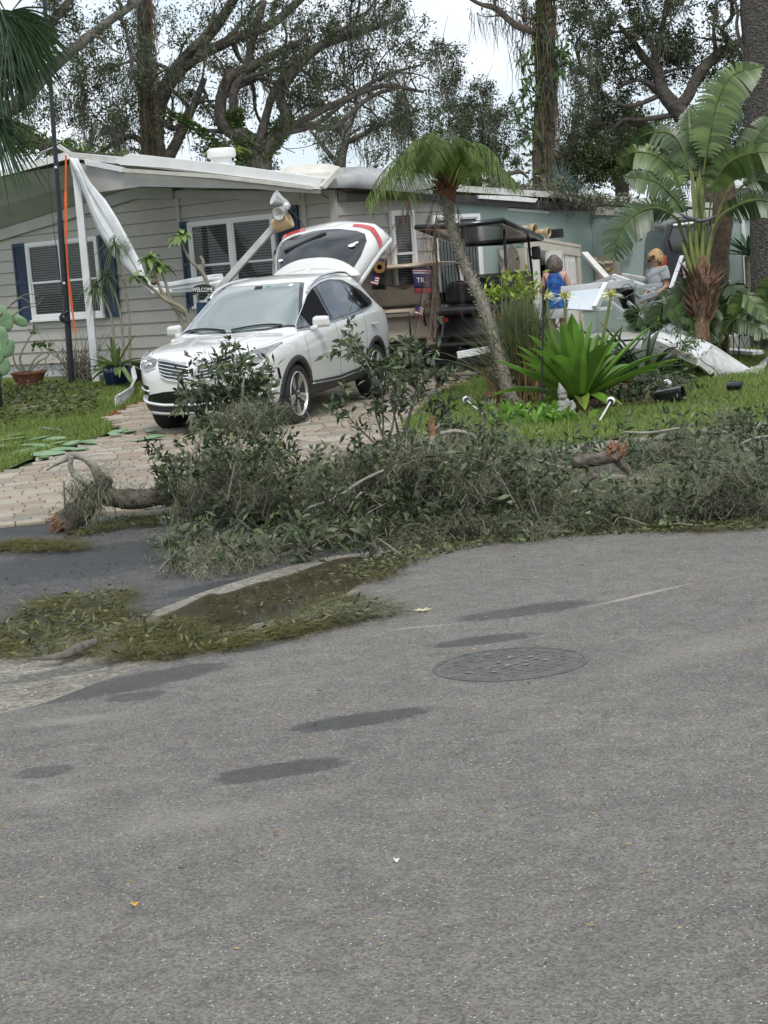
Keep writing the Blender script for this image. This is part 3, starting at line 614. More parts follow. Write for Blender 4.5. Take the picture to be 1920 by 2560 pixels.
# wall lamp at the left edge
c = HP(8.17, -.06, 1.93); MB().lathe([(.05, -.13), (.07, -.10), (.075, .10), (.05, .13), (.02, .15)], 12, Matrix.Translation(c)).build('wall_lamp', M('bronze', (.05, .03, .02), .5), house)
# ---- storm damage on and before the gable
def ribbon(pts, mat, name, label, cat, t=-1.25, th=.008, bulge=.012):
    """pts: (x_left,y_left,x_right,y_right) pairs on the plane before the gable"""
    rows = []
    for i, (a, b_, c, d) in enumerate(pts):
        p, q = PL(a, b_, t), PL(c, d, t); r = []
        for k in range(7):
            f = k / 6; r.append(p.lerp(q, f) - Vector(HB) * (bulge * (1 if k in (2, 4) else -.6 if k == 3 else 0) + .02 * math.sin(i * 1.7 + k * .9)))
        rows.append(r)
    g = MB().grid(rows); o = g.build(name, mat, thick=th, auto=22); return tag(o, label, cat)
L_ = cr([(180, 395, 188), (205, 445, 40), (235, 520, 0), (290, 610, 0), (340, 690, 0), (385, 735, 0)], 4)
pl = [(172, 392, 192, 396), (188, 425, 212, 430), (203, 470, 232, 462), (222, 525, 262, 500), (245, 575, 292, 545), (285, 640, 325, 600), (330, 690, 352, 655), (352, 712, 362, 690), (384, 736, 372, 702), (430, 733, 430, 705), (480, 730, 480, 695), (530, 724, 530, 686), (562, 712, 556, 684)]
ribbon(pl, m_alu, 'torn_fascia_strip', 'long torn white metal strip hanging from the gable peak and folded over', 'metal strip')
def post(name, label, cat, p, q, w, mat, h=None):
    o = MB().bar(p, q, w, h or w).build(name, mat, bevel=.008); return tag(o, label, cat)
p0, p1 = PL(188, 398, -1.15), PL(235, 890, -1.15); d = (p1 - p0).normalized(); k = (p0.z - .2) / -d.z; post('porch_post', 'white square porch post standing under the gable peak', 'post', p0, p0 + d * k, .115, m_alu)
pb = W(178, 946, 28.0); pb.z = float(gz(pb.x, pb.y)); pt = W(108, -40, 28.0)
fp = thing('flag_pole', 'tall thin black pole in the grass before the gable', 'pole', tuple(pb))
mid = pb.lerp(pt, .42); m_pole = M('black_metal', (.012, .015, .02), .35, (.02, .023, .028), 8)
MB().tube([pb - Vector((0, 0, .1)), mid], [.052, .048], 12).build('lower_section', m_pole, fp, auto=40); MB().tube([mid, pt], [.038, .033], 12).build('upper_section', m_pole, fp, auto=40)
for q in (.26, .55): c = pb.lerp(pt, q); MB().ball(c - Vector((0, .05, 0)), .022, 8).build('clip', m_alu, fp, smooth=True)
b = MB(); c = pb.lerp(pt, .18)
for i in range(5): b.tube(cr([c + Vector((random.uniform(-.05, .05), -.06, .06)), c + Vector((random.uniform(-.12, -.02), -.07, -.04)), c + Vector((random.uniform(-.08, .06), -.06, -.12))], 4), .012, 5)
b.build('rope_knot', m_pole, fp, smooth=True)
MB().tube(cr([pt.lerp(pb, .02) - Vector((.1, .05, 0)), pb.lerp(pt, .6) - Vector((.13, .05, 0)), pb.lerp(pt, .3) - Vector((.07, .05, 0)), c], 5), .005, 5).build('halyard', m_pole, fp)
ob = MB(); pts = [PL(165, 388, -1.3), PL(164, 480, -1.3), PL(165, 590, -1.33), PL(170, 690, -1.3), PL(180, 770, -1.3), PL(189, 835, -1.3)]
for i in range(5):
    a, c = pts[i], pts[i + 1]; ob.bar(a, c, .030 + .012 * (i % 2), .004, up=(0, -1, 0))
tag(ob.build('orange_strap', M('orange_webbing', (.75, .13, .03), .7)), 'bright orange strap hanging down from the gable peak', 'strap')
# fallen beam with floodlights
bA, bB = PL(548, 722, -2.0), PL(690, 562, -1.6)
fb = thing('fallen_beam', 'white square beam leaning diagonally across the window behind the car', 'beam', tuple(bA))
MB().bar(bA - (bB - bA) * .25, bB, .095, .08, up=(0, -1, .3)).build('tube', m_alud, fb, bevel=.01)
fl = thing('floodlight', 'silver twin floodlight with tan cover on the upper end of the leaning beam', 'floodlight', tuple(bB))
def aim(c, d): return Matrix.Translation(c) @ Vector(d).to_track_quat('Z', 'Y').to_matrix().to_4x4()
m_sil = M('silver_lamp', (.5, .5, .49), .3, metal=.5)
c = PL(697, 500, -1.7); MB().lathe([(.02, -.16), (.05, -.13), (.06, -.05), (.10, .06), (.11, .08), (.10, .085), (.03, .04)], 16, aim(c, (-.75, -.3, .45))).build('lamp_head', m_sil, fl, auto=50)
c = PL(702, 530, -1.75); MB().lathe([(.03, -.12), (.07, -.08), (.085, .06), (.095, .09), (.085, .092), (.06, .07), (.01, .06)], 16, aim(c, (-.35, -.8, -.25))).build('lamp_head', m_sil, fl, auto=50)
c = PL(716, 515, -1.68); MB().ball(c, .06, 10).bar(c, PL(706, 545, -1.7), .03, .03).build('bracket', m_sil, fl, smooth=True)
c = PL(705, 557, -1.66); MB().lathe([(.07, -.13), (.10, -.12), (.13, .12), (.12, .13), (.06, -.05)], 14, aim(c, (.85, -.2, .35))).build('tan_cover', M('tan_plastic', (.42, .30, .17), .6), fl, auto=50)
tag(MB().tube(cr([PL(722, 522, -1.65), PL(745, 545, -1.6), PL(765, 575, -1.5)], 5), .006, 5).build('wire', m_pole, fl), None)
# welcome sign
wsg = thing('welcome_sign', 'small dark arched welcome sign on a stand before the folded strip', 'sign', tuple(G(510, 930)))
cz = [PL(483, 728, -2.3), PL(535, 728, -2.3)]; ux = (cz[1] - cz[0]); wl = ux.length; ux.normalize(); uz = Vector((0, 0, 1)); un = ux.cross(uz)
ctr = cz[0] + ux * wl / 2
arc = [ctr + ux * (wl / 2 * t) + uz * (.055 + .045 * (1 - t * t)) for t in np.linspace(-1, 1, 9)] + [ctr + ux * (wl / 2 * t) + uz * (-.055 + .035 * (1 - t * t)) for t in np.linspace(1, -1, 9)]
n = len(arc); MB().add([q - un * .01 for q in arc] + [q + un * .01 for q in arc], [tuple(range(n)), tuple(range(2 * n - 1, n - 1, -1))] + [(i, (i + 1) % n, n + (i + 1) % n, n + i) for i in range(n)]).build('board', M('black_board', (.02, .022, .025), .5), wsg)
yd = uz; textmesh('lettering', 'WELCOME', .085, M('sign_white', (.75, .75, .72), .6), wsg, ctr + un * .013 + uz * .018, ux, uz)
b = MB()
for s_ in (-.12, .12): b.bar(ctr + ux * s_ - uz * .05, ctr + ux * s_ - uz * 1.3, .02, .02)
b.build('stand', m_pole, wsg)
MB().hexa([ctr + ux * x + un * y + uz * z for z in (-.52, -.16) for x, y in ((-.13, -.04), (.02, -.04), (.02, .04), (-.13, .04))]).build('hanging_panel', m_navy, wsg)
MB().hexa([ctr + ux * x + un * y + uz * z for z in (-.40, -.10) for x, y in ((.10, -.04), (.22, -.04), (.22, .04), (.10, .04))]).build('hanging_panel', m_navy, wsg)
# ================================================================ CAR (x forward, y left, z up, local; origin midway between the axles)
m_paint = M('pearl_white_paint', (.66, .655, .635), .3, (.69, .685, .665), 1, coat=1.0)
m_clad = M('grey_cladding', (.035, .035, .037), .55)
m_blackp = M('gloss_black', (.008, .008, .009), .12, coat=.5)
m_chrome = M('chrome', (.78, .78, .79), .14, metal=1.)
m_tyre = M('tyre_rubber', (.012, .012, .012), .8, (.02, .02, .02), 20)
m_rim = M('alloy_rim', (.62, .61, .59), .28, metal=.85)
m_cglass = M('tinted_car_glass', (.010, .012, .013), .03, coat=.6, spec=.8)
m_wsglass = bpy.data.materials.new('windscreen_glass'); m_wsglass.use_nodes = True
_b = m_wsglass.node_tree.nodes['Principled BSDF']; _b.inputs['Base Color'].default_value = (.13, .165, .158, 1); _b.inputs['Roughness'].default_value = .03; _b.inputs['Specular IOR Level'].default_value = 1.0; _b.inputs['IOR'].default_value = 1.75; _b.inputs['Coat Weight'].default_value = 1; _b.inputs['Coat Roughness'].default_value = .01
m_lamp = M('headlamp_lens', (.10, .105, .11), .05, (.24, .245, .25), 9, coat=1)
m_red = M('red_lens', (.42, .012, .02), .12, (.5, .03, .03), 12, coat=.8)
m_gap = M('panel_gap', (.02, .02, .02), .9)
ca = R(20.5); cp = math.atan2(.06, 2.69)
cf = Vector((-math.sin(ca) * math.cos(cp), -math.cos(ca) * math.cos(cp), -math.sin(cp))); cl = Vector((math.cos(ca), -math.sin(ca), 0)); cu = cf.cross(cl)
fa = Vector((-1.72, 20.98, -.055)); co = fa - cf * 1.345
car = thing('car', 'white crossover car parked on the paver driveway with its tailgate raised', 'car', tuple(co), rot=Matrix(((cf.x, cl.x, cu.x), (cf.y, cl.y, cu.y), (cf.z, cl.z, cu.z))).to_euler())
I = lambda x, xs, ys: float(np.interp(x, xs, ys))
def cw(x): return I(x, [-2.27, -2.22, -2.1, -1.8, -1.3, 0, 1.0, 1.5, 1.75, 1.95, 2.1, 2.2, 2.255, 2.28], [.66, .76, .85, .905, .925, .92, .925, .915, .885, .83, .76, .66, .55, .42])
def czb(x): return I(x, [-2.27, -2.1, -1.0, 1.0, 1.8, 2.1, 2.2, 2.28], [.48, .34, .26, .24, .24, .25, .27, .34])
def cbelt(x): return I(x, [-2.27, -2.1, -1.7, -1.0, 0, .8, 1.1, 1.6, 1.9, 2.1, 2.2, 2.28], [.92, 1.08, 1.17, 1.13, 1.08, 1.04, 1.01, .97, .93, .87, .80, .70])
def czt(x): return I(x, [-2.27, -2.2, -2.0, -1.8, -1.6, -1.2, -.6, -.2, .08, .3, .65, 1.02, 1.16, 1.4, 1.8, 2.0, 2.12, 2.21, 2.26, 2.28], [1.0, 1.16, 1.40, 1.58, 1.65, 1.69, 1.70, 1.675, 1.62, 1.53, 1.34, 1.13, 1.075, 1.05, 1.0, .96, .92, .86, .79, .72])
def cwr(x): return I(x, [-2.27, -1.8, -1.2, -.5, 0, .3, .65, 1.02, 1.16], [.50, .545, .60, .635, .64, .65, .70, .77, .80])
def cprof(x):
    w, zb, be, zt, wr = cw(x), czb(x), cbelt(x), czt(x), cwr(x); k = min(1, max(0, (zt - be - .06) / .22))
    lowk = 1.0
    z5 = min(.70, be - .20); z6 = min(.84, be - .09)
    pts = [(0, zb), (.5 * w, zb), (w - .10, zb + .005), (w - .035, zb + .10), (w - .022, min(.48, z5 - .12)), (w - .006, z5), (w, z6), (w - .03, be - .025), (w - .055, be)]
    hy = [w - .10, .78 * w, .60 * w, .34 * w, 0]; hz = [be + (zt - be) * q for q in (.28, .55, .78, .95, 1)]
    y0, y1 = w - .075, wr; zz1 = zt - .075
    gy = [y0 + (y1 - y0) * .35, y0 + (y1 - y0) * .86, wr - .055, .55 * wr, 0]; gzz = [be + (zz1 - be) * .35, be + (zz1 - be) * .90, zt - .032, zt - .008, zt]
    for i in range(5): pts.append((hy[i] * (1 - k) + gy[i] * k, hz[i] * (1 - k) + gzz[i] * k))
    return pts
cxs = [-2.27, -2.24, -2.15, -2.0, -1.8, -1.6, -1.3, -1.0, -.6, -.2, .0, .12, .3, .5, .7, .9, 1.04, 1.17, 1.3, 1.55, 1.75, 1.9, 2.02, 2.12, 2.19, 2.24, 2.28]
rows = []
for x in cxs:
    p = cprof(x); rows.append([Vector((x, y, z)) for y, z in p] + [Vector((x, -y, z)) for y, z in p[-2:0:-1]])
b = MB().grid(rows, wrap=True); nn = len(rows[0]); b.add(rows[0], [tuple(range(nn))]); b.add(rows[-1], [tuple(range(nn - 1, -1, -1))])
bm = bmesh.new(); me = b.mesh('body'); bm.from_mesh(me); bmesh.ops.remove_doubles(bm, verts=bm.verts, dist=1e-4); bmesh.ops.recalc_face_normals(bm, faces=bm.faces); bm.to_mesh(me); bm.free()
for p in me.polygons: p.use_smooth = True
tmp = bpy.data.objects.new('tmp', me); COL.objects.link(tmp); me.materials.append(m_paint)
md = tmp.modifiers.new('u', 'SUBSURF'); md.levels = 2; md.render_levels = 2
cut = MB()
for ax in (1.345, -1.345):
    for sy in (1, -1): cut.lathe([(.385, -.3), (.385, .3)], 40, Matrix.Translation((ax, sy * .86, .355)) @ Matrix.Rotation(R(90), 4, 'X'))
cme = cut.mesh('cut'); cme.materials.append(m_gap); cob = bpy.data.objects.new('cut', cme); COL.objects.link(cob)
bmx = bmesh.new(); bmx.from_mesh(cme); bmesh.ops.recalc_face_normals(bmx, faces=bmx.faces); bmx.to_mesh(cme); bmx.free()
bpy.context.view_layer.update(); dg = bpy.context.evaluated_depsgraph_get()
smooth_me = bpy.data.meshes.new_from_object(tmp.evaluated_get(dg))
bvh = BVHTree.FromPolygons([v.co.copy() for v in smooth_me.vertices], [tuple(p.vertices) for p in smooth_me.polygons])
mo = tmp.modifiers.new('b', 'BOOLEAN'); mo.object = cob; mo.operation = 'DIFFERENCE'; mo.solver = 'EXACT'; mo.material_mode = 'TRANSFER'
bpy.context.view_layer.update(); dg = bpy.context.evaluated_depsgraph_get()
body_me = bpy.data.meshes.new_from_object(tmp.evaluated_get(dg)); body_me.name = 'body'
bpy.data.objects.remove(tmp); bpy.data.objects.remove(cob)
body_me.set_sharp_from_angle(angle=R(35)); body = link('body', body_me, None, car, local=True)
def hit(o, d):
    h = bvh.ray_cast(Vector(o), Vector(d).normalized())
    return (h[0], h[1]) if h[0] is not None else (None, None)
def surf(axis, a, c, off):
    if axis in 'LR' and -1.7 < a < 1.12: c = min(c, max(cbelt(a) + .006, cbelt(a) + (czt(a) - .075 - cbelt(a)) * .93))
    if axis == 'L': h, n = hit((a, 3, c), (0, -1, 0))
    elif axis == 'R': h, n = hit((a, -3, c), (0, 1, 0))
    elif axis == 'F': h, n = hit((4, a, c), (-1, 0, 0))
    else: h, n = hit((a, c, 4), (0, 0, -1))
    if h is None:
        h, n, _, _ = bvh.find_nearest(Vector({'L': (a, .9, c), 'R': (a, -.9, c), 'F': (2.2, a, c), 'T': (a, c, 1.5)}[axis]))
    return h + n * off if n.dot(Vector({'L': (0, 1, 0), 'R': (0, -1, 0), 'F': (1, 0, 0), 'T': (0, 0, 1)}[axis])) > 0 else h - n * off
def rs(poly, n):
    P = np.array(poly, float); d = np.r_[0, np.cumsum(np.linalg.norm(np.diff(P, axis=0), axis=1))]; t = np.linspace(0, d[-1], n)
    return np.column_stack([np.interp(t, d, P[:, 0]), np.interp(t, d, P[:, 1])])
def patch(name, axis, top, bot, mat, off=.006, nu=18, nv=8, parent=None, thick=0, build=True):
    T, B_ = rs(top, nu), rs(bot, nu)
    P = [[surf(axis, *(T[i] * (1 - f) + B_[i] * f), off) for i in range(nu)] for f in np.linspace(0, 1, nv)]
    if not build: return P
    return MB().grid(P).build(name, mat, parent or car, smooth=True, local=True, thick=thick)
def trim(name, axis, line, r, mat, off=.004, n=24, parent=None, flat=.6):
    P = [surf(axis, *q, off) for q in rs(line, n)]
    return MB().tube(P, r, 6).build(name, mat, parent or car, smooth=True, local=True)
def edgeline(axis, line, r=.004, off=-.001): return [surf(axis, *q, off) for q in rs(line, 30)]
# side glass and frames, both sides
for sd_ in ('L', 'R'):
    glassband = patch('window_surround', sd_, [(1.08, 1.062), (.92, 1.12), (.70, 1.24), (.42, 1.40), (.2, 1.49), (0, 1.545), (-.5, 1.58), (-1.0, 1.54), (-1.45, 1.38), (-1.62, 1.24)], [(1.08, 1.055), (.6, 1.065), (0, 1.09), (-.5, 1.115), (-1.0, 1.14), (-1.45, 1.19), (-1.55, 1.205), (-1.62, 1.235)], m_blackp, .005, 40, 10)
    m_open = M('open_window_dark', (.006, .006, .007), .6, spec=.1)
    fw_ = patch('front_door_window', sd_, [(.66, 1.235), (.42, 1.375), (.22, 1.465), (.06, 1.515)], [(.66, 1.085), (.4, 1.095), (.2, 1.1), (.04, 1.11)], m_open if sd_ == 'L' else m_cglass, .010, 16, 8)
    patch('quarter_light', sd_, [(1.0, 1.085), (.82, 1.155), (.70, 1.215)], [(1.0, 1.08), (.82, 1.085), (.70, 1.09)], m_cglass, .010, 8, 4)
    patch('rear_door_window', sd_, [(-.03, 1.53), (-.4, 1.555), (-.72, 1.54), (-.86, 1.515)], [(-.03, 1.115), (-.4, 1.13), (-.75, 1.145), (-.99, 1.16)], m_cglass, .010, 16, 8)
    patch('rear_quarter_window', sd_, [(-.93, 1.47), (-1.15, 1.41), (-1.38, 1.30), (-1.47, 1.235)], [(-1.06, 1.165), (-1.2, 1.18), (-1.35, 1.20), (-1.47, 1.225)], m_cglass, .010, 12, 6)
    trim('window_chrome', sd_, [(1.09, 1.055), (.6, 1.06), (0, 1.083), (-.5, 1.107), (-1.0, 1.133), (-1.45, 1.183), (-1.63, 1.235), (-1.46, 1.385), (-1.0, 1.55), (-.5, 1.59), (0, 1.555), (.2, 1.50), (.42, 1.41), (.70, 1.25), (.92, 1.13), (1.09, 1.065)], .007, m_chrome, .008, 90)
    for q, r_ in (([(-.02, 1.08), (-.03, .62), (-.05, .40)], .004), ([(-1.02, 1.12), (-1.0, .8), (-.93, .62), (-.85, .5), (-.80, .40)], .004), ([(1.02, 1.0), (1.0, .75), (.92, .5), (.9, .4)], .004)):
        trim('door_gap', sd_, q, r_, m_gap, -.0015, 20)
    # lower cladding
    sy = 1 if sd_ == 'L' else -1
    patch('sill_cladding', sd_, [(.98, .45), (0, .42), (-.98, .46)], [(.96, .27), (0, .27), (-.96, .30)], m_clad, .012, 24, 5)
    trim('sill_chrome', sd_, [(.95, .42), (0, .385), (-.92, .42)], .010, m_chrome, .020, 24)
    for ax in (1.345, -1.345):                # arch cladding ring
        P = []
        for k in np.linspace(-12, 192, 34):
            a = R(k); r = []
            for rr in (.375, .40, .425, .445):
                h, n_ = hit((ax + rr * math.cos(a), sy * 3, .355 + rr * math.sin(a)), (0, -sy, 0))
                yy = h.y if h is not None else sy * .90
                yy = sy * max(abs(yy), .80)
                r.append(Vector((ax + rr * math.cos(a), yy + sy * (.014 if rr < .44 else .002), .355 + rr * math.sin(a))))
            r.insert(0, Vector((r[0].x, r[0].y - sy * .06, r[0].z))); P.append(r)
        MB().grid(P).build('arch_cladding', m_clad, car, smooth=True, local=True)
    for hx in (-.22, -1.30):
        p = surf(sd_, hx, .955, .03); hd = MB().box(p, (.20, .022, .034)); hd.build('door_handle', m_paint, car, local=True, bevel=.012)
        q = surf(sd_, hx + .02, .95, .002); MB().ball(q, (.075, .006, .032), 10).build('handle_recess', m_trim, car, smooth=True, local=True)
    # mirror
    mc_ = Vector((.70, sy * .985, 1.135)); mi = MB().hexa([mc_ + Vector(q) for q in ((.03, -sy * .11, -.075), (.0, sy * .11, -.065), (-.06, sy * .115, -.07), (-.06, -sy * .11, -.08), (.045, -sy * .10, .055), (.02, sy * .085, .05), (-.06, sy * .10, .07), (-.06, -sy * .10, .075))]); mo_ = mi.build('mirror', m_paint, car, local=True, bevel=.035)
    MB().box(mc_ + Vector((-.066, 0, 0)), (.012, .17, .11)).build('mirror_back', m_blackp, mo_, local=True, bevel=.004)
    MB().bar(Vector((.74, sy * .86, 1.06)), mc_ + Vector((.01, -sy * .04, -.06)), .07, .05).build('mirror_arm', m_paint, mo_, local=True, bevel=.015)
    trim('roof_rail', sd_, [(.18, 1.53), (0, 1.565)], .004, m_gap)
    rl = [Vector((x, sy * (cwr(x) - .015 + dy), czt(x) - .055 + dz)) for x, dy, dz in ((.25, .02, -.015), (.1, .02, .005), (-.3, .0, .015), (-.8, .0, .02), (-1.25, .0, .015), (-1.5, .0, .0), (-1.6, .0, -.03))]
    MB().tube(cr(rl, 5), .017, 8).build('roof_rail', m_chrome, car, smooth=True, local=True)
    # headlight and front trim
    y_ = lambda pts: [(sy * p, q) for p, q in pts]
    hlp = patch('headlight', 'F', y_([(.50, .89), (.62, .915), (.74, .94), (.84, .975)]), y_([(.50, .80), (.62, .775), (.74, .80), (.84, .955)]), m_lamp, .008, 16, 8)
    trim('headlight_chrome', 'F', y_([(.495, .805), (.62, .768), (.74, .792), (.80, .87), (.845, .965)]), .008, m_chrome, .008, 24, parent=hlp)
    for yy, zz in ((.60, .835), (.70, .86)):
        h = surf('F', sy * yy, zz, -.012); MB().lathe([(.045, -.02), (.045, .016), (.034, .022), (.01, .014)], 14, Matrix.Translation(h) @ Matrix.Rotation(R(90), 4, 'Y')).build('projector', m_chrome, hlp, smooth=True, local=True)
    gr_ = patch('grille', 'F', y_([(.055, .815), (.2, .845), (.36, .875), (.485, .89)]), y_([(.055, .635), (.2, .640), (.34, .665), (.40, .70)]), m_blackp, .006, 18, 8)
    Tg, Bg = rs(y_([(.055, .815), (.2, .845), (.36, .875), (.485, .89)]), 14), rs(y_([(.055, .635), (.2, .640), (.34, .665), (.40, .70)]), 14)
    for f in np.linspace(.07, .93, 6):
        P = [surf('F', *(Tg[i] * (1 - f) + Bg[i] * f), .014) for i in range(14)]; MB().tube(P, .0085, 6).build('slat', m_chrome, gr_, smooth=True, local=True)
    P = [surf('F', *q, .012) for q in list(Tg) + list(Bg[::-1]) + [Tg[0]]]; MB().tube(P, .010, 6).build('grille_surround', m_chrome, gr_, smooth=True, local=True)
    # bumper corner vents
    patch('bumper_vent', 'F', y_([(.60, .60), (.70, .62), (.79, .655)]), y_([(.62, .50), (.70, .50), (.80, .53)]), m_blackp, .006, 8, 4)
    trim('vent_chrome', 'F', y_([(.60, .545), (.70, .56), (.80, .59)]), .011, m_chrome, .012, 10)
    # marker lamp
    patch('side_marker', sd_, [(1.84, .70), (1.80, .70)], [(1.80, .57), (1.76, .57)], m_blackp, .008, 4, 5)
# lower bumper: black intake, chrome line, cladding, skid plate
patch('lower_intake', 'F', [(-.62, .50), (-.4, .53), (0, .545), (.4, .53), (.62, .50)], [(-.66, .425), (-.4, .395), (0, .385), (.4, .395), (.66, .425)], m_blackp, .006, 30, 5)
patch('bumper_cladding', 'F', [(-.80, .45), (-.66, .41), (-.4, .375), (0, .365), (.4, .375), (.66, .41), (.80, .45)], [(-.76, .30), (-.6, .285), (0, .28), (.6, .285), (.76, .30)], m_clad, .007, 34, 6)
trim('bumper_chrome', 'F', [(-.83, .465), (-.66, .415), (-.4, .38), (0, .37), (.4, .38), (.66, .415), (.83, .465)], .017, m_alu, .012, 40)
trim('skid_plate', 'F', [(-.62, .30), (-.4, .283), (0, .278), (.4, .283), (.62, .30)], .022, m_rim, .012, 30)
P = [surf('F', 0, z_, .010) for z_ in np.linspace(.60, .83, 8)]
em = MB().box(surf('F', 0, .735, .018), (.016, .038, .105)); em.build('badge_frame', m_chrome, car, local=True, bevel=.006)
MB().box(surf('F', 0, .735, .030), (.006, .018, .072)).build('badge_inset', m_blackp, car, local=True)
MB().box(surf('F', 0, .735, .036), (.006, .006, .10)).build('badge_cross', m_chrome, car, local=True)
# bonnet seams and creases
for sy in (1, -1):
    trim('bonnet_gap', 'T', [(1.12, sy * .82), (1.3, sy * .80), (1.7, sy * .75), (1.95, sy * .66)], .0035, m_gap, -.0015, 26)
    P = [surf('T', *q, .006) for q in rs([(1.2, sy * .40), (1.5, sy * .33), (1.95, sy * .22)], 20)]; MB().tube(P, .010, 6).build('bonnet_crease', m_paint, car, smooth=True, local=True)
trim('bonnet_lip', 'F', [(-.5, .90), (-.36, .885), (-.2, .855), (0, .83), (.2, .855), (.36, .885), (.5, .90)], .0045, m_gap, -.001, 30)
# windscreen
ws_t = [(.08, -.50), (.13, -.25), (.14, 0), (.13, .25), (.08, .50)]; ws_b = [(.90, -.765), (1.06, -.42), (1.12, 0), (1.06, .42), (.90, .765)]
patch('windscreen_surround', 'T', [(.04, -.545), (.10, -.25), (.11, 0), (.10, .25), (.04, .545)], [(.92, -.80), (1.10, -.43), (1.16, 0), (1.10, .43), (.92, .80)], m_blackp, .004, 30, 14)
wsc = patch('windscreen', 'T', ws_t, ws_b, m_wsglass, .009, 30, 14)
for y0, y1, x0, x1 in ((.60, -.02, .98, 1.09), (-.10, -.68, 1.09, .97)):
    P = [surf('T', x0 + (x1 - x0) * t - .03 * math.sin(t * 3.1), y0 + (y1 - y0) * t, .022) for t in np.linspace(0, 1, 10)]; MB().tube(P, .010, 5).build('wiper', m_gap, wsc, smooth=True, local=True)
c = surf('T', .22, 0, .012); MB().box(c, (.07, .10, .012), Matrix.Rotation(R(35), 3, 'Y')).build('sensor_pod', m_gap, wsc, local=True, bevel=.005)
c = surf('T', .19, .12, .013); MB().box(c, (.014, .07, .004), Matrix.Rotation(R(30), 3, 'Y')).build('toll_tag', M('green_tag', (.05, .4, .2), .4), wsc, local=True)
c = surf('T', .17, .42, .013); MB().box(c, (.05, .05, .003), Matrix.Rotation(R(32), 3, 'Y')).build('sticker', m_white, wsc, local=True)
# wheels
def wheel(ax, sy):
    c = Vector((ax, sy * .795, .345)); rot = Matrix.Translation(c) @ Matrix.Rotation(R(-90 * sy), 4, 'X')       # local +z points outwards
    t = MB().lathe([(.26, -.11), (.31, -.118), (.338, -.10), (.347, -.06), (.347, .06), (.338, .098), (.31, .112), (.275, .105), (.262, .08)], 44, rot); tw = t.build('wheel', m_tyre, car, local=True, auto=50)
    rm = MB().lathe([(.262, .02), (.266, .098), (.256, .106), (.240, .085), (.236, .0), (.01, -.01)], 44, rot)
    rm.build('rim', m_rim, tw, local=True, auto=40)
    for k in range(5):
        a = 2 * math.pi * k / 5 + .3; sp = MB(); d = Vector((math.cos(a), math.sin(a), 0)); e = Vector((-math.sin(a), math.cos(a), 0))
        v = []
        for r_, w_, z_ in ((.03, .045, .075), (.14, .040, .088), (.245, .062, .092)):
            for s_, zz in ((-1, z_ - .04), (1, z_ - .04), (1, z_ - .006), (.45, z_), (-.45, z_), (-1, z_ - .006)): v.append(rot @ (d * r_ + e * (w_ * s_) + Vector((0, 0, zz))))
        f = [(i * 6 + k2, i * 6 + (k2 + 1) % 6, i * 6 + 6 + (k2 + 1) % 6, i * 6 + 6 + k2) for i in range(2) for k2 in range(6)] + [(5, 4, 3, 2, 1, 0), tuple(range(12, 18))]
        sp.add(v, f).build('spoke', m_rim, tw, local=True)
    MB().lathe([(.045, .04), (.045, .094), (.03, .10), (.005, .101)], 18, rot).build('hub_cap', m_chrome, tw, local=True, auto=40)
    MB().lathe([(.17, -.02), (.17, .015), (.01, .02)], 24, rot).build('brake_disc', M('brake_steel', (.12, .12, .12), .5, metal=.8), tw, local=True)
for ax in (1.345, -1.345):
    for sy in (1, -1): wheel(ax, sy)
# shark fin, spoiler and raised tailgate
MB().add([(-1.30, -.03, 1.66), (-1.30, .03, 1.66), (-1.50, .035, 1.645), (-1.50, -.035, 1.645), (-1.40, 0, 1.76), (-1.47, 0, 1.765)], [(0, 1, 4), (1, 2, 5, 4), (2, 3, 5), (3, 0, 4, 5), (3, 2, 1, 0)]).build('antenna_fin', m_paint, car, local=True, bevel=.01)
ga = R(27); hx, hz = -1.62, 1.62
gd = Vector((-math.cos(ga), 0, math.sin(ga))); gn = Vector((math.sin(ga), 0, math.cos(ga)))
def gate(s, y, n): return Vector((hx, y, hz)) + gd * s + gn * n
def ghw(s): return I(s, [0, .2, .45, .7, .9, 1.05, 1.16, 1.22, 1.25], [.60, .68, .76, .82, .84, .80, .70, .56, .35])
def gnn(s, f): return .16 * math.sin(min(1, s / 1.25) * math.pi * .9) * 1.0 + .10 * (1 - f * f) - .15 * max(0, abs(f) - .8) / .2
SSs = [0, .1, .2, .32, .45, .58, .7, .8, .9, 1.0, 1.08, 1.16, 1.22, 1.25]; FF = np.linspace(-1, 1, 19)
outer = [[gate(s, f * ghw(s), gnn(s, f)) for f in FF] for s in SSs]
tg = MB().grid(outer).build('tailgate', m_paint, car, smooth=True, local=True, thick=.05)
def gpatch(name, s0, s1, f0, f1, off, mat, n=16, m=8, edge=None):
    P = []
    for i in range(m):
        s = s0 + (s1 - s0) * i / (m - 1); r = []
        for k in range(n):
            f = f0 + (f1 - f0) * k / (n - 1); sc = edge(s) if edge else 1
            ff = f * sc; r.append(gate(s, ff * ghw(s), gnn(s, ff) + off))
        P.append(r)
    return MB().grid(P).build(name, mat, tg, smooth=True, local=True)
gl_ = gpatch('rear_glass', .10, .80, -1, 1, .008, m_cglass, 24, 12, lambda s: I(s, [.1, .3, .55, .68, .76, .80], [.86, .86, .82, .72, .5, .22]))
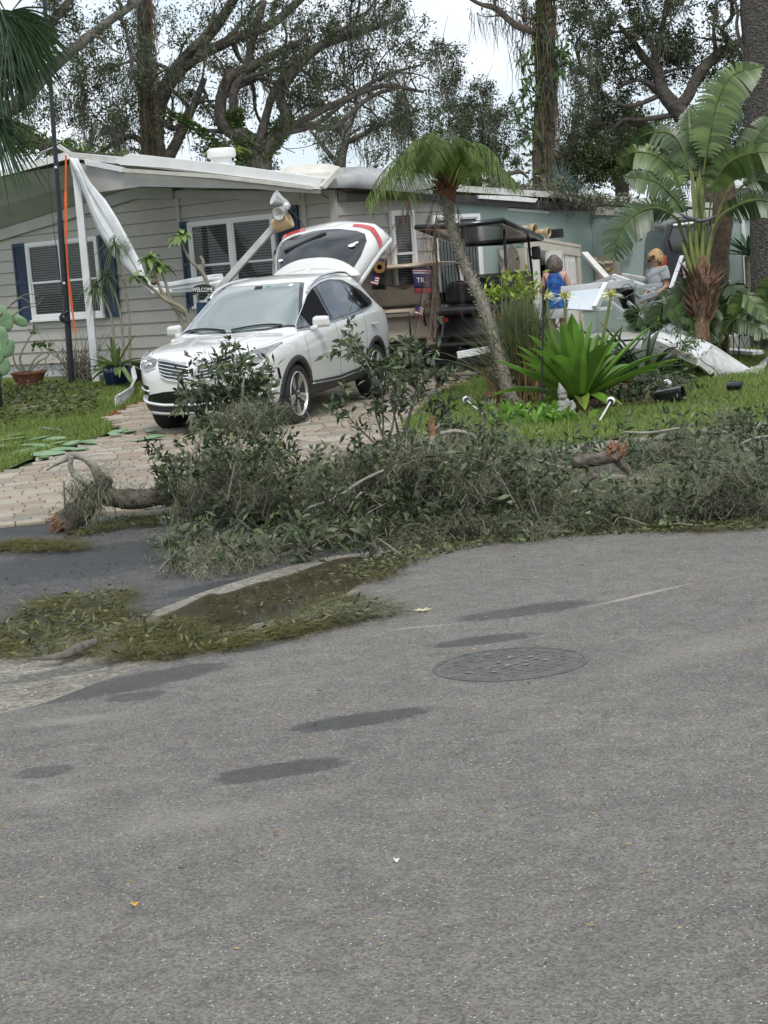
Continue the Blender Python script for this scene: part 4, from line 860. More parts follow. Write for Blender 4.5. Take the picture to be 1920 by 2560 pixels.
# red tail-lamp bar wrapping the gate
P1 = []
for y in np.linspace(.42, 1, 20):
    s = .93 - .30 * (y ** 4) ; w_ = .035 * (1.2 - .5 * (1 - y)) + .02 * y
    P1.append([gate(s - w_, y * .995 * ghw(s), gnn(s, y * .99) + .010), gate(s + w_, y * .995 * ghw(s), gnn(s, y * .99) + .010)])
MB().grid(P1).build('tail_lamp', m_red, tg, smooth=True, local=True)
P1 = [[q.copy() for q in r] for r in P1]
for r in P1:
    for q in r: q.y *= -1
MB().grid(P1).build('tail_lamp', m_red, tg, smooth=True, local=True)
# wiper, stickers on the rear glass
MB().add([gate(.60, -.02, gnn(.6, 0) + .03), gate(.66, -.02, gnn(.66, 0) + .03), gate(.66, .05, gnn(.66, 0) + .03), gate(.36, -.50, gnn(.36, -.6) + .03), gate(.40, -.50, gnn(.4, -.6) + .03)], [(0, 1, 2), (0, 3, 4, 1)]).build('rear_wiper', m_gap, tg, local=True, thick=.02)
MB().lathe([(.035, 0), (.035, .003), (.001, .003)], 16, aim(gate(.24, -.52, gnn(.24, -.72) + .012), gn)).build('round_sticker', m_white, tg, local=True)
b = MB()
for dx, dy, r_ in ((0, 0, .05), (.06, .04, .035), (.04, -.05, .03)): b.lathe([(r_, 0), (r_, .003), (r_ * .5, .003)], 14, aim(gate(.40 + dx, .48 + dy, gnn(.4, .62) + .014), gn))
b.build('heart_sticker', M('sticker_white', (.75, .72, .74), .5), tg, local=True)
# spoiler standing up at the hinge
sa = R(62); sdv = Vector((-math.cos(sa), 0, math.sin(sa)))
P = []
for k in range(8):
    h_ = k / 7; r = []
    for f in np.linspace(-1, 1, 21):
        top = .29 * (1 - abs(f) ** 2.6) + .02; y = f * (.66 + .0 * h_)
        r.append(Vector((hx - .02 + .10 * (1 - f * f), y, hz - .05)) + sdv * (top * h_))
    P.append(r)
MB().grid(P).build('spoiler', m_paint, tg, smooth=True, local=True, thick=.03)
# side returns of the gate and gas struts
for sy in (1, -1):
    MB().bar(Vector((-1.75, sy * .56, 1.30)), gate(.5, sy * .62, -.05), .022, .022).build('gas_strut', m_gap, car, local=True)
    P = []
    for s in SSs: P.append([gate(s, sy * ghw(s), gnn(s, 1)), gate(s, sy * (ghw(s) + .015), gnn(s, 1) - .05), gate(s, sy * (ghw(s) - .02), gnn(s, 1) - .11)])
    MB().grid(P).build('gate_flange', m_paint, tg, smooth=True, local=True, thick=.01)
inn = [[gate(s, f * ghw(s) * .97, gnn(s, f) - .07) for f in FF] for s in SSs]
MB().grid(inn).build('inner_trim', m_clad, tg, smooth=True, local=True)
# ================================================================ GOLF CARTS (local: x right, y forward, z up, origin on the ground under the rear axle)
m_ctan = M('tan_vinyl', (.38, .31, .235), .55, (.43, .36, .28), 8, .1, 50)
m_cblk = M('black_vinyl', (.012, .012, .013), .45, (.02, .02, .02), 10)
m_cbody_b = M('black_cart_body', (.010, .010, .011), .25, coat=.5)
m_cbody_t = M('tan_cart_body', (.40, .33, .25), .35, coat=.4)
m_acr = bpy.data.materials.new('tinted_acrylic'); m_acr.use_nodes = True
_b = m_acr.node_tree.nodes['Principled BSDF']; _b.inputs['Base Color'].default_value = (.28, .24, .17, 1); _b.inputs['Roughness'].default_value = .12; _b.inputs['Alpha'].default_value = .75
def cart(name, label, loc, ang, body, seat, roofz, roofmat, roofthin, shield, tilt=(0, 0)):
    c = thing(name, label, 'golf cart', loc, rotz=-ang, group=None)
    A = dict(parent=c, local=True)
    MB().box((0, .75, .33), (1.04, 2.0, .08)).build('chassis', m_cblk, **A, bevel=.02)
    rb = MB().hexa([(-.50, -.42, .36), (.50, -.42, .36), (.50, .55, .36), (-.50, .55, .36), (-.46, -.34, .74), (.46, -.34, .74), (.48, .55, .72), (-.48, .55, .72)]).build('rear_body', body, **A, bevel=.04)
    for sx in (-1, 1):
        P = [[Vector((sx * x, .36 * math.cos(a), .24 + .33 * math.sin(a))) for x in (.40, .60)] for a in np.linspace(R(-5), R(185), 14)]
        MB().grid(P).build('fender', body, **A, smooth=True, thick=.02)
        MB().box((sx * .40, -.40, .64), (.10, .04, .075)).build('tail_lamp', m_red, **A, bevel=.012)
    MB().box((0, .42, .76), (1.02, .46, .12)).build('front_seat', seat, **A, bevel=.045)
    MB().box((0, .20, 1.0), (1.0, .11, .34), Matrix.Rotation(R(-8), 3, 'X')).build('front_backrest', seat, **A, bevel=.045)
    MB().box((0, -.36, .76), (1.02, .42, .12)).build('rear_seat', seat, **A, bevel=.045)
    hump = [(-.5, 0), (.5, 0), (.5, .24), (.42, .31), (.28, .335), (.14, .31), (.05, .265), (-.05, .265), (-.14, .31), (-.28, .335), (-.42, .31), (-.5, .24)]
    MB().prism(hump, .11, Matrix.Translation((0, .09, .86)) @ Matrix.Rotation(R(90 + 6), 4, 'X')).build('rear_backrest', seat, **A, bevel=.04)
    MB().box((0, -.86, .30), (.96, .40, .035)).build('footplate', m_cblk, **A, bevel=.01)
    b = MB()
    for sx in (-1, 1): b.bar((sx * .36, -.5, .34), (sx * .36, -1.0, .30), .04, .05); b.tube(cr([(sx * .50, -.08, .86), (sx * .53, -.36, .94), (sx * .53, -.6, .92), (sx * .5, -.62, .72), (sx * .46, -.45, .55)], 4), .016, 7)
    b.tube([(-.4, -1.02, .36), (-.4, -1.02, .78), (.4, -1.02, .78), (.4, -1.02, .36)], .016, 7); b.build('grab_bars', m_cblk, **A, smooth=True)
    MB().hexa([(-.48, 1.42, .34), (.48, 1.42, .34), (.40, 2.02, .40), (-.40, 2.02, .40), (-.48, 1.30, .86), (.48, 1.30, .86), (.36, 1.95, .70), (-.36, 1.95, .70)]).build('front_cowl', body, **A, bevel=.05)
    MB().box((0, 1.28, .92), (1.0, .16, .16)).build('dashboard', m_cblk, **A, bevel=.03)
    b = MB(); a0 = Vector((-.25, 1.0, 1.02)); b.tube([a0 + Vector((.17 * math.cos(t), .06 * math.sin(t), .16 * math.sin(t))) for t in np.linspace(0, 6.283, 22)], .014, 6); b.bar(a0, (-.25, 1.3, .9), .03, .03); b.bar(a0 - Vector((.16, 0, 0)), a0 + Vector((.16, 0, 0)), .02, .02); b.build('steering_wheel', m_cblk, **A, smooth=True)
    for y in (0, 1.66):
        for sx in (-1, 1):
            rt = Matrix.Translation((sx * .50, y, .235)) @ Matrix.Rotation(R(90 * sx), 4, 'Y')
            w = MB().lathe([(.13, -.10), (.20, -.10), (.232, -.07), (.235, 0), (.232, .07), (.20, .10), (.14, .10)], 28, rt).build('wheel', m_tyre, **A, auto=50)
            rm = MB().lathe([(.145, .05), (.15, .085), (.135, .09), (.08, .05), (.05, .08), (.005, .085)], 24, rt).build('rim', m_chrome, w, local=True, auto=40)
    rz_ = roofz
    for sx in (-1, 1):
        MB().tube(cr([(sx * .50, -.30, .70), (sx * .52, -.28, 1.1), (sx * .52, -.22, rz_)], 4), .020, 8).build('strut', m_cblk, **A, smooth=True)
        MB().tube(cr([(sx * .47, 1.42, .80), (sx * .51, 1.22, 1.3), (sx * .52, 1.08, rz_)], 4), .020, 8).build('strut', m_cblk, **A, smooth=True)
        if shield: mi = MB().box((sx * .60, 1.22, 1.50), (.14, .05, .20)).build('mirror', m_cblk, **A, bevel=.025); MB().box((sx * .545, 1.19, 1.44), (.05, .03, .05)).build('mirror_arm', m_cblk, mi, local=True)
    # roof: shallow tray with a rim, underside ribs
    x0, y0, y1 = (.64, -.70, 1.45) if roofthin > .03 else (.56, -.55, 1.35); P = []
    for j, y in enumerate(np.linspace(y0, y1, 9)):
        P.append([Vector((x, y, rz_ + roofthin * (1.0 - abs(x / x0) ** 3) * (1 - abs((y - .4) / .95) ** 3) + tilt[0] * x + tilt[1] * (y - .4))) for x in np.linspace(-x0, x0, 9)])
    rf_ = MB().grid(P).build('roof', roofmat, **A, smooth=True, thick=.035)
    b = MB(); q = [P[0][0], P[0][4], P[0][8], P[4][8], P[8][8], P[8][4], P[8][0], P[4][0], P[0][0]]
    b.tube([v - Vector((0, 0, .02)) for v in q], .042 if roofthin > .03 else .028, 8); b.build('rim', roofmat if roofthin > .03 else m_cbody_t, rf_, local=True, smooth=True)
    if shield: MB().hexa([(-.47, 1.40, .90), (.47, 1.40, .90), (.47, 1.385, .90), (-.47, 1.385, .90), (-.47, 1.27, 1.24), (.47, 1.27, 1.24), (.47, 1.255, 1.24), (-.47, 1.255, 1.24)]).build('folded_windscreen', m_acr, **A)
    return c
SLZ = .21
def onz(px, py, z): r = ray(px, py); k = (z - CAMH) / r[2]; return Vector(CAM0 + r * k)
s1, s2 = onz(1030, 898, SLZ), onz(1225, 889, SLZ); sdir = (s2 - s1).normalized(); s0 = s1 - sdir * .9; s3 = s2 + sdir * 2.6
slab_poly = [s0, s3, Vector(HP(-4.2, IC - .1, 0)), Vector(HP(-.06, IC - .1, 0)), Vector(HP(-.06, TG, 0)), Vector(HP(-.06, .6, 0))]
b = MB().add([(q.x, q.y, SLZ) for q in slab_poly] + [(q.x, q.y, -.2) for q in slab_poly], [tuple(range(6)), tuple(range(11, 5, -1))] + [(i, (i + 1) % 6, 6 + (i + 1) % 6, 6 + i) for i in range(6)])
b.build('carport_slab', M('pale_concrete', (.42, .41, .39), .85, (.5, .49, .46), 10, .3, 50))['kind'] = 'structure'
cart('golf_cart', 'black golf cart with black canopy and mirrors beside the leaning palm', (1.62, 26.0, SLZ), R(20), m_cbody_b, m_cblk, 1.87, m_cbody_b, .05, True, (0, -.13))
bc = cart('golf_cart', 'tan golf cart with rear bench standing behind the white car', (.56, 27.0, SLZ), R(20), m_cbody_t, m_ctan, 1.47, M('tan_roof', (.46, .33, .22), .5, (.52, .39, .27), 6), .02, False)
# banners
def banner(name, label, tl, tr, bl, br, D, bands, mat_i=None):
    o = thing(name, label, 'banner', tuple(W(*tl, D))); tl, tr, bl, br = (W(*q, D) for q in (tl, tr, bl, br)); y0 = 0
    for i, (f0, f1, mat) in enumerate(bands):
        P = []
        for f in np.linspace(f0, f1, 5): P.append([(tl.lerp(tr, u)).lerp(bl.lerp(br, u), f) + Vector((0, .03 * math.sin(u * 7 + f * 3), 0)) for u in np.linspace(0, 1, 9)])
        MB().grid(P).build('cloth_band', mat, o, smooth=True, thick=.004)
    return o, tl, tr, bl, br
m_bl = M('flag_blue', (.02, .018, .085), .8); m_rd = M('flag_red', (.22, .015, .025), .8); m_wh = M('flag_white', (.65, .62, .62), .8); m_pu = M('flag_purple', (.10, .025, .12), .8)
o, tl, tr, bl, br = banner('banner', 'blue and red lettered banner hanging from the tan cart', (1031, 672), (1078, 672), (1037, 733), (1078, 733), 25.9, [(0, .06, m_pu), (.06, .10, m_wh), (.10, .15, m_rd), (.15, .19, m_wh), (.19, .80, m_bl), (.80, 1, m_rd)])
ux = (tr - tl).normalized(); uy = (tl - bl).normalized(); mid = tl.lerp(br, .5)
textmesh('lettering', 'TR', .10, m_wh, o, mid + uy * .01 - Vector((0, .045, 0)) - ux * .02, ux, uy)
o, tl, tr, bl, br = banner('banner', 'black banner with a gold round emblem beside the raised tailgate', (930, 646), (968, 646), (930, 724), (965, 724), 26.2, [(0, 1, M('flag_black', (.012, .012, .014), .8))])
m_gold = M('flag_gold', (.22, .11, .03), .7); cc = tl.lerp(tr, .5).lerp(bl.lerp(br, .5), .28) - Vector((0, .05, 0)); b = MB()
fr = Matrix.Translation(cc) @ Matrix.Rotation(R(90), 4, 'X')
for k in range(12): a = k * math.pi / 6; b.prism([(.085 * math.cos(a - .06), .085 * math.sin(a - .06)), (.105 * math.cos(a), .105 * math.sin(a)), (.085 * math.cos(a + .06), .085 * math.sin(a + .06))], .004, fr)
b.lathe([(.074, 0), (.085, 0), (.085, .005), (.074, .005)], 24, fr); b.prism([(.04 * math.cos(a), .04 * math.sin(a)) for a in np.linspace(0, 6.28, 9)[:-1]], .005, fr); b.build('emblem', m_gold, o)
def stickflag(x, y, D, lab):
    p = W(x, y, D); o = thing('hand_flag', lab, 'flag', tuple(p)); u = Vector((1, 0, -.3)).normalized(); v = Vector((.3, 0, 1)).normalized()
    MB().tube([p + u * .0 - v * .12, p + v * .08], .004, 5).build('stick', m_cblk, o)
    for i in range(7): MB().hexa([p + u * a + v * c + Vector((0, d, 0)) for d in (-.002, .002) for a, c in ((0, .07 - i * .018), (.11, .07 - i * .018), (.11, .052 - i * .018), (0, .052 - i * .018))]).build('stripe', m_rd if i % 2 == 0 else m_wh, o)
    MB().hexa([p + u * a + v * c + Vector((0, d, 0)) for d in (-.005, -.003) for a, c in ((0, .07), (.05, .07), (.05, 0), (0, 0))]).build('canton', m_bl, o)
stickflag(928, 700, 25.9, 'tiny striped flag stuck beside the black banner'); stickflag(1038, 775, 24.9, 'tiny striped flag fixed to the black cart grab bar')
# low slab edge in front of the carts and a dropped white rail
a, c = W(1143, 888, 24.9), W(1222, 874, 24.9); tag(MB().bar(a, c, .05, .10, up=(0, 0, 1)).build('dropped_rail', m_alu, bevel=.008), 'short white metal rail lying behind the black cart', 'rail')
# ================================================================ CARPORT WALL THINGS
tc0 = IC - .62
q = [PR(1308, 588, -.62), PR(1448, 612, -.62)]; a, c = q; cdir = (c - a); cdir.z = 0; cw_ = cdir.length; cdir.normalize(); bd = Vector(HA)
cl_ = thing('closet', 'white wooden closet with folding panel doors in the carport corner', 'closet', (a.x, a.y, .12))
zt0, zt1 = a.z, c.z
def CP(x, d, z): return Vector((a.x, a.y, 0)) + cdir * x - bd * d + Vector((0, 0, z))
m_cwh = M('closet_paint', (.60, .58, .54), .5, (.68, .66, .62), 4); m_cbe = M('closet_beige', (.48, .44, .36), .6, (.54, .50, .42), 4)
zz = lambda x: zt0 + (zt1 - zt0) * x / cw_
MB().hexa([CP(0, -.5, zz(0) - .05), CP(cw_, -.5, zz(cw_) - .05), CP(cw_, .03, zz(cw_) - .05), CP(0, .03, zz(0) - .05), CP(0, -.5, zz(0)), CP(cw_, -.5, zz(cw_)), CP(cw_, .03, zz(cw_)), CP(0, .03, zz(0))]).build('top_board', m_cbe, cl_)
MB().hexa([CP(0, 0, zz(0) - .20), CP(cw_, 0, zz(cw_) - .20), CP(cw_, .02, zz(cw_) - .20), CP(0, .02, zz(0) - .20), CP(0, 0, zz(0) - .052), CP(cw_, 0, zz(cw_) - .052), CP(cw_, .02, zz(cw_) - .052), CP(0, .02, zz(0) - .052)]).build('header', m_cbe, cl_)
for x0, x1 in ((0, .06), (cw_ - .10, cw_)): MB().hexa([CP(x0, -.5, .12), CP(x1, -.5, .12), CP(x1, .012, .12), CP(x0, .012, .12), CP(x0, -.5, zz(x0) - .205), CP(x1, -.5, zz(x1) - .205), CP(x1, .012, zz(x1) - .205), CP(x0, .012, zz(x0) - .205)]).build('side_panel', m_cbe, cl_)
MB().hexa([CP(.07, -.48, .12), CP(cw_ - .11, -.48, .12), CP(cw_ - .11, -.45, .12), CP(.07, -.45, .12), CP(.07, -.48, 1.5), CP(cw_ - .11, -.48, 1.5), CP(cw_ - .11, -.45, 1.5), CP(.07, -.45, 1.5)]).build('back', m_dark, cl_)
def panel_door(x0, x1, d0, d1):
    z0, z1 = .14, zz(x0) - .215; o = MB().hexa([CP(x0, d0 - .03, z0), CP(x1, d1 - .03, z0), CP(x1, d1, z0), CP(x0, d0, z0), CP(x0, d0 - .03, z1), CP(x1, d1 - .03, z1), CP(x1, d1, z1), CP(x0, d0, z1)]).build('folding_door', m_cwh, cl_)
    w = x1 - x0
    for f0, f1 in ((.06, .38), (.44, .60), (.66, .94)):
        for g0, g1 in ((.12, .45), (.55, .88)) if w > .25 else ((.18, .82),):
            xa, xb = x0 + w * g0, x0 + w * g1; da, db = d0 + (d1 - d0) * g0, d0 + (d1 - d0) * g1; ya, yb = z0 + (z1 - z0) * f0, z0 + (z1 - z0) * f1
            MB().hexa([CP(xa, da + .001, ya), CP(xb, db + .001, ya), CP(xb - .01, db + .012, ya + .01), CP(xa + .01, da + .012, ya + .01), CP(xa, da + .001, yb), CP(xb, db + .001, yb), CP(xb - .01, db + .012, yb - .01), CP(xa + .01, da + .012, yb - .01)]).build('raised_panel', m_cwh, o)
k = cw_ / 147
panel_door(12 * k, 38 * k, 0, 0); panel_door(54 * k, 84 * k, .02, .10); panel_door(85 * k, 104 * k, .10, 0); panel_door(106 * k, 134 * k, 0, 0)
m_terr = M('tan_ceramic', (.40, .29, .18), .5, (.5, .38, .25), 9)
for x, y, r_, lab in ((1326, 574, .11, 'large tan spotlight lying on top of the closet'), (1364, 580, .085, 'small tan spotlight lying on top of the closet')):
    p = PR(x, y, -.35); o = thing('spotlight', lab, 'spotlight', tuple(p)); mt = aim(p, (.85, -.5, -.12))
    MB().lathe([(r_ * .55, -r_ * 1.6), (r_ * .6, -r_ * .6), (r_ * .4, -r_ * .4), (r_ * .85, -r_ * .1), (r_, r_ * .8), (r_ * .9, r_ * .82), (r_ * .8, r_ * .2)], 18, mt).build('housing', m_terr, o, auto=50); MB().lathe([(r_ * .75, r_ * .3), (r_ * .76, r_ * .34), (.005, r_ * .34)], 16, mt).build('lens', m_dark, o)
    MB().bar(p - Vector((0, 0, r_ * 2)), p, .03, .03).build('foot', m_terr, o)
p = PR(1391, 594, -.35); sp = thing('speaker', 'small black box speaker on top of the closet', 'speaker', tuple(p)); MB().box(p + Vector((0, 0, .07)), (.22, .16, .15), Matrix.Rotation(R(-25), 3, 'Z')).build('cabinet', m_cblk, sp, bevel=.012); MB().lathe([(.05, 0), (.05, .006), (.01, .002)], 16, aim(p + Vector((.05, -.09, .07)), (.4, -1, 0))).build('cone', m_dark, sp)
# wall fish, ornaments, shell board
def fish(o, c, ux, uz, un, L_, H_, mat, mat2, deep=False):
    t = np.linspace(0, 6.283, 26)[:-1]; body = [(L_ * .5 * math.cos(a), H_ * .5 * math.sin(a) * (1 if not deep else 1 + .3 * abs(math.sin(a)))) for a in t]
    fr = Matrix((ux, uz, un)).transposed().to_4x4(); fr.translation = c
    MB().prism(body, .03, fr).build('body', mat, o, bevel=.01)
    MB().prism([(-L_ * .45, 0), (-L_ * .78, H_ * .30), (-L_ * .70, 0), (-L_ * .78, -H_ * .30)], .022, fr).build('tail', mat2, o)
    MB().prism([(-L_ * .25, H_ * .42), (L_ * .05, H_ * (.8 if deep else .62)), (L_ * .22, H_ * .42)], .022, fr).build('fin', mat2, o); MB().prism([(-L_ * .2, -H_ * .42), (0, -H_ * (.75 if deep else .6)), (L_ * .18, -H_ * .42)], .022, fr).build('fin', mat2, o)
    MB().lathe([(L_ * .05, 0), (L_ * .05, .012), (.002, .014)], 12, fr @ Matrix.Translation((L_ * .3, H_ * .1, .03))).build('eye', m_dark, o)
m_fw = M('weathered_wood', (.12, .10, .08), .8, (.2, .17, .14), 14, .4, 40); m_fb = M('fish_blue', (.05, .13, .17), .6, (.35, .42, .42), 18)
p = PR(1278, 655, -.5); un = -Vector(HA); ux = Vector(HB); fo = thing('carved_fish', 'large grey carved wooden fish hanging on the pale green wall', 'fish ornament', tuple(p)); fish(fo, p, ux, Vector((0, 0, 1)), un, .42, .42, m_fw, m_fw, True)
for x, y, lab in ((1469, 642, 'blue fish ornament hung between closet and shell board'), (1572, 634, 'blue and white fish ornament hung beside the white batten')):
    p = PL(x, y, IC - .06); o = thing('fish_ornament', lab, 'fish ornament', tuple(p)); ux2 = -Vector(HA); fish(o, p, ux2, Vector((0, 0, 1)), -Vector(HB), .14, .085, m_fb, m_fb)
    MB().tube([p + ux2 * .05 + Vector((0, 0, .04)), p + Vector((0, 0, .17)), p - ux2 * .05 + Vector((0, 0, .04))], .003, 5).build('hanger', m_pole, o)
p0, p1 = PL(1488, 640, IC - .06), PL(1552, 702, IC - .06); sb = thing('shell_board', 'tan board decorated with shells on the pale green wall', 'wall decoration', tuple(p1))
ux2 = -Vector(HA); wd = (p1 - p0).dot(ux2); ht = p0.z - p1.z
P = []; MB().hexa([p0 + ux2 * x - Vector((0, 0, z)) - Vector(HB) * d for z in (ht, 0) for x, d in ((0, 0), (wd, 0), (wd, .03), (0, .03))]).build('board', M('driftwood_board', (.33, .27, .22), .8, (.42, .36, .30), 9, .4, 30), sb)
m_shell = M('shells', (.55, .48, .36), .5, (.66, .6, .5), 20)
for k in range(16):
    f = k / 15; c = p0 + ux2 * (wd * (.04 + .9 * f)) - Vector((0, 0, .02 + .10 * math.sin(f * 3.1) + random.uniform(0, .05))) - Vector(HB) * .045; MB().ball(c, (.022, .016, .028), 6).build('shell', m_shell, sb, smooth=True)
c = p0 + ux2 * wd * .6 - Vector((0, 0, ht * .55)) - Vector(HB) * .05; MB().ball(c, (.085, .02, .03), 8).build('starfish', M('amber_shell', (.40, .24, .07), .5), sb, smooth=True)
for k in range(5): c = p0 + ux2 * (wd * random.uniform(.1, .9)) - Vector((0, 0, ht * random.uniform(.45, .9))) - Vector(HB) * .04; MB().ball(c, .014, 6).build('dark_knob', m_dark, sb, smooth=True)
# ================================================================ COLLAPSED FRAMES
def beam(a, c, Da, Dc, w, h, mat, label, name='fallen_bar'):
    o = MB().bar(W(*a, Da), W(*c, Dc), w, h).build(name, mat, bevel=.006); return tag(o, label, 'metal bar' if mat != m_cream else 'wooden bar', 'collapsed carport bars')
beam((1405, 726), (1584, 707), 25.6, 25.0, .07, .11, m_alu, 'longest white bar lying level before the woman in blue')
beam((1516, 712), (1487, 772), 25.1, 24.6, .07, .10, m_alu, 'short white bar sloping down from the level white bar')
beam((1461, 633), (1527, 706), 27.2, 26.2, .10, .05, m_cream, 'cream plank sticking up before the shell board')
beam((1476, 714), (1534, 691), 26.2, 26.0, .05, .06, m_alud, 'grey bar rising to the ridge of the collapsed frame')
beam((1532, 690), (1638, 726), 26.0, 25.6, .06, .07, m_alu, 'white bar sloping from the ridge towards the blond person')
beam((1556, 687), (1640, 702), 26.5, 26.2, .07, .05, m_alud, 'grey bar lying flat behind the collapsed frame')
beam((1575, 756), (1642, 733), 25.0, 25.1, .08, .07, m_alu, 'white bar beside the black bucket')
beam((1570, 755), (1605, 790), 24.8, 24.4, .04, .05, m_cream, 'thin tan stick below the black bucket')
beam((1705, 640), (1672, 735), 26.5, 26.0, .06, .03, m_alu, 'white upright bar leaning beside the big leaf plant')
beam((1785, 690), (1822, 706), 25.6, 25.5, .07, .06, m_alu, 'white stub of bar right of the big leaf plant trunk')
for k, (a_, c_, w_, lab) in enumerate((((1440, 742), (1500, 738), .09, 'white bar lying across the bluish fallen screen'), ((1540, 700), (1600, 745), .05, 'thin white bar crossing under the frame ridge'), ((1590, 718), (1655, 712), .06, 'white bar resting level beside the blond person'), ((1600, 770), (1660, 752), .10, 'wide white bar under the big torn leaves'), ((1455, 780), (1540, 768), .06, 'white bar half buried in the lily leaves'), ((1510, 742), (1560, 782), .05, 'thin white bar sloping behind the lily flowers'), ((1620, 690), (1668, 668), .04, 'thin bar rising behind the blond person'), ((1545, 800), (1625, 790), .12, 'wide white panel edge behind the dark strap plant'))): beam(a_, c_, 25.3 - .12 * k, 25.1 - .12 * k, w_, .05, (m_alu, m_alud)[k % 2], lab)
b = MB(); P = [W(1428, 728, 25.4), W(1512, 719, 25.1), W(1482, 775, 24.6), W(1418, 772, 24.9)]; b.add(P, [(0, 1, 2, 3)]); fp_ = b.build('glazed_screen', M('bluish_panel', (.50, .56, .60), .3, (.58, .63, .66), 5), thick=.02); tag(fp_, 'bluish white fallen screen leaning under the level white bar', 'screen')
bp = W(1566, 745, 24.9); bk_ = thing('bucket', 'round black bucket on the heap of fallen bars', 'bucket', tuple(bp)); MB().lathe([(.10, -.12), (.13, .06), (.14, .07), (.125, .07), (.095, -.1)], 18, aim(bp, (-.3, -.3, .9))).build('tub', m_cbody_b, bk_, auto=50); MB().tube(cr([bp + Vector((-.13, 0, .07)), bp + Vector((0, -.1, .2)), bp + Vector((.13, 0, .07))], 6), .005, 5).build('handle', m_pole, bk_)
rp_ = MB()
for k in range(40): c = W(1545 + random.uniform(-25, 30), 728 + random.uniform(-6, 14), 25.2); rp_.tube(cr([c, c + Vector((random.uniform(-.1, .1), 0, .08)), c + Vector((random.uniform(-.22, .22), -.05, random.uniform(-.02, .12)))], 3), .004, 4)
tag(rp_.build('wire_tangle', M('rusty_wire', (.10, .03, .02), .8)), 'tangle of dark rusty wire among the fallen bars', 'wire')
# bent white roof sheet on the lawn
E_, F_, D_, B_, A_, C_ = G(1801, 947), G(1876, 936), W(1745, 896, 22.3), W(1783, 868, 23.2), W(1674, 815, 24.4), W(1625, 845, 23.4)
E_.z += .03; F_.z += .04; G_ = G(1925, 905); G_.z += .10; H_ = G(1905, 945); H_.z += .05
def quadgrid(a, b_, c, d, n=6, w=.02): return [[a.lerp(b_, i / n).lerp(d.lerp(c, i / n), j / n) + Vector((0, 0, w * math.sin(i * 1.3) * math.sin(j * 1.9))) for i in range(n + 1)] for j in range(n + 1)]
b = MB(); rs_ = thing('roof_sheet', 'large bent white roof sheet lying on the right lawn', 'metal sheet', tuple(E_))
MB().grid(quadgrid(A_, B_, D_, C_)).build('upper_panel', m_alu, rs_, thick=.03); MB().grid(quadgrid(B_, F_, E_, D_)).build('folded_panel', m_alud, rs_, thick=.03); MB().grid(quadgrid(F_, G_, H_, E_.lerp(F_, .6))).build('crumpled_end', m_alud, rs_, thick=.02)
b = MB()
for p_, q_ in ((C_, D_), (D_, E_)): b.bar(p_ - Vector((0, 0, .04)), q_ - Vector((0, 0, .04)), .04, .10)
b.build('edge_channel', m_cream, rs_); b = MB()
for f in (.33, .66): b.bar(A_.lerp(C_, f) + Vector((0, 0, .02)), B_.lerp(D_, f) + Vector((0, 0, .02)), .03, .025)
b.build('rib', m_alu, rs_)
a, c = G(1830, 900), G(1905, 905); tag(MB().bar(a + Vector((0, .3, .12)), c + Vector((0, .2, .12)), .2, .06).build('roof_offcut', m_alu, bevel=.01), 'narrow white roof offcut behind the bent sheet', 'metal sheet')
# dark vehicle under the carport and the next shed
vh = thing('parked_vehicle', 'dark vehicle mostly hidden behind the big torn leaves', 'vehicle', tuple(W(1730, 790, 28.5)))
m_dk = M('dark_vehicle_paint', (.018, .02, .024), .25, coat=.6); VP = lambda x, y, D=28.5: W(x, y, D)
def vq(name, pts, D, th, mat):
    P = [VP(x, y, D) for x, y in pts]; n = len(P); d = Vector((0, th, 0)); MB().add(P + [q + d for q in P], [tuple(range(n)), tuple(range(2 * n - 1, n - 1, -1))] + [(i, (i + 1) % n, n + (i + 1) % n, n + i) for i in range(n)]).build(name, mat, vh, bevel=.03)
vq('body', [(1655, 600), (1668, 560), (1700, 545), (1790, 545), (1815, 600), (1822, 700), (1815, 780), (1665, 780), (1650, 700)], 28.6, 1.8, m_dk)
vq('rear_window', [(1672, 600), (1682, 568), (1775, 562), (1792, 610), (1780, 625), (1680, 628)], 28.55, .03, m_cglass); vq('bumper', [(1655, 720), (1818, 712), (1818, 742), (1655, 750)], 28.5, .08, M('grey_bumper', (.12, .125, .13), .4))
vq('light_bar', [(1682, 560), (1770, 550), (1772, 556), (1684, 566)], 28.5, .05, m_alu); vq('tail_lamp', [(1655, 640), (1668, 638), (1668, 680), (1657, 682)], 28.5, .05, m_red); vq('spare_cover', [(1705, 660), (1730, 640), (1765, 650), (1772, 690), (1745, 715), (1712, 705)], 28.45, .1, m_alud)
sh = thing('shed', 'pale sided shed wall with black corner post behind the right tree', 'shed', tuple(W(1880, 800, 33)))
SW = lambda x, z: Vector((W(1846, 650, 33).x + x, 33, z)); m_shed = M('shed_siding', (.52, .51, .47), .6, (.58, .57, .53), 3)
sx = MB().box(tuple(SW(2.0, 1.2) + Vector((0, .2, 0))), (4.0, .3, 2.7)).build('wall', m_shed, sh); z = .1
while z < 2.6: p = SW(0, z); MB().hexa([p + Vector(q) for q in ((0, .03, 0), (3.9, .03, 0), (3.9, .049, 0), (0, .049, 0), (0, .045, .19), (3.9, .045, .19), (3.9, .049, .19), (0, .049, .19))]).build('siding_board', m_shed, sx); z += .2
p = SW(-.06, 1.2); MB().box(tuple(p), (.07, .08, 2.6)).build('corner_post', m_pole, sh); MB().box(tuple(p + Vector((.09, -.01, 0))), (.06, .06, 2.5)).build('downpipe', m_trim, sh)
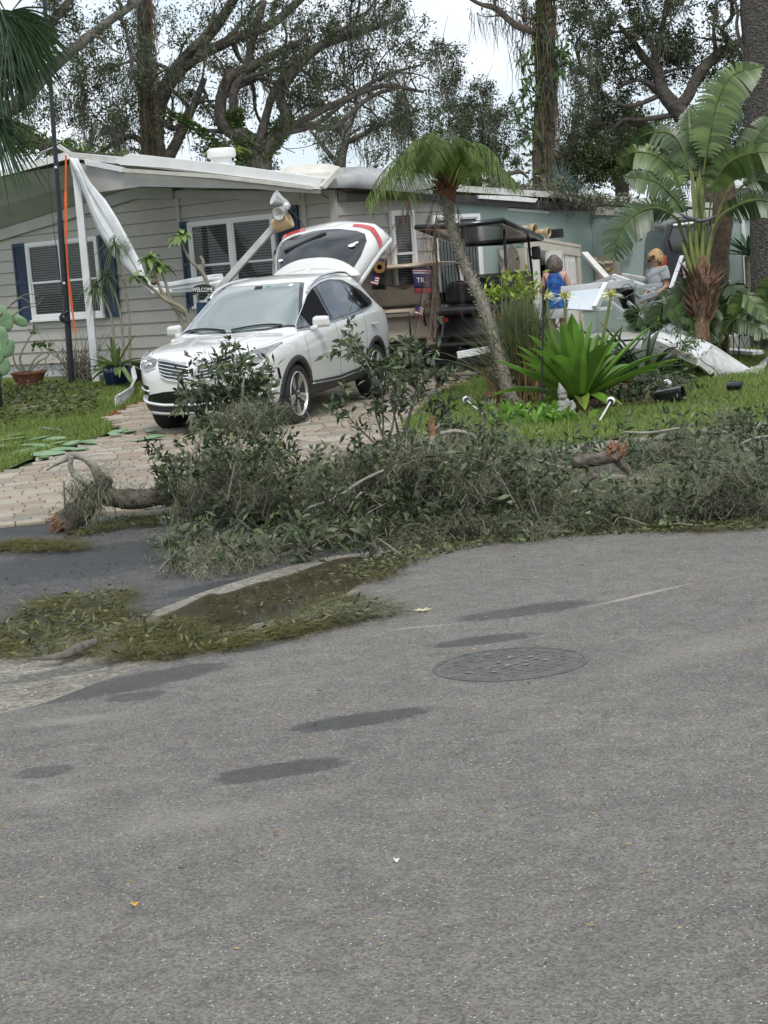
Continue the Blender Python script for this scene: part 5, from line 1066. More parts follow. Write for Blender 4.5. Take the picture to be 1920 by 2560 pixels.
p = SW(-.1, 2.6); MB().hexa([p + Vector(q) for q in ((-.3, -.3, 0), (4.2, -.3, .0), (4.2, .6, .12), (-.3, .6, .12), (-.3, -.3, .06), (4.2, -.3, .06), (4.2, .6, .18), (-.3, .6, .18))]).build('roof', m_alud, sh)
a = [W(1830, 515, 31), W(1850, 498, 31), W(1880, 488, 31), W(1888, 496, 31), W(1870, 515, 31)]; tag(MB().add(a, [(0, 1, 2, 3, 4)]).build('loose_roof_panel', m_white, thick=.06), 'white roof panel tilted up above the shed', 'metal sheet')
# ================================================================ PEOPLE
def skinbody(name, joints, bones, mat, parent, root=0, levels=2):
    me = bpy.data.meshes.new(name); me.from_pydata([j[0] for j in joints], bones, []); o = bpy.data.objects.new(name, me); COL.objects.link(o)
    md = o.modifiers.new('k', 'SKIN'); md.use_smooth_shade = True; o.modifiers.new('u', 'SUBSURF').levels = levels
    if not me.skin_vertices: me.skin_vertices.new() if hasattr(me.skin_vertices, 'new') else None
    for i, j in enumerate(joints): r = j[1]; me.skin_vertices[0].data[i].radius = r if isinstance(r, tuple) else (r, r); me.skin_vertices[0].data[i].use_root = i == root
    bpy.context.view_layer.update(); nm = bpy.data.meshes.new_from_object(o.evaluated_get(bpy.context.evaluated_depsgraph_get())); bpy.data.objects.remove(o)
    for p in nm.polygons: p.use_smooth = True
    nm.materials.clear(); return link(name, nm, mat, parent, local=True)
m_skin = M('skin', (.48, .27, .19), .55, (.54, .32, .23), 20)
def person(label, loc, rot, H, joints_mod, top, bottom, hair):
    """local: faces -y, x to its left-hand side seen from the front, z up"""
    p = thing('person', label, 'person', loc, rotz=rot); k = H / 1.68
    J = dict(pel=(0, 0, .93), wai=(0, 0, 1.06), che=(0, -.01, 1.24), shl=(0, 0, 1.37), nk=(0, .0, 1.44), hd0=(0, -.01, 1.50), hd1=(0, -.02, 1.60), ls=(.165, 0, 1.37), le=(.23, .02, 1.10), lw=(.22, -.12, .90), rs=(-.165, 0, 1.37), re=(-.23, .02, 1.10), rw=(-.22, -.12, .90),
             lh=(.09, 0, .88), lk=(.10, -.01, .49), la=(.10, .02, .09), lt=(.11, -.14, .035), rh=(-.09, 0, .88), rk=(-.10, -.01, .49), ra=(-.10, .02, .09), rt=(-.11, -.14, .035))
    J.update(joints_mod); RD = dict(pel=(.155, .12), wai=(.135, .10), che=(.15, .11), shl=(.12, .09), nk=.052, hd0=(.062, .07), hd1=(.078, .092), ls=.055, le=.042, lw=.028, rs=.055, re=.042, rw=.028, lh=.085, lk=.058, la=.038, lt=.036, rh=.085, rk=.058, ra=.038, rt=.036)
    names = list(J); idx = {n: i for i, n in enumerate(names)}; bones = [('pel', 'wai'), ('wai', 'che'), ('che', 'shl'), ('shl', 'nk'), ('nk', 'hd0'), ('hd0', 'hd1'), ('shl', 'ls'), ('ls', 'le'), ('le', 'lw'), ('shl', 'rs'), ('rs', 're'), ('re', 'rw'), ('pel', 'lh'), ('lh', 'lk'), ('lk', 'la'), ('la', 'lt'), ('pel', 'rh'), ('rh', 'rk'), ('rk', 'ra'), ('ra', 'rt')]
    js = [(tuple(c * k for c in J[n]), RD[n]) for n in names]; bs = [(idx[a], idx[b_]) for a, b_ in bones]
    for s in ('l', 'r'):                       # palm and five fingers grown from the wrist
        wv, ev = Vector(J[s + 'w']) * k, Vector(J[s + 'e']) * k; d = (wv - ev).normalized(); sidev = d.cross(Vector((1, 0, 0))).normalized()
        js.append((tuple(wv + d * .07), (.034, .020))); pi = len(js) - 1; bs.append((idx[s + 'w'], pi))
        for i, (off, ln) in enumerate(((-.03, .07), (-.01, .082), (.01, .078), (.028, .062))):
            q = wv + d * .085 + sidev * off; js.append((tuple(q + d * ln * .5), .009)); bs.append((pi, len(js) - 1)); js.append((tuple(q + d * ln * .9 + Vector((-.015 if s == 'l' else .015, 0, 0))), .0075)); bs.append((len(js) - 2, len(js) - 1))
        js.append((tuple(wv + d * .06 - sidev * .055), .010)); bs.append((idx[s + 'w'], len(js) - 1))
    skinbody('body', js, bs, m_skin, p)
    def shell(name, rows, mat, n=20):
        P = [[Vector((cx + rx * math.cos(t), cy + ry * math.sin(t), z)) * k for t in np.linspace(0, 6.283, n + 1)[:-1]] for z, rx, ry, cx, cy in rows]; return MB().grid(P, wrap=True).build(name, mat, p, smooth=True, local=True)
    def limb(name, pts, rad, mat): return MB().tube([Vector(q) * k for q in cr(pts, 4)], rad, 12, cap=False).build(name, mat, p, smooth=True, local=True, thick=.006)
    hc = Vector(J['hd1']) * k
    MB().ball(hc + Vector((0, -.105, -.03)), (.012, .018, .02), 8).build('nose', m_skin, p, smooth=True, local=True)
    for s in (-1, 1): MB().ball(hc + Vector((s * .035, -.088, .0)), (.012, .008, .008), 8).build('eye', m_dark, p, smooth=True, local=True); MB().ball(hc + Vector((s * .085, .0, -.02)), (.012, .022, .032), 8).build('ear', m_skin, p, smooth=True, local=True)
    MB().ball(hc + Vector((0, -.09, -.065)), (.024, .008, .006), 8).build('mouth', M('lips', (.35, .13, .11), .5), p, smooth=True, local=True)
    # hair: cap of short locks
    col, ln, vol, front = hair; b = MB(); n = 900; d = rdir(n); d = d[(d[:, 2] > -.15) | (d[:, 1] > .1)]; d = d[~((d[:, 1] < -.55) & (d[:, 2] < .35))]; n = len(d)
    root = np.array(hc)[None] + d * np.array([.084, .098, .105]) * (1 + vol * .3); t = np.linspace(0, 1, 5)
    out = d * np.array([1, 1, .6]); cen = root[:, None, :] + out[:, None, :] * (vol * .05 * np.sin(t * 3.1)[None, :, None]) ; cen[:, :, 2] -= (t[None, :] ** 1.3) * ln * (.5 + .5 * rng.random(n))[:, None]
    cen[:, :, :2] += out[:, None, :2] * .035 * np.sin(t * 2.2)[None, :, None]; sd2 = unit(np.cross(d, np.array([0, 0, 1.]) + 1e-3)); strips('hair', cen, sd2[:, None, :] * np.array([.010, .014, .013, .010, .003])[None, :, None], col, p, local=True)
    MB().ball(hc + Vector((0, .012, .02)), (.084, .094, .094), 12).build('hair_cap', col, p, smooth=True, local=True)
    return p, shell, limb, k, hc, J
m_top = M('blue_top', (.010, .045, .22), .7, (.02, .14, .42), 16, .3, 30, lo=.4, hi=.6); m_shorts = M('pale_shorts', (.45, .46, .50), .8); m_grey = M('grey_tee', (.34, .35, .37), .85, (.40, .41, .43), 8, .3, 20); m_burg = M('burgundy_shorts', (.09, .045, .055), .8)
hairg = M('grey_brown_hair', (.075, .06, .045), .6, (.13, .115, .095), 30, rnd=[(.6, .6, .6), (1.4, 1.4, 1.4)]); hairb = M('blond_hair', (.38, .23, .095), .55, (.5, .33, .16), 30, rnd=[(.7, .7, .7), (1.25, 1.2, 1.1)])
hp = W(1384, 643, 26.2); gp = SLZ; Hh = hp.z - gp
p, shell, limb, k, hc, J = person('person in a blue sleeveless top seen from behind beside the closet', (hp.x, hp.y, gp), R(172), Hh, dict(le=(.25, -.02, 1.10), lw=(.19, -.22, .98), re=(-.25, -.02, 1.10), rw=(-.19, -.22, .98), hd1=(.0, -.035, 1.595)), m_top, m_shorts, (hairg, .12, .15, 0))
shell('sleeveless_top', [(.80, .20, .165, 0, 0), (.92, .19, .155, 0, 0), (1.06, .165, .135, 0, 0), (1.2, .178, .145, 0, -.01), (1.32, .185, .13, 0, 0), (1.385, .150, .105, 0, 0), (1.425, .085, .075, 0, 0)], m_top); shell('shorts', [(.62, .20, .15, 0, 0), (.80, .195, .155, 0, 0), (.9, .175, .14, 0, 0)], m_shorts)
MB().tube([Vector((.075 * math.cos(t), .065 * math.sin(t) + .01, 1.435 + .012 * math.sin(t))) * k for t in np.linspace(0, 6.283, 20)], .006, 6).build('necklace', M('coral', (.5, .12, .08), .5), p, smooth=True, local=True)
for s in 'lr': MB().ball(Vector(J[s + 't']) * k + Vector((0, .05, 0)), (.05, .13, .045), 10).build('shoe', m_shorts, p, smooth=True, local=True)
hp = W(1641, 628, 26.0); gp = .08; Hh = hp.z - gp
p, shell, limb, k, hc, J = person('blond person in a grey t-shirt and dark shorts beside the heap of bars', (hp.x, hp.y, gp), R(-62), Hh, dict(le=(.22, .0, 1.10), lw=(.20, -.20, 1.0), re=(-.22, .02, 1.10), rw=(-.20, -.16, .95)), m_grey, m_burg, (hairb, .09, .1, 0))
shell('t_shirt', [(.86, .185, .145, 0, 0), (.95, .178, .14, 0, 0), (1.06, .16, .13, 0, 0), (1.2, .178, .14, 0, -.01), (1.32, .19, .13, 0, 0), (1.39, .155, .105, 0, 0), (1.43, .07, .068, 0, 0)], m_grey)
for s, sg in (('l', 1), ('r', -1)):
    limb('sleeve', [(sg * .13, 0, 1.385), (sg * .18, .0, 1.33), (sg * .215, .0, 1.21)], [.075, .075, .068], m_grey); limb('shorts_leg', [(sg * .085, 0, .95), (sg * .095, 0, .8), (sg * .105, -.005, .52)], [.13, .115, .10], m_burg)
    MB().ball(Vector(J[s + 't']) * k + Vector((0, .05, 0)), (.05, .13, .045), 10).build('shoe', m_grey, p, smooth=True, local=True)
MB().box(hc + Vector((0, -.10, .005)), (.15, .02, .035)).box(hc + Vector((.085, -.04, .005)), (.008, .11, .012)).box(hc + Vector((-.085, -.04, .005)), (.008, .11, .012)).build('sunglasses', m_cbody_b, p, local=True, bevel=.006)
# ================================================================ PLANTS
LG = lambda n, c, rnd=None, tr=.28, r=.5, sc=5: M(n, c, r, tuple(min(1, x * 1.5) for x in c), sc, trans=tr, rnd=rnd or [(.6, .6, .6), (1.0, 1.0, 1.0), (1.5, 1.5, 1.4)])
m_palm = LG('palm_green', (.085, .13, .024), tr=.35); m_palmd = LG('palm_dead', (.12, .08, .055)); m_ptr = M('palm_trunk', (.15, .135, .10), .9, (.27, .25, .20), 30, .8, 60); m_boot = M('palm_boots', (.10, .035, .02), .9, (.2, .09, .05), 30, .8, 50)
m_strel = LG('big_leaf', (.042, .070, .025), tr=.22, r=.38, sc=3); m_strel2 = LG('big_leaf_pale', (.070, .110, .033), tr=.25, r=.4, sc=3); m_pet = M('petiole', (.09, .13, .03), .5, (.16, .17, .045), 8); m_brk = M('fibrous_sheath', (.10, .055, .032), .9, (.20, .125, .08), 18, .8, 40)
m_crin = LG('strap_leaf', (.12, .235, .035), tr=.35, r=.35, sc=4); m_crd = LG('dark_strap_leaf', (.03, .06, .025), tr=.15, r=.45); m_gr1 = LG('tall_grass', (.10, .12, .05)); m_gr2 = LG('dry_grass', (.20, .13, .06)); m_lime = LG('lime_leaf', (.22, .30, .05), tr=.35)
m_wood = M('grey_twig', (.13, .115, .09), .9, (.22, .20, .16), 15, .5, 60); m_stem = M('pale_stem', (.20, .18, .13), .8, (.28, .26, .2), 12, .4, 40)
def arc(base, d, L_, droop, n=8):
    d = Vector(d).normalized(); return np.array([list(Vector(base) + d * (L_ * t) - Vector((0, 0, droop * L_ * t * t))) for t in np.linspace(0, 1, n)])
def frond(name, path, mat, parent, n=44, ll=.2, lw=.012, sag=.5, width=.010, fwd=.5, start=.18):
    path = cr(path, 4); m = len(path); t = np.linspace(start, 1, n); d = np.linspace(0, 1, m)
    c = np.column_stack([np.interp(t, d, path[:, k]) for k in range(3)]); tan = unit(np.gradient(c, axis=0)); up = np.array([0, 0, 1.]); s = unit(np.cross(tan, up) + 1e-4)
    CE, SI = [], []; rr = np.array([0, .5, 1.])
    for sg in (-1, 1):
        L_ = ll * np.interp(t, [start, .35, .7, 1], [.55, 1, .85, .35]) * rng.uniform(.8, 1.15, n)
        dv = unit(s * sg + tan * fwd + rng.normal(size=(n, 3)) * .12)
        q = c[:, None, :] + dv[:, None, :] * (rr[None, :, None] * L_[:, None, None]); q[:, :, 2] -= sag * (rr[None, :] ** 1.7) * L_[:, None]
        CE.append(q); SI.append(unit(np.cross(dv, up) + 1e-4)[:, None, :] * np.array([.6, 1, .12])[None, :, None] * lw * .5)
    for o in (s[0], up):                     # rachis as two crossed ribbons
        k = np.arange(0, m - 2, 2); q = np.stack([path[k], path[k + 1], path[k + 2]], 1); CE.append(q)
        sv = unit(np.cross(np.gradient(path, axis=0), up) + 1e-4) if o is s[0] else np.repeat(up[None], m, 0); SI.append(np.stack([sv[k], sv[k + 1], sv[k + 2]], 1) * (width * np.linspace(1, .35, len(k)))[:, None, None] * .5)
    return strips(name, np.concatenate(CE), np.concatenate(SI), mat, parent)
# ---- leaning pygmy palm
pb = G(1288, 1022); Dp = pb.y
tp = [(1288, 1030), (1268, 960), (1240, 860), (1207, 760), (1165, 670), (1140, 600), (1122, 540), (1116, 500), (1118, 470)]
tpts = cr([W(x, y, Dp + (1030 - y) * .0012) for x, y in tp], 6)
palm = thing('palm_tree', 'small palm with leaning rough trunk and drooping green fronds', 'palm tree', tuple(pb))
MB().tube(tpts, np.interp(np.linspace(0, 1, len(tpts)), [0, .2, .6, .85, 1], [.08, .066, .056, .052, .06]), 12, jit=.06).build('trunk', m_ptr, palm, smooth=True)
n = 1500; ti = rng.integers(0, len(tpts) - 3, n); ax = unit(tpts[ti + 1] - tpts[ti]); rd = unit(np.cross(ax, rdir(n))); rad = .052 + .02 * (1 - ti / len(tpts)); ps = tpts[ti] + (tpts[ti + 1] - tpts[ti]) * rng.random(n)[:, None] + rd * rad[:, None]
leaves('leaf_scars', ps, rd * .8 + ax * .7, (.03, .055), (.010, .018), M('trunk_scars', (.15, .14, .11), .9, (.27, .26, .22), 30), palm, spread=.25)
top = Vector(tpts[-1]); crown = W(1121, 425, top.y)
MB().tube(cr([top - Vector((0, 0, .16)), top + Vector((0, 0, -.02)), top.lerp(crown, .5), crown, crown + Vector((0, 0, .06))], 4), [.085, .125, .115, .07, .04], 12, jit=.12).build('crownshaft', m_boot, palm, smooth=True)
n = 420; a = rng.uniform(0, 6.283, n); f = rng.random(n); ps = np.array(top)[None] * (1 - f[:, None]) + np.array(crown)[None] * f[:, None] + np.column_stack([np.cos(a), np.sin(a), -.35 * np.ones(n)]) * .105
leaves('boot_fibres', ps, np.column_stack([np.cos(a), np.sin(a), np.full(n, .9)]), (.06, .14), (.014, .03), LG('boot_fibre', (.13, .05, .03), tr=.05), palm, spread=.4)
for k in range(50):
    az = 2.399 * k + random.uniform(-.2, .2); el = R(random.choice((82, 74, 66, 60, 54, 46, 40))); L_ = random.uniform(1.05, 1.5) * (1.12 if math.cos(az) < 0 else .9); d = Vector((math.cos(az) * math.cos(el), math.sin(az) * math.cos(el), math.sin(el)))
    frond('frond', [crown + Vector((0, 0, .02))] + [Vector(q) for q in arc(crown, d, L_, .8 if el > .9 else .9, 7)[1:]], m_palm, palm, 60, .27, .0075, .95)
for k, (x0, y0, x1, y1) in enumerate(((1105, 480, 1075, 800), (1100, 470, 1050, 770), (1110, 480, 1082, 830), (1130, 490, 1165, 690), (1135, 490, 1150, 780), (1090, 465, 960, 650), (1100, 470, 985, 560), (1108, 478, 1068, 850), (1098, 470, 1040, 830))):
    a_, c_ = W(x0, y0, top.y - .08), W(x1, y1, top.y - .25 + random.uniform(-.15, .15)); mm = a_.lerp(c_, .35) + Vector(((x1 - x0) * .0012, 0, .10)); frond('dead_frond', [a_, mm, a_.lerp(c_, .7), c_], m_palmd, palm, 30, .18, .006, .95, fwd=1.6)
# ---- big torn leaves (giant bird of paradise)
def bigleaf(name, path, blade0, hw, mat, parent, droop=.35, tear=.5, n=30, pw=.05):
    path = cr(path, 6); m = len(path); dd = np.r_[0, np.cumsum(np.linalg.norm(np.diff(path, axis=0), axis=1))]; tot = dd[-1]; dd /= tot; t = np.linspace(blade0, .995, n)
    at = lambda t: np.column_stack([np.interp(t, dd, path[:, k]) for k in range(3)])
    c = at(t); tan = unit(at(np.minimum(t + .01, 1)) - at(t - .01)); up = np.array([0, 0, 1.]); s = unit(np.cross(tan, up) + 1e-4); sf = unit(np.cross(tan, np.array([0, 1., 0])) + 1e-4); sf *= np.sign((sf * s).sum(1, keepdims=True) + 1e-6); s = unit(s * .45 + sf * random.uniform(.5, 1.0)); bl = np.linspace(0, 1, n); seg = tot * (1 - blade0) / n
    w = hw * np.interp(bl, [0, .12, .4, .75, .93, 1], [.35, .85, 1, .85, .45, .12]); rows = np.linspace(0, 1, 5); CE, SI = [], []
    nrm = np.cross(s, tan)
    for sg in (-1, 1):
        k = 0; tilt = 0; grp = np.zeros(n); gapv = np.ones(n)
        while k < n:
            g = random.randint(1, 3 if tear > .4 else 6); grp[k:k + g] = random.uniform(-1, 1); gapv[min(k + g, n) - 1] = .45; k += g
        out = unit(s * sg + tan * (.28 + .12 * grp[:, None]) + nrm * (.35 + .25 * grp[:, None] * tear))
        q = c[:, None, :] + out[:, None, :] * (rows[None, :, None] * w[:, None, None]); q[:, :, 2] -= (droop + .35 * np.abs(grp)[:, None] * tear) * (rows[None, :] ** 2) * w[:, None]
        sv = tan[:, None, :] * (seg * .56) * (1 - (1 - gapv)[:, None, None] * rows[None, :, None] * tear) * np.array([1, 1.02, 1.0, .92, .62])[None, :, None]
        CE.append(q); SI.append(sv)
    k = np.arange(0, m - 4, 4)
    for vec in (np.cross(np.gradient(path, axis=0), up), np.gradient(path, axis=0) * 0 + up):
        sv = unit(vec + 1e-5); q = np.stack([path[np.minimum(k + j, m - 1)] for j in range(5)], 1); ww = (pw * np.linspace(1, .2, len(k)))[:, None, None] * .5
        q = q + 0.004 * np.array([0, -1, 0]); CE.append(q); SI.append(np.stack([sv[np.minimum(k + j, m - 1)] for j in range(5)], 1) * ww)
    o = strips(name, np.concatenate(CE), np.concatenate(SI), mat, parent)
    o.data.materials.append(m_pet); nf = len(o.data.polygons); ns = len(k) * 2 * 4; idx = np.zeros(nf, np.int32); idx[nf - ns:] = 1; o.data.polygons.foreach_set('material_index', idx); return o
Ds = 23.6; sb_ = W(1752, 842, Ds)
strel = thing('bird_of_paradise', 'tall plant with fan of huge torn leaves on a brown fibrous trunk', 'plant', (sb_.x, sb_.y, float(gz(sb_.x, sb_.y))))
gzz_ = float(gz(sb_.x, sb_.y))
MB().tube(cr([Vector((sb_.x, sb_.y, gzz_)), W(1755, 800, Ds), W(1760, 740, Ds), W(1758, 700, Ds), W(1752, 640, Ds)], 5), [.10, .11, .14, .17, .10], 14, jit=.1).build('trunk', m_brk, strel, smooth=True)
n = 260; f = rng.random(n); a = rng.uniform(0, 6.283, n); pc = np.array([list(W(1757, 690, Ds)), list(W(1756, 810, Ds))]); ps = pc[0] * (1 - f[:, None]) + pc[1] * f[:, None] + np.column_stack([np.cos(a), np.sin(a), 0 * a]) * (.15 - .05 * f)[:, None]
leaves('sheath_fibres', ps, np.column_stack([np.cos(a) * .6, np.sin(a) * .6, np.full(n, 1.)]), (.12, .3), (.02, .05), LG('sheath', (.11, .062, .038), tr=.05), strel, spread=.25)
SL = [  # petiole base, mid..., blade start fraction, half width, mat
    ([(1742, 680), (1712, 560), (1700, 515), (1640, 455), (1560, 440)], .46, .25, 0, 0), ([(1745, 680), (1705, 585), (1690, 545), (1630, 520), (1560, 560), (1530, 650)], .42, .28, 0, -.3),
    ([(1748, 680), (1715, 530), (1690, 440), (1650, 395), (1590, 380), (1540, 400)], .52, .26, 1, .3), ([(1750, 680), (1735, 500), (1725, 420), (1690, 345), (1640, 330), (1580, 350)], .56, .30, 0, .5),
    ([(1755, 680), (1757, 520), (1755, 460), (1770, 360), (1790, 260), (1830, 190), (1905, 165)], .50, .34, 1, .2), ([(1758, 680), (1775, 520), (1790, 450), (1830, 400), (1900, 380), (1960, 390)], .48, .30, 1, -.3),
    ([(1760, 680), (1790, 560), (1840, 515), (1900, 500), (1960, 520)], .50, .24, 0, -.2),
    ([(1752, 680), (1745, 500), (1740, 430), (1725, 330), (1722, 270)], .55, .26, 0, .6), ([(1762, 680), (1800, 520), (1840, 440), (1900, 330), (1950, 290)], .55, .28, 0, .5), ([(1756, 680), (1748, 470), (1752, 380), (1800, 300), (1850, 270)], .50, .30, 0, .7)]
for pts, b0, hw, mi, dd_ in SL:
    m = len(pts); bigleaf('leaf', [W(x, y, Ds + dd_ * i / (m - 1)) for i, (x, y) in enumerate(pts)], b0, hw, (m_strel, m_strel2)[mi], strel, pw=.075, n=34)
b = MB()
for x0, y0, x1, y1 in ((1742, 700, 1722, 560), (1748, 700, 1740, 530), (1755, 700, 1762, 530), (1762, 700, 1785, 560), (1738, 700, 1705, 600)): b.tube(cr([W(x0, y0, Ds - .06), W((x0 + x1) / 2 - 3, (y0 + y1) / 2, Ds - .05), W(x1, y1, Ds)], 4), [.05, .035, .02], 8)
b.build('leaf_sheaths', m_pet, strel, smooth=True)
MB().tube(cr([W(1738, 548, Ds - .1), W(1720, 545, Ds - .12), W(1695, 532, Ds - .15)], 4), [.03, .03, .004], 7).tube(cr([W(1740, 552, Ds - .1), W(1765, 550, Ds - .12), W(1795, 537, Ds - .15)], 4), [.03, .028, .004], 7).build('flower_spathe', M('spathe_grey', (.06, .07, .08), .5, (.1, .11, .12), 8), strel, smooth=True)
s2_ = thing('bird_of_paradise', 'second brown fibrous trunk with folded leaves behind the fan plant', 'plant', tuple(W(1800, 800, 25.3)))
MB().tube(cr([Vector((W(1795, 820, 25.3).x, 25.3, .05)), W(1795, 720, 25.3), W(1800, 600, 25.3), W(1812, 500, 25.3), W(1820, 420, 25.3)], 5), [.14, .15, .16, .15, .08], 12, jit=.1).build('trunk', M('dark_sheath', (.06, .045, .03), .9, (.13, .09, .06), 15, .8, 40), s2_, smooth=True)
for pts, b0, hw in (([(1812, 520), (1830, 420), (1870, 370), (1930, 350)], .4, .25), ([(1808, 540), (1800, 430), (1780, 350), (1750, 300)], .45, .25), ([(1815, 520), (1850, 470), (1900, 450), (1960, 480)], .4, .22)): bigleaf('leaf', [W(x, y, 25.3) for x, y in pts], b0, hw, m_strel, s2_)
# low clump to the right and leaves before the people
cl2 = thing('bird_of_paradise', 'low clump of broad dark torn leaves right of the fibrous trunk', 'plant', tuple(G(1840, 880)))
for k in range(24):
    x, y = random.uniform(1770, 1915), random.uniform(820, 880); D = random.uniform(23.6, 25.2); tx, ty = x + random.uniform(-90, 90), random.uniform(690, 800); ex, ey = tx + (tx - x) * .8 + random.uniform(-30, 30), ty + random.uniform(20, 90); bigleaf('leaf', [W(x, y + 30, D), W((x + tx) / 2, (y + ty) / 2 - 15, D), W(tx, ty, D - .1), W(ex, ey, D - .25)], .38, random.uniform(.15, .24), m_strel if k % 4 else m_strel2, cl2, pw=.03, n=22)
cl3 = thing('bird_of_paradise', 'knee high broad leaves growing left of the fibrous trunk', 'plant', tuple(G(1690, 870)))
for k, (pts, b0) in enumerate((([(1700, 860), (1690, 780), (1720, 720), (1730, 790)], .3), ([(1690, 870), (1650, 800), (1610, 775), (1560, 790)], .35), ([(1680, 870), (1640, 830), (1600, 790), (1590, 830)], .35), ([(1720, 850), (1735, 760), (1750, 720), (1700, 700)], .35), ([(1695, 870), (1700, 800), (1660, 760), (1640, 820)], .35))): bigleaf('leaf', [W(x, y, 23.9 - .05 * k) for x, y in pts], b0, .20, m_strel, cl3, pw=.03, n=22)
# ---- crinum lily
cb = G(1448, 1022, .08); cri = thing('crinum_lily', 'large lily clump with bright green strap leaves and pale flowers', 'plant', tuple(cb))
def strap(name, path, w, mat, parent, fold=.25):
    path = cr(path, 3); m = len(path); tan = unit(np.gradient(path, axis=0)); s = unit(np.cross(tan, np.array([0, 0, 1.])) + 1e-4); ww = w * np.interp(np.linspace(0, 1, m), [0, .3, .6, .85, 1], [.55, 1, .95, .55, .04]); nr = np.cross(s, tan)
    CE = np.stack([path - s * ww[:, None] * .5 + nr * ww[:, None] * fold, path + s * ww[:, None] * .5 + nr * ww[:, None] * fold]); SI = np.stack([s * ww[:, None] * .5 - nr * ww[:, None] * fold, s * ww[:, None] * .5 + nr * ww[:, None] * fold]); return strips(name, CE, SI, mat, parent)
for k in range(52):
    az = 2.399 * k; el = R(random.choice((82, 74, 66, 58, 50, 40, 30))); L_ = random.uniform(.95, 1.4); d = Vector((math.cos(az) * math.cos(el), math.sin(az) * math.cos(el) * .8, math.sin(el)))
    strap('leaf', arc(cb + Vector((math.cos(az) * .06, math.sin(az) * .06, .05)), d, L_, random.uniform(.12, .42), 7), random.uniform(.065, .115), m_crin, cri)
for k in range(10):
    az = random.uniform(0, 6.28); strap('old_leaf', arc(cb + Vector((0, 0, .10)), (math.cos(az), math.sin(az) * .7, .25), random.uniform(.5, .85), .42, 7), .09, m_crin if k % 2 else m_lime, cri)
b = MB().tube([cb - Vector((0, 0, .06)), cb + Vector((0, 0, .22))], [.11, .08], 10); b.build('bulb_base', m_pet, cri, smooth=True)
m_fl = LG('lily_petal', (.60, .60, .46), tr=.35); m_flc = LG('lily_heart', (.40, .42, .06), tr=.3)
for x, y, xb in ((1367, 745, 1395), (1412, 745, 1420), (1528, 740, 1480)):
    h = W(x, y, cb.y - .05); st = MB().tube(cr([W(xb, 960, cb.y), W((x + xb) / 2, 860, cb.y - .03), h], 4), [.022, .02, .016], 8).build('flower_stalk', m_pet, cri, smooth=True)
    n = 46; d = rdir(n); d[:, 2] = np.abs(d[:, 2]) * .9 - .1; leaves('petals', np.repeat(np.array([list(h)]), n, 0), d, (.09, .17), (.010, .02), m_fl, st, droop=.3, spread=.1, rows=4); leaves('buds', np.repeat(np.array([list(h)]), 30, 0), rdir(30) + np.array([0, 0, .8]), (.06, .11), (.014, .025), m_flc, st, spread=.2)
# dark strap plant behind the lily
db = G(1560, 960, .03); dk_ = thing('dark_strap_plant', 'dark narrow leaved plant spreading behind the bright lily', 'plant', tuple(db))
for k in range(46):
    az = R(random.uniform(-40, 220)); el = R(random.uniform(15, 75)); p = db + Vector((random.uniform(-.35, .35), random.uniform(-.1, .3), 0)); strap('leaf', arc(p, (math.cos(az) * math.cos(el), .4 * math.sin(az) * math.cos(el), math.sin(el)), random.uniform(.7, 1.15), random.uniform(.1, .45), 6), random.uniform(.04, .07), m_crd, dk_)
# ornamental grass
gb = G(1315, 1000, .05); og = thing('fountain_grass', 'arching clump of tall grass with brown base beside the leaning palm', 'grass', tuple(gb))
def grassclump(name, base, n, L_, sp, mat, parent, w=.006, rad=.2):
    az = rng.uniform(0, 6.283, n); el = np.abs(rng.normal(0, sp, n)); d = np.column_stack([np.sin(el) * np.cos(az), np.sin(el) * np.sin(az), np.cos(el)]); l = rng.uniform(*L_, n); p = np.array(base)[None] + np.column_stack([rng.normal(size=(n, 2)) * rad * .5, np.zeros(n)]); t = np.linspace(0, 1, 6)
    cen = p[:, None, :] + d[:, None, :] * (t[None, :, None] * l[:, None, None]); cen[:, :, 2] -= .35 * (t[None, :] ** 2.2) * l[:, None] * (el[:, None] + .25); cen[:, :, :2] += d[:, None, :2] * (.25 * t[None, :, None] ** 2 * l[:, None, None])
    s = unit(np.cross(d, rdir(n))); return strips(name, cen, s[:, None, :] * np.array([.7, 1, 1, .9, .6, .1])[None, :, None] * w, mat, parent, 'stuff')
grassclump('blades', gb, 1500, (.9, 1.5), .26, m_gr1, og); grassclump('dry_blades', gb, 900, (.35, .8), .3, m_gr2, og, .007, .28)
def bush(name, label, base, pts, n, ln, wd, mat, stems=6, cat='shrub', spread=.8, up=.5):
    o = thing(name, label, cat, tuple(base)); b = MB(); P = []
    for c, r in pts:
        q = rng.normal(size=(n, 3)) * np.array(r); P.append(np.array(list(c))[None] + q)
        for k in range(stems): e = Vector(c) + Vector(rng.normal(size=3) * np.array(r)); m = Vector(base).lerp(e, .55) + Vector((random.uniform(-.05, .05), 0, .05)); b.tube(cr([Vector(base) + Vector((random.uniform(-.06, .06), 0, 0)), m, e], 4), [.012, .008, .003], 5)
    b.build('stems', m_wood, o, smooth=True); P = np.concatenate(P); leaves('foliage', P, np.array([[0, 0, up]]).repeat(len(P), 0), ln, wd, mat, o, spread=spread); return o
lb = G(1262, 950, .02); bush('lime_shrub', 'lime green shrub rising behind the tall grass', lb, [(W(1290, 712, lb.y + .3), (.13, .1, .10)), (W(1235, 735, lb.y + .3), (.10, .1, .06)), (W(1315, 735, lb.y + .3), (.10, .1, .08))], 130, (.07, .13), (.03, .05), m_lime, 5)
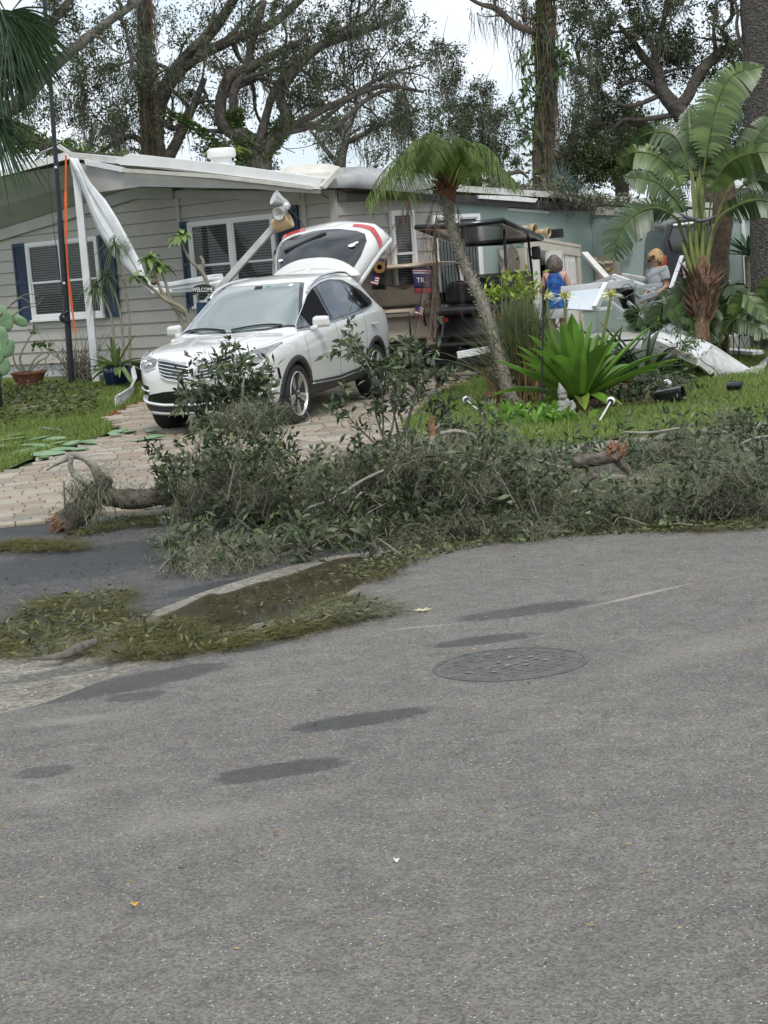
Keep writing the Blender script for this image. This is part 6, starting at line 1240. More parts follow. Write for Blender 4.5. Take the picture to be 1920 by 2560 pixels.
bush('broadleaf_shrub', 'small glossy green leaves low at the palm foot', G(1300, 1040, .05), [(Vector(G(1305, 1035, .15)), (.16, .12, .05)), (Vector(G(1385, 1045, .13)), (.18, .1, .05))], 90, (.08, .16), (.05, .09), m_crin, 3, spread=1.2)
bush('dark_shrub', 'low dark shrub among the cans in the flower bed', G(1600, 985, .03), [(Vector(G(1610, 975, .16)), (.22, .15, .09)), (Vector(G(1680, 965, .16)), (.2, .2, .08)), (Vector(G(1560, 990, .14)), (.16, .12, .07))], 150, (.05, .13), (.02, .05), LG('dark_shrub_leaf', (.05, .075, .03)), 6, spread=1.1)
bush('sapling', 'spindly light green sapling in front of the bent roof sheet', G(1690, 925), [(W(1712, 840, 22.0), (.12, .1, .12)), (W(1722, 865, 22.0), (.10, .1, .08))], 110, (.05, .09), (.015, .03), LG('sapling_leaf', (.07, .13, .035)), 5)
sp_ = W(1870, 640, 29); spk = thing('yucca', 'spiky narrow leaved yucca before the pale shed wall', 'plant', (sp_.x, 29, .15)); MB().tube([Vector((sp_.x, 29, .15)), sp_], .06, 8).build('stem', m_wood, spk)
for k in range(40): d = Vector(rdir(1)[0]); d.z = abs(d.z) * .8 + .1; strap('leaf', arc(sp_, d, random.uniform(.5, .8), .15, 5), .03, m_crd, spk)
# mulch bed, shepherd hook, statue, path lights, junk
bed = [G(x, y) for x, y in ((1215, 985), (1330, 960), (1480, 960), (1640, 965), (1700, 985), (1660, 1015), (1560, 1040), (1470, 1058), (1380, 1062), (1270, 1045), (1205, 1015))]
sheet('flower_bed', [(p.x, p.y) for p in bed], .012, m_mulch, fz=lambda x, y: float(lawn_off(x, y)), cuts=.5)
n = 1500; P = scatter([(p.x, p.y) for p in bed], n); leaves('mulch_chips', np.column_stack([P, lawn_off(P[:, 0], P[:, 1]) + .02]), rdir(n) * np.array([1, 1, .15]), (.03, .09), (.01, .025), LG('mulch_chip', (.12, .05, .03), tr=.02), None, spread=.1); tag(bpy.data.objects['mulch_chips'], 'red brown mulch chips covering the flower bed', 'mulch', kind='stuff')
n = 700; P = scatter([(p.x, p.y) for p in (G(1180, 1015), G(1700, 985), G(1690, 1010), G(1480, 1062), G(1250, 1052))], n); o = leaves('bed_litter', np.column_stack([P, lawn_off(P[:, 0], P[:, 1]) + .05]), rdir(n) * np.array([1, 1, .5]), (.06, .16), (.012, .035), LG('bed_litter', (.10, .11, .045)), None, spread=.4); tag(o, 'mixed fallen leaves and stems lying in the flower bed', 'leaf litter', kind='stuff')
hb = G(1352, 1045, .06); hk = thing('shepherd_hook', 'thin black double garden hook standing in the flower bed', 'garden hook', tuple(hb)); htop = W(1358, 715, hb.y)
MB().tube([hb - Vector((0, 0, .1)), htop], .011, 7).build('rod', m_pole, hk); hm = W(1353, 815, hb.y)
for s in (-1, 1): MB().tube(cr([hm - Vector((0, 0, .05)), hm + Vector((s * .06, 0, .05)), hm + Vector((s * .12, 0, .06)), hm + Vector((s * .16, 0, 0)), hm + Vector((s * .18, 0, -.03)), hm + Vector((s * .20, 0, -.02))], 4), .006, 6).build('arm', m_pole, hk, smooth=True)
stp = G(1412, 1050, .07); m_stone = M('grey_stone', (.20, .20, .18), .9, (.32, .32, .29), 18, 1, 40); stt = thing('garden_statue', 'small weathered grey stone gnome statue at the lily foot', 'statue', tuple(stp))
V = lambda x, y, z: stp + Vector((x, y, z))
MB().lathe([(.10, 0), (.105, .04), (.09, .09), (.085, .15), (.07, .20), (.045, .23)], 14, Matrix.Translation(stp) @ Matrix.Diagonal((1, .8, 1, 1))).build('body', m_stone, stt, smooth=True)
MB().ball(V(-.01, -.01, .255), (.05, .05, .05), 10).ball(V(-.01, -.05, .245), (.012, .02, .012), 6).build('head', m_stone, stt, smooth=True); MB().lathe([(.055, 0), (.045, .04), (.022, .09), (.004, .13)], 10, aim(V(-.01, 0, .275), (-.2, 0, 1))).build('hat', m_stone, stt, smooth=True)
for s in (-1, 1): MB().tube(cr([V(s * .075, -.01, .19), V(s * .10, -.05, .13), V(s * .04, -.09, .10)], 4), [.03, .026, .02], 8).build('arm', m_stone, stt, smooth=True); MB().ball(V(s * .05, -.08, .025), (.035, .06, .025), 8).build('foot', m_stone, stt, smooth=True)
def path_light(label, a, c, up_=True):
    o = thing('path_light', label, 'garden light', tuple(a)); MB().tube([a, c], .010, 7).build('stake', m_alu, o); d = (c - a).normalized(); MB().lathe([(.015, -.03), (.045, -.01), (.05, .01), (.02, .03), (.004, .035)], 14, aim(c, d)).build('head', m_alu, o, smooth=True); MB().lathe([(.03, -.05), (.032, -.01), (.02, -.01)], 12, aim(c, d)).build('lens', m_dark, o)
path_light('white solar light lying tipped on the grass', G(1210, 1038, .10), G(1166, 1000, .12)); path_light('white solar light leaning beside the black cans', G(1500, 1050, .10), G(1527, 1003, .2)); path_light('white solar light standing behind the black cans', G(1665, 975, .08), W(1668, 958, 20.5))
for k, (x, y, d, s, lab) in enumerate(((1672, 993, (.8, -.4, .1), 1.3, 'large black plastic can lying at the end of the flower bed'), (1600, 975, (.1, -.2, 1), 1.0, 'black square lantern standing among broken stems'), (1835, 966, (.9, -.3, .0), .7, 'small dark can lying on the lawn beyond the bent sheet'))):
    p = G(x, y, .13); o = thing('garden_can', lab, 'can', tuple(p)); MB().lathe([(.06 * s, -.12 * s), (.075 * s, -.1 * s), (.085 * s, .12 * s), (.09 * s, .13 * s), (.075 * s, .13 * s), (.06 * s, .0)], 16, aim(p, d)).build('shell', m_cbody_b, o, auto=50); MB().tube([p + Vector((.09 * s * math.cos(t), .02, .09 * s * math.sin(t))) for t in np.linspace(0, 3.14, 8)], .006, 5).build('handle', m_pole, o)
b = MB()
for k in range(60): c = G(random.uniform(1590, 1690), random.uniform(965, 1000), .06); b.tube(cr([c, c + Vector((random.uniform(-.15, .15), random.uniform(-.1, .1), random.uniform(.05, .22))), c + Vector((random.uniform(-.3, .3), random.uniform(-.1, .1), random.uniform(0, .18)))], 3), .006, 5)
tag(b.build('broken_stems', M('dark_stems', (.03, .03, .025), .8, (.09, .085, .07), 12)), 'heap of dark broken stems beside the black cans', 'stems', kind='stuff')
ur = G(1248, 965, .05); o = thing('garden_urn', 'dark rounded garden urn behind the leaning palm trunk', 'urn', tuple(ur)); MB().lathe([(.08, 0), (.13, .08), (.15, .18), (.12, .28), (.09, .31), (.10, .33), (.085, .33), (.08, .2)], 20, Matrix.Translation(ur)).build('vessel', M('urn_glaze', (.07, .08, .10), .35, (.12, .13, .15), 6), o, auto=50); MB().tube([ur + Vector((.10 * math.cos(t), .10 * math.sin(t), .33)) for t in np.linspace(0, 6.283, 18)], .012, 6).build('lip', M('urn_glaze'), o, smooth=True)
# ---- left bed: pots and plants
m_terra = M('terracotta', (.17, .06, .032), .85, (.26, .10, .055), 8, .4, 40, lo=.3, hi=.7); m_bluep = M('blue_glaze', (.006, .014, .05), .15, (.01, .022, .075), 5, coat=.6); m_darkp = M('dark_pot', (.03, .03, .032), .6)
def pot(name, label, base, r, h, mat, prof=None):
    o = thing(name, label, 'pot', tuple(base)); pr = prof or [(.68, 0), (.78, .15), (.93, .6), (1.0, .93), (1.06, .94), (1.06, 1.0), (.94, 1.0), (.9, .85)]; MB().lathe([(a * r, c * h) for a, c in pr], 28, Matrix.Translation(base)).build('vessel', mat, o, auto=40); MB().lathe([(r * .9, h * .84), (r * .88, h * .87), (.01, h * .88)], 20, Matrix.Translation(base)).build('soil', m_leafsoil, o); return o
t1 = G(75, 972); pot('bowl_planter', 'wide terracotta bowl standing in the grass left of the black pole', t1, .27, .27, m_terra, [(.55, 0), (.62, .1), (.86, .6), (.98, .88), (1.05, .9), (1.05, 1.0), (.95, 1.0), (.88, .85)])
b1 = G(297, 970); pot('blue_pot', 'round glossy blue plant pot in front of the white post', b1, .22, .34, m_bluep, [(.62, 0), (.8, .12), (.96, .45), (1.0, .75), (.97, .93), (1.03, .95), (1.03, 1), (.9, 1.0), (.88, .85)]); d1 = G(345, 962); pot('dark_pot', 'dark plastic plant pot between blue pot and car', d1 + Vector((.05, .25, 0)), .17, .34, m_darkp)
o = thing('potted_succulent', 'leggy succulent with bare curling stems in the terracotta bowl', 'plant', (t1.x, t1.y, t1.z + .24)); b = MB()
for pts in ([(62, 930), (50, 895), (70, 850), (85, 830)], [(75, 930), (95, 905), (120, 890), (122, 868)], [(70, 930), (85, 900), (105, 880), (92, 862)], [(60, 930), (40, 915), (30, 880), (20, 850)], [(80, 930), (110, 920), (115, 895)]): b.tube(cr([W(x, y, t1.y) for x, y in pts], 5), [.02, .014, .008], 7)
b.build('stems', m_stem, o, smooth=True); P = np.array([list(W(x, y, t1.y)) for x, y in ((85, 828), (95, 832), (75, 835), (122, 868), (115, 872), (92, 862), (98, 868), (85, 870))]); leaves('leaf_tufts', P.repeat(3, 0), rdir(24) + np.array([0, 0, .4]), (.10, .17), (.05, .08), LG('succulent_leaf', (.11, .16, .06)), o, spread=.3)
ag = thing('potted_agave', 'pale green spiky leaves growing from the blue pot', 'plant', (b1.x, b1.y, b1.z + .3))
for k in range(34): az = 2.399 * k; el = R(random.choice((75, 60, 45, 30, 15, 5))); strap('leaf', arc(b1 + Vector((0, 0, .30)), (math.cos(az) * math.cos(el), math.sin(az) * math.cos(el), math.sin(el)), random.uniform(.35, .7), random.uniform(.1, .6), 6), .045, LG('agave_leaf', (.14, .20, .07)), ag)
dy = b1.y + .45; dr_ = thing('dragon_tree', 'slender three stemmed dragon tree with grassy tufts before the white post', 'plant', (W(315, 905, dy).x, dy, float(gz(W(315, 905, dy).x, dy))))
for pts in ([(325, 925), (324, 860), (322, 780), (310, 700), (296, 640), (288, 612)], [(310, 925), (308, 860), (300, 780), (285, 730), (266, 690)], [(292, 925), (286, 870), (280, 800), (265, 760), (250, 735), (240, 722)]):
    q = cr([W(x, y, dy) for x, y in pts], 5); MB().tube(q, [.022, .018, .015], 8).build('stem', m_stem, dr_, smooth=True); n = 70; tipp = q[-1]; d = rdir(n); d[:, 2] = d[:, 2] * .7 + .45; cen = []
    t = np.linspace(0, 1, 6); L_ = rng.uniform(.3, .55, n); cen = tipp[None, None, :] + d[:, None, :] * (t[None, :, None] * L_[:, None, None]); cen[:, :, 2] -= .95 * (t[None, :] ** 2) * L_[:, None]; s = unit(np.cross(d, np.array([0, 0, 1.]))); strips('leaf_tuft', cen, s[:, None, :] * np.array([.6, 1, 1, .8, .5, .1])[None, :, None] * .008, LG('dragon_leaf', (.07, .11, .04)), dr_)
px_ = 26.0; plu = thing('frangipani', 'bare branched frangipani with rosettes of drooping leaves behind the car', 'plant', (W(475, 850, px_).x, px_, float(gz(W(475, 850, px_).x, px_))))
for k, pts in enumerate(([(482, 930), (470, 790), (415, 750), (385, 725), (350, 700), (340, 690)], [(482, 930), (450, 795), (405, 730), (390, 690), (375, 645)], [(470, 790), (430, 755), (415, 710), (400, 665)], [(540, 930), (525, 740), (505, 680), (480, 655), (462, 625), (452, 590)], [(505, 680), (508, 655), (500, 640)])):
    q = cr([W(x, y, px_ + .1 * k) for x, y in pts], 5); MB().tube(q, np.linspace(.034, .018, 5), 8, jit=.05).build('branch', m_stem, plu, smooth=True)
    if k != 4:
        n = 18 if k != 0 else 8; d = rdir(n); d[:, 2] = d[:, 2] * .6 + .35; L_ = rng.uniform(.2, .34, n); t = np.linspace(0, 1, 6); cen = q[-1][None, None, :] + d[:, None, :] * (t[None, :, None] * L_[:, None, None]); cen[:, :, 2] -= .7 * (t[None, :] ** 2) * L_[:, None]; s = unit(np.cross(d, np.array([0, 0, 1.]))); strips('leaf_rosette', cen, s[:, None, :] * np.array([.25, .8, 1, 1, .7, .1])[None, :, None] * .042, LG('frangipani_leaf', (.13, .20, .06)), plu)
MB().ball(W(385, 705, px_), .05, 8).ball(W(380, 690, px_), .035, 8).build('dry_clump', M('dry_leaf', (.12, .08, .05), .9), plu, smooth=True)
db_ = G(195, 950); b = MB(); tw = thing('dry_shrub', 'tangle of bare dry twigs around the foot of the black pole', 'shrub', tuple(db_))
for k in range(90): e = db_ + Vector((random.gauss(0, .33), random.gauss(.1, .2), random.uniform(.2, .85))); b.tube(cr([db_ + Vector((random.gauss(0, .14), random.gauss(0, .12), 0)), db_.lerp(e, .5) + Vector((random.uniform(-.08, .08), 0, 0)), e], 3), [.009, .006, .003], 5)
b.build('twigs', m_wood, tw, smooth=True, kind='stuff'); n = 260; leaves('leaves', np.array(list(db_))[None] + np.column_stack([rng.normal(size=n) * .3, rng.normal(size=n) * .2, rng.uniform(.02, .5, n)]), rdir(n), (.04, .09), (.015, .03), LG('dry_shrub_leaf', (.10, .10, .05)), tw)
# prickly pear at the left edge
m_cac = M('cactus_green', (.13, .22, .11), .55, (.20, .31, .17), 8, .3, 50); cx_ = G(-5, 985); cac = thing('prickly_pear', 'standing prickly pear with pale green pads and curling stems', 'cactus', tuple(cx_))
def pad(c, L_, w, th, rot): return MB().lathe([(math.sin(a) * (1 + .12 * math.cos(a)) + 1e-3, -math.cos(a)) for a in np.linspace(0, math.pi, 9)], 14, Matrix.Translation(c) @ rot.to_4x4() @ Matrix.Diagonal((w / 2, th / 2, L_ / 2, 1)))
for x, y, L_, w, r in ((12, 795, .42, .25, -20), (45, 800, .34, .16, -60), (5, 845, .36, .22, 10), (-10, 880, .4, .26, 0), (22, 870, .3, .18, 25), (-15, 930, .4, .26, 0), (10, 915, .3, .2, 12)): pad(W(x, y, cx_.y), L_, w, .035, Euler((0, R(r), R(random.uniform(-25, 25)))).to_matrix()).build('pad', m_cac, cac, smooth=True)
MB().tube([cx_, cx_ + Vector((0, 0, .4))], .06, 8).build('trunk', m_stem, cac, smooth=True)
b = MB()
for pts in ([(0, 790), (40, 750), (70, 735), (95, 740)], [(20, 800), (60, 770), (90, 765), (110, 742)], [(30, 760), (55, 745), (80, 760), (102, 745)]): b.tube(cr([W(x, y, cx_.y) for x, y in pts], 5), [.012, .006], 6)
b.build('curling_stems', m_wood, cac, smooth=True)
for k, (x, y, L_, r) in enumerate(((30, 1100, .45, 0), (95, 1096, .28, 20), (135, 1097, .32, -10), (75, 1112, .26, 40), (110, 1115, .3, 5), (160, 1122, .34, -20), (60, 1128, .34, 10), (120, 1133, .4, -5), (180, 1107, .26, 60), (222, 1105, .24, -30), (200, 1122, .22, 15), (110, 1145, .2, 80), (295, 1078, .26, 5), (325, 1080, .2, 50), (288, 1086, .16, 0), (378, 1079, .16, 20), (362, 1098, .44, -8), (392, 1090, .22, 10), (0, 1115, .4, 30), (40, 1088, .25, -30), (145, 1108, .22, 45))):
    c = G(x, y, .04 + .018 * random.random()); o = pad(c, L_, L_ * .55, .03, Euler((R(90 + random.uniform(-10, 10)), R(random.uniform(-12, 12)), R(90 + r))).to_matrix() ).build('cactus_pad', m_cac, smooth=True); tag(o, {0: 'broad cactus pad at the far end of the heap on the left lawn', 13: 'rounded upright-edged cactus pad resting on the pavers', 15: 'short thick cactus pad alone on the pavers before the car', 16: 'longest cactus pad lying alone on the pavers', 11: 'small cactus pad standing on edge where lawn meets pavers'}.get(k) or ('small flat cactus pad lying on the pavers by the lawn corner' if x > 280 else 'flat green cactus pad lying in the heap on the left lawn'), 'cactus pad', 'broken cactus pads on the ground')
# bent gutter piece beside the car
gp_ = [G(290, 1020, .02), G(322, 1000, .05), G(336, 975, .12), W(330, 945, G(336, 975).y)]; b = MB(); P = [[q, q + Vector((0, .02, .13)), q + Vector((.02, .09, .17)), q + Vector((.03, .16, .16))] for q in gp_]; b.grid(P); tag(b.build('gutter_piece', m_alu, thick=.008), 'short bent piece of white gutter in the grass before the blue pot', 'gutter')
# ================================================================ TREES
m_bark = M('oak_bark', (.045, .039, .032), .95, (.10, .088, .074), 9, 1, 14, bdist=.05); m_barkg = M('grey_bark', (.12, .11, .095), .95, (.21, .195, .17), 12, 1, 18, bdist=.05); m_vine = M('vine_bark', (.050, .040, .030), .95, (.105, .085, .064), 14, 1, 16, bdist=.06)
OK_ = [(.55, .6, .5), (.9, .95, .8), (1.2, 1.2, 1.0), (1.7, 1.65, 1.3)]
m_oak = LG('oak_leaf', (.046, .057, .030), OK_, .25, .55, .8); m_oak2 = LG('far_oak_leaf', (.055, .066, .038), OK_, .25, .6, .5); m_olive = LG('olive_leaf', (.055, .078, .026), OK_, .3, .5, .5); m_mossg = LG('green_moss', (.05, .085, .015), None, .1, .9); m_spm = LG('hanging_moss', (.09, .093, .068), [(.5, .5, .5), (1, 1, 1), (1.4, 1.4, 1.4)], .25, .9); m_philo = LG('climber_leaf', (.045, .085, .028), None, .3, .4)
def limbpts(spec, D, n=6):
    """spec rows: px, py, width in px, optional depth shift"""
    q = cr([(*W(r[0], r[1], D + (r[3] if len(r) > 3 else 0)), r[2] * D / FPX / 2) for r in spec], n) if False else None
    P = [list(W(r[0], r[1], D + (r[3] if len(r) > 3 else 0))) + [r[2] * D / FPX / 2 * .86] for r in spec]
    return cr4(P, n)
def cr4(P, n):
    P = np.array(P, float)
    if len(P) < 3: t = np.linspace(0, 1, n + 1)[:, None]; return P[0] * (1 - t) + P[-1] * t
    Q = np.vstack([2 * P[0] - P[1], P, 2 * P[-1] - P[-2]]); o = []
    for i in range(1, len(Q) - 2):
        for k in range(n):
            t = k / n; a, b, c, d = Q[i - 1:i + 3]; o.append(.5 * (2 * b + (c - a) * t + (2 * a - 5 * b + 4 * c - d) * t * t + (3 * b - a - 3 * c + d) * t ** 3))
    o.append(P[-1]); o = np.array(o); o[:, 3] = np.maximum(o[:, 3], .008); return o
def sprout(mb, pts, n, L_, lev, tips, up=.25, frm=.25):
    """side branches along a limb, ending in leaf tips"""
    m = len(pts)
    for k in range(n):
        i = int(random.uniform(frm, .98) * (m - 1)); p = Vector(pts[i][:3]); r = pts[i][3]; tan = Vector(pts[min(i + 1, m - 1)][:3]) - Vector(pts[max(i - 1, 0)][:3]); tan.normalize()
        d = (tan * random.uniform(.1, .7) + Vector(rdir(1)[0]) * 1.0 + Vector((0, 0, up))).normalized(); l = random.uniform(*L_); q = [[*p, min(r * .6, .035 * l + .006)]]; st = 5; c = p.copy()
        for j in range(st):
            d = (d + Vector(rdir(1)[0]) * .45 + Vector((0, 0, up * .15))).normalized(); c = c + d * (l / st); q.append([*c, max(q[0][3] * (1 - (j + 1) / (st + .6)), .004)])
        q = cr4(q, 2); mb.tube(q[:, :3], q[:, 3], 5, cap=False)
        if lev > 0: sprout(mb, q, 4, (l * .35, l * .65), lev - 1, tips, up, .35)
        else: tips += [q[-1][:3], q[-3][:3], q[-5][:3]]
        tips.append(q[-1][:3])
def crownpts(ells, per, D):
    P = []
    for (x, y, rx, ry, dd, w) in ells:
        n = int(per * w * rx * ry / 10000); d = rdir(n) * (rng.random(n) ** .45)[:, None]; Dk = D + dd
        c = np.array(list(W(x, y, Dk))); k = Dk / FPX; P.append(c + d * np.array([rx * k, max(rx, ry) * k * .9, ry * k]))
    return np.concatenate(P)
def tree(name, label, base, D, limbs, mat, ells=(), per=60, nl=30, ls=(.055, .10), lw=(.026, .046), leaf=None, tw=(0, (1, 2), 1), mossn=0, mossL=(.3, 1.0), cl=.115, green=(), group=None, rootz=.2, n_side=9):
    o = thing(name, label, 'tree', (base.x, base.y, rootz), group=group); mb = MB(); mt_ = MB(); tips = []
    for sp in limbs:
        q = limbpts(sp, D); mb.tube(q[:, :3], q[:, 3], n_side, jit=.05); 
        if tw[0]: sprout(mb, q, tw[0], tw[1], tw[2], tips)
    C = np.array(tips[::2]) if tips else np.empty((0, 3)); nl = int(nl * 1.8)
    if len(ells):
        E = crownpts(ells, per * 1.05, D); C = np.concatenate([C, E])
        for e in E[::3]: a = Vector(e); b_ = a + Vector(rdir(1)[0]) * random.uniform(.4, 1.0); mt_.tube(cr([a, a.lerp(b_, .5) + Vector(rdir(1)[0]) * .1, b_], 2), [.012, .004], 4, cap=False)
    mb.build('trunk', mat, o, smooth=True)
    if mt_.v: mt_.build('crown_twigs', mat, o, smooth=True, kind='stuff')
    if len(C):
        n = len(C) * nl; ps = np.repeat(C, nl, 0) + rng.normal(size=(n, 3)) * cl * np.repeat(rng.uniform(.5, 1.3, len(C)), nl)[:, None]; leaves('crown', ps, rdir(n), ls, lw, leaf or m_oak, o, spread=.3)
        if mossn:
            k = rng.integers(0, len(C), mossn); k2 = np.repeat(k, 14); moss('hanging_moss', C[k2] + rng.normal(size=(len(k2), 3)) * .07, mossL, m_spm, o, width=.02, wob=.35)
    for sp in green:                         # moss and fern pads on a limb
        q = limbpts(sp, D); n = 900; i = rng.integers(0, len(q), n); d = rdir(n); d[:, 2] = np.abs(d[:, 2]) * .9 - .15; leaves('limb_moss', q[i, :3] + d * q[i, 3:4] * .95, d, (.06, .16), (.03, .07), m_mossg, o, spread=.6)
    return o
bz = lambda x, D: Vector((W(x, 700, D).x, D, .2))
# brown vine covered trunk behind the roof with the two big limbs that rise from it
vt = tree('vine_clad_tree', 'straight vine covered brown trunk rising behind the gable roof', bz(366, 40), 40, [[(372, 700, 46), (370, 400, 38), (366, 250, 36), (362, 120, 34), (360, -60, 34)]], m_vine, tw=(6, (.6, 1.4), 0), nl=10, mossn=30)
def vinewrap(o, spec, D, n, w=.02):
    q = limbpts(spec, D); i = rng.integers(0, len(q) - 1, n); d = unit(np.column_stack([rng.normal(size=n), -np.abs(rng.normal(size=n)), np.zeros(n)])); moss('vine_strands', q[i, :3] + d * q[i, 3:4] * 1.03, (.5, 1.6), LG('vine_strand', (.085, .065, .046), None, .05, .9), o, width=w, wob=.10); leaves('vine_leaves', (q[i, :3] + d * q[i, 3:4] * 1.1)[:n // 2], d[:n // 2], (.06, .14), (.03, .07), m_mossg, o, spread=.7)
vinewrap(vt, [(370, 400, 38), (366, 250, 36), (362, 120, 34), (360, -60, 34)], 40, 700)
tree('oak_tree', 'large leaning oak with two rising limbs beside the vine covered trunk', bz(400, 41), 41.2, [[(410, 700, 60), (395, 420, 52), (388, 320, 50), (405, 240, 46), (450, 165, 44), (510, 100, 36), (555, 45, 30), (600, -30, 26)], [(430, 195, 36), (490, 145, 34), (580, 100, 30), (680, 60, 26), (760, -10, 22)], [(402, 430, 44), (455, 330, 26), (490, 250, 22), (512, 195, 16)], [(395, 395, 24), (330, 340, 16), (265, 370, 12), (240, 385, 10)], [(440, 180, 12), (360, 150, 10), (305, 160, 8), (250, 180, 6)], [(400, 300, 22), (440, 320, 18), (480, 270, 16), (520, 235, 12)]], m_bark, tw=(4, (.9, 2.2), 1), nl=30, mossn=70, mossL=(.2, .7), ells=[(330, 90, 70, 60, 1, .4), (500, 60, 120, 60, 1, .35), (430, 200, 70, 60, 1, .35)], per=34)
tree('oak_tree', 'mossy low forked oak with sinuous limbs behind the white roof vent', bz(640, 39), 39, [[(640, 700, 100), (640, 430, 95), (632, 385, 80), (615, 350, 60), (560, 310, 40), (552, 255, 34), (572, 195, 32), (620, 170, 28), (700, 130, 24), (770, 95, 14)], [(632, 400, 60), (690, 345, 50), (715, 290, 36), (700, 235, 28), (745, 165, 30), (800, 115, 28), (870, 90, 24), (950, 62, 18), (1010, 40, 12)], [(645, 380, 40), (665, 290, 24), (690, 220, 22), (740, 150, 20)], [(690, 340, 26), (760, 300, 22), (860, 250, 18), (960, 215, 14), (1060, 230, 8)], [(585, 295, 30), (585, 225, 26), (612, 180, 26), (630, 110, 22), (660, 0, 18)], [(700, 335, 20), (790, 310, 14), (880, 240, 14), (960, 190, 10), (1060, 160, 6)], [(740, 310, 20), (830, 320, 16), (870, 290, 14), (930, 240, 12), (1000, 220, 8)]], m_bark, tw=(4, (1.0, 2.4), 1), nl=30, mossn=110, mossL=(.2, .8), ells=[(730, 60, 150, 70, 0, .35), (880, 60, 130, 80, 1, .6), (980, 150, 110, 70, 0, .7), (1020, 80, 70, 80, 2, .6), (860, 190, 120, 60, 1, .3)], per=36,
     green=[[(632, 420, 100), (632, 390, 86), (610, 350, 62)], [(645, 400, 60), (690, 345, 52), (715, 300, 36)], [(420, 285, 30), (480, 320, 34), (540, 365, 30), (590, 400, 24)], [(585, 320, 40), (588, 285, 34)]])
fern = thing('fern_clump', 'yellow green fern clump growing on the mossy oak fork', 'fern', tuple(W(553, 385, 38)))
for k in range(40): az = random.uniform(0, 6.28); frond('frond', [Vector(q) for q in arc(W(555 + random.uniform(-18, 18), 378, 38), (math.cos(az), math.sin(az), .8), random.uniform(.35, .6), .7, 5)], LG('fern_leaf', (.17, .21, .04), tr=.35), fern, 14, .10, .02, .5)
tree('oak_tree', 'thick mossy limb slanting up from the left roof corner', bz(-80, 37), 37, [[(-160, 700, 90), (-120, 480, 70), (-40, 330, 46), (60, 245, 40), (130, 170, 36), (200, 110, 30), (270, 55, 26), (345, 0, 22), (400, -60, 18)], [(62, 246, 30), (90, 150, 26), (110, 70, 24), (150, 30, 22), (200, -30, 20)]], m_barkg, tw=(6, (.8, 2.0), 1), nl=32, mossn=60, mossL=(.2, .6), ells=[(60, 260, 70, 60, 0, .5), (140, 250, 100, 80, 2, .6), (220, 170, 110, 70, 2, .6), (90, 130, 80, 70, 3, .5), (260, 260, 70, 60, 2, .4), (30, 350, 80, 40, 3, .6), (290, 60, 70, 40, 2, .3)], per=46)
fl_ = thing('fallen_limb', 'green moss covered limb lying across the gable roof ridge', 'branch', tuple(W(150, 370, 31)))
q = limbpts([(-40, 290, 34), (30, 325, 34), (80, 350, 36), (130, 372, 34), (190, 385, 26), (310, 398, 20)], 31); MB().tube(q[:, :3], q[:, 3], 9, jit=.08).build('limb', m_bark, fl_, smooth=True)
n = 2200; i = rng.integers(0, len(q), n); d = rdir(n); leaves('moss_coat', q[i, :3] + rng.normal(size=(n, 3)) * .06 + d * q[i, 3:4], d, (.05, .12), (.02, .05), m_mossg, fl_, spread=.7)
# right hand side
vt2 = tree('vine_clad_tree', 'tall brown vine covered trunk standing alone behind the carport roof', bz(1352, 37), 37, [[(1350, 800, 56), (1352, 450, 52), (1355, 300, 48), (1362, 180, 46), (1358, 80, 44), (1365, -60, 46)], [(1360, 85, 24), (1320, 75, 22), (1285, 60, 20), (1240, 22, 18), (1200, 10, 12), (1165, -10, 10)], [(1350, 50, 10), (1320, 45, 8), (1292, 36, 5)], [(1362, 178, 20), (1380, 170, 16), (1388, 162, 12)]], m_vine, tw=(5, (.4, 1.0), 0), nl=8, mossn=40, mossL=(.3, .9))
vinewrap(vt2, [(1352, 450, 52), (1355, 300, 48), (1362, 180, 46), (1358, 80, 44), (1365, -40, 46)], 37, 1300)
n = 0; P = []; 
for x, y in ((1325, 130), (1315, 150), (1310, 200), (1320, 195), (1300, 290), (1318, 240), (1305, 235), (1400, 130), (1410, 110), (1400, 100), (1415, 150), (1395, 170), (1322, 215), (1310, 265), (1308, 350), (1315, 330)): P += [list(W(x + random.gauss(0, 9), y + random.gauss(0, 10), 36.7)) for _ in range(9)]
P = np.array(P); leaves('climber_leaves', P, np.array([[0, 0, -.6]]).repeat(len(P), 0), (.16, .32), (.05, .09), m_philo, vt2, droop=.3, spread=.8, rows=4)
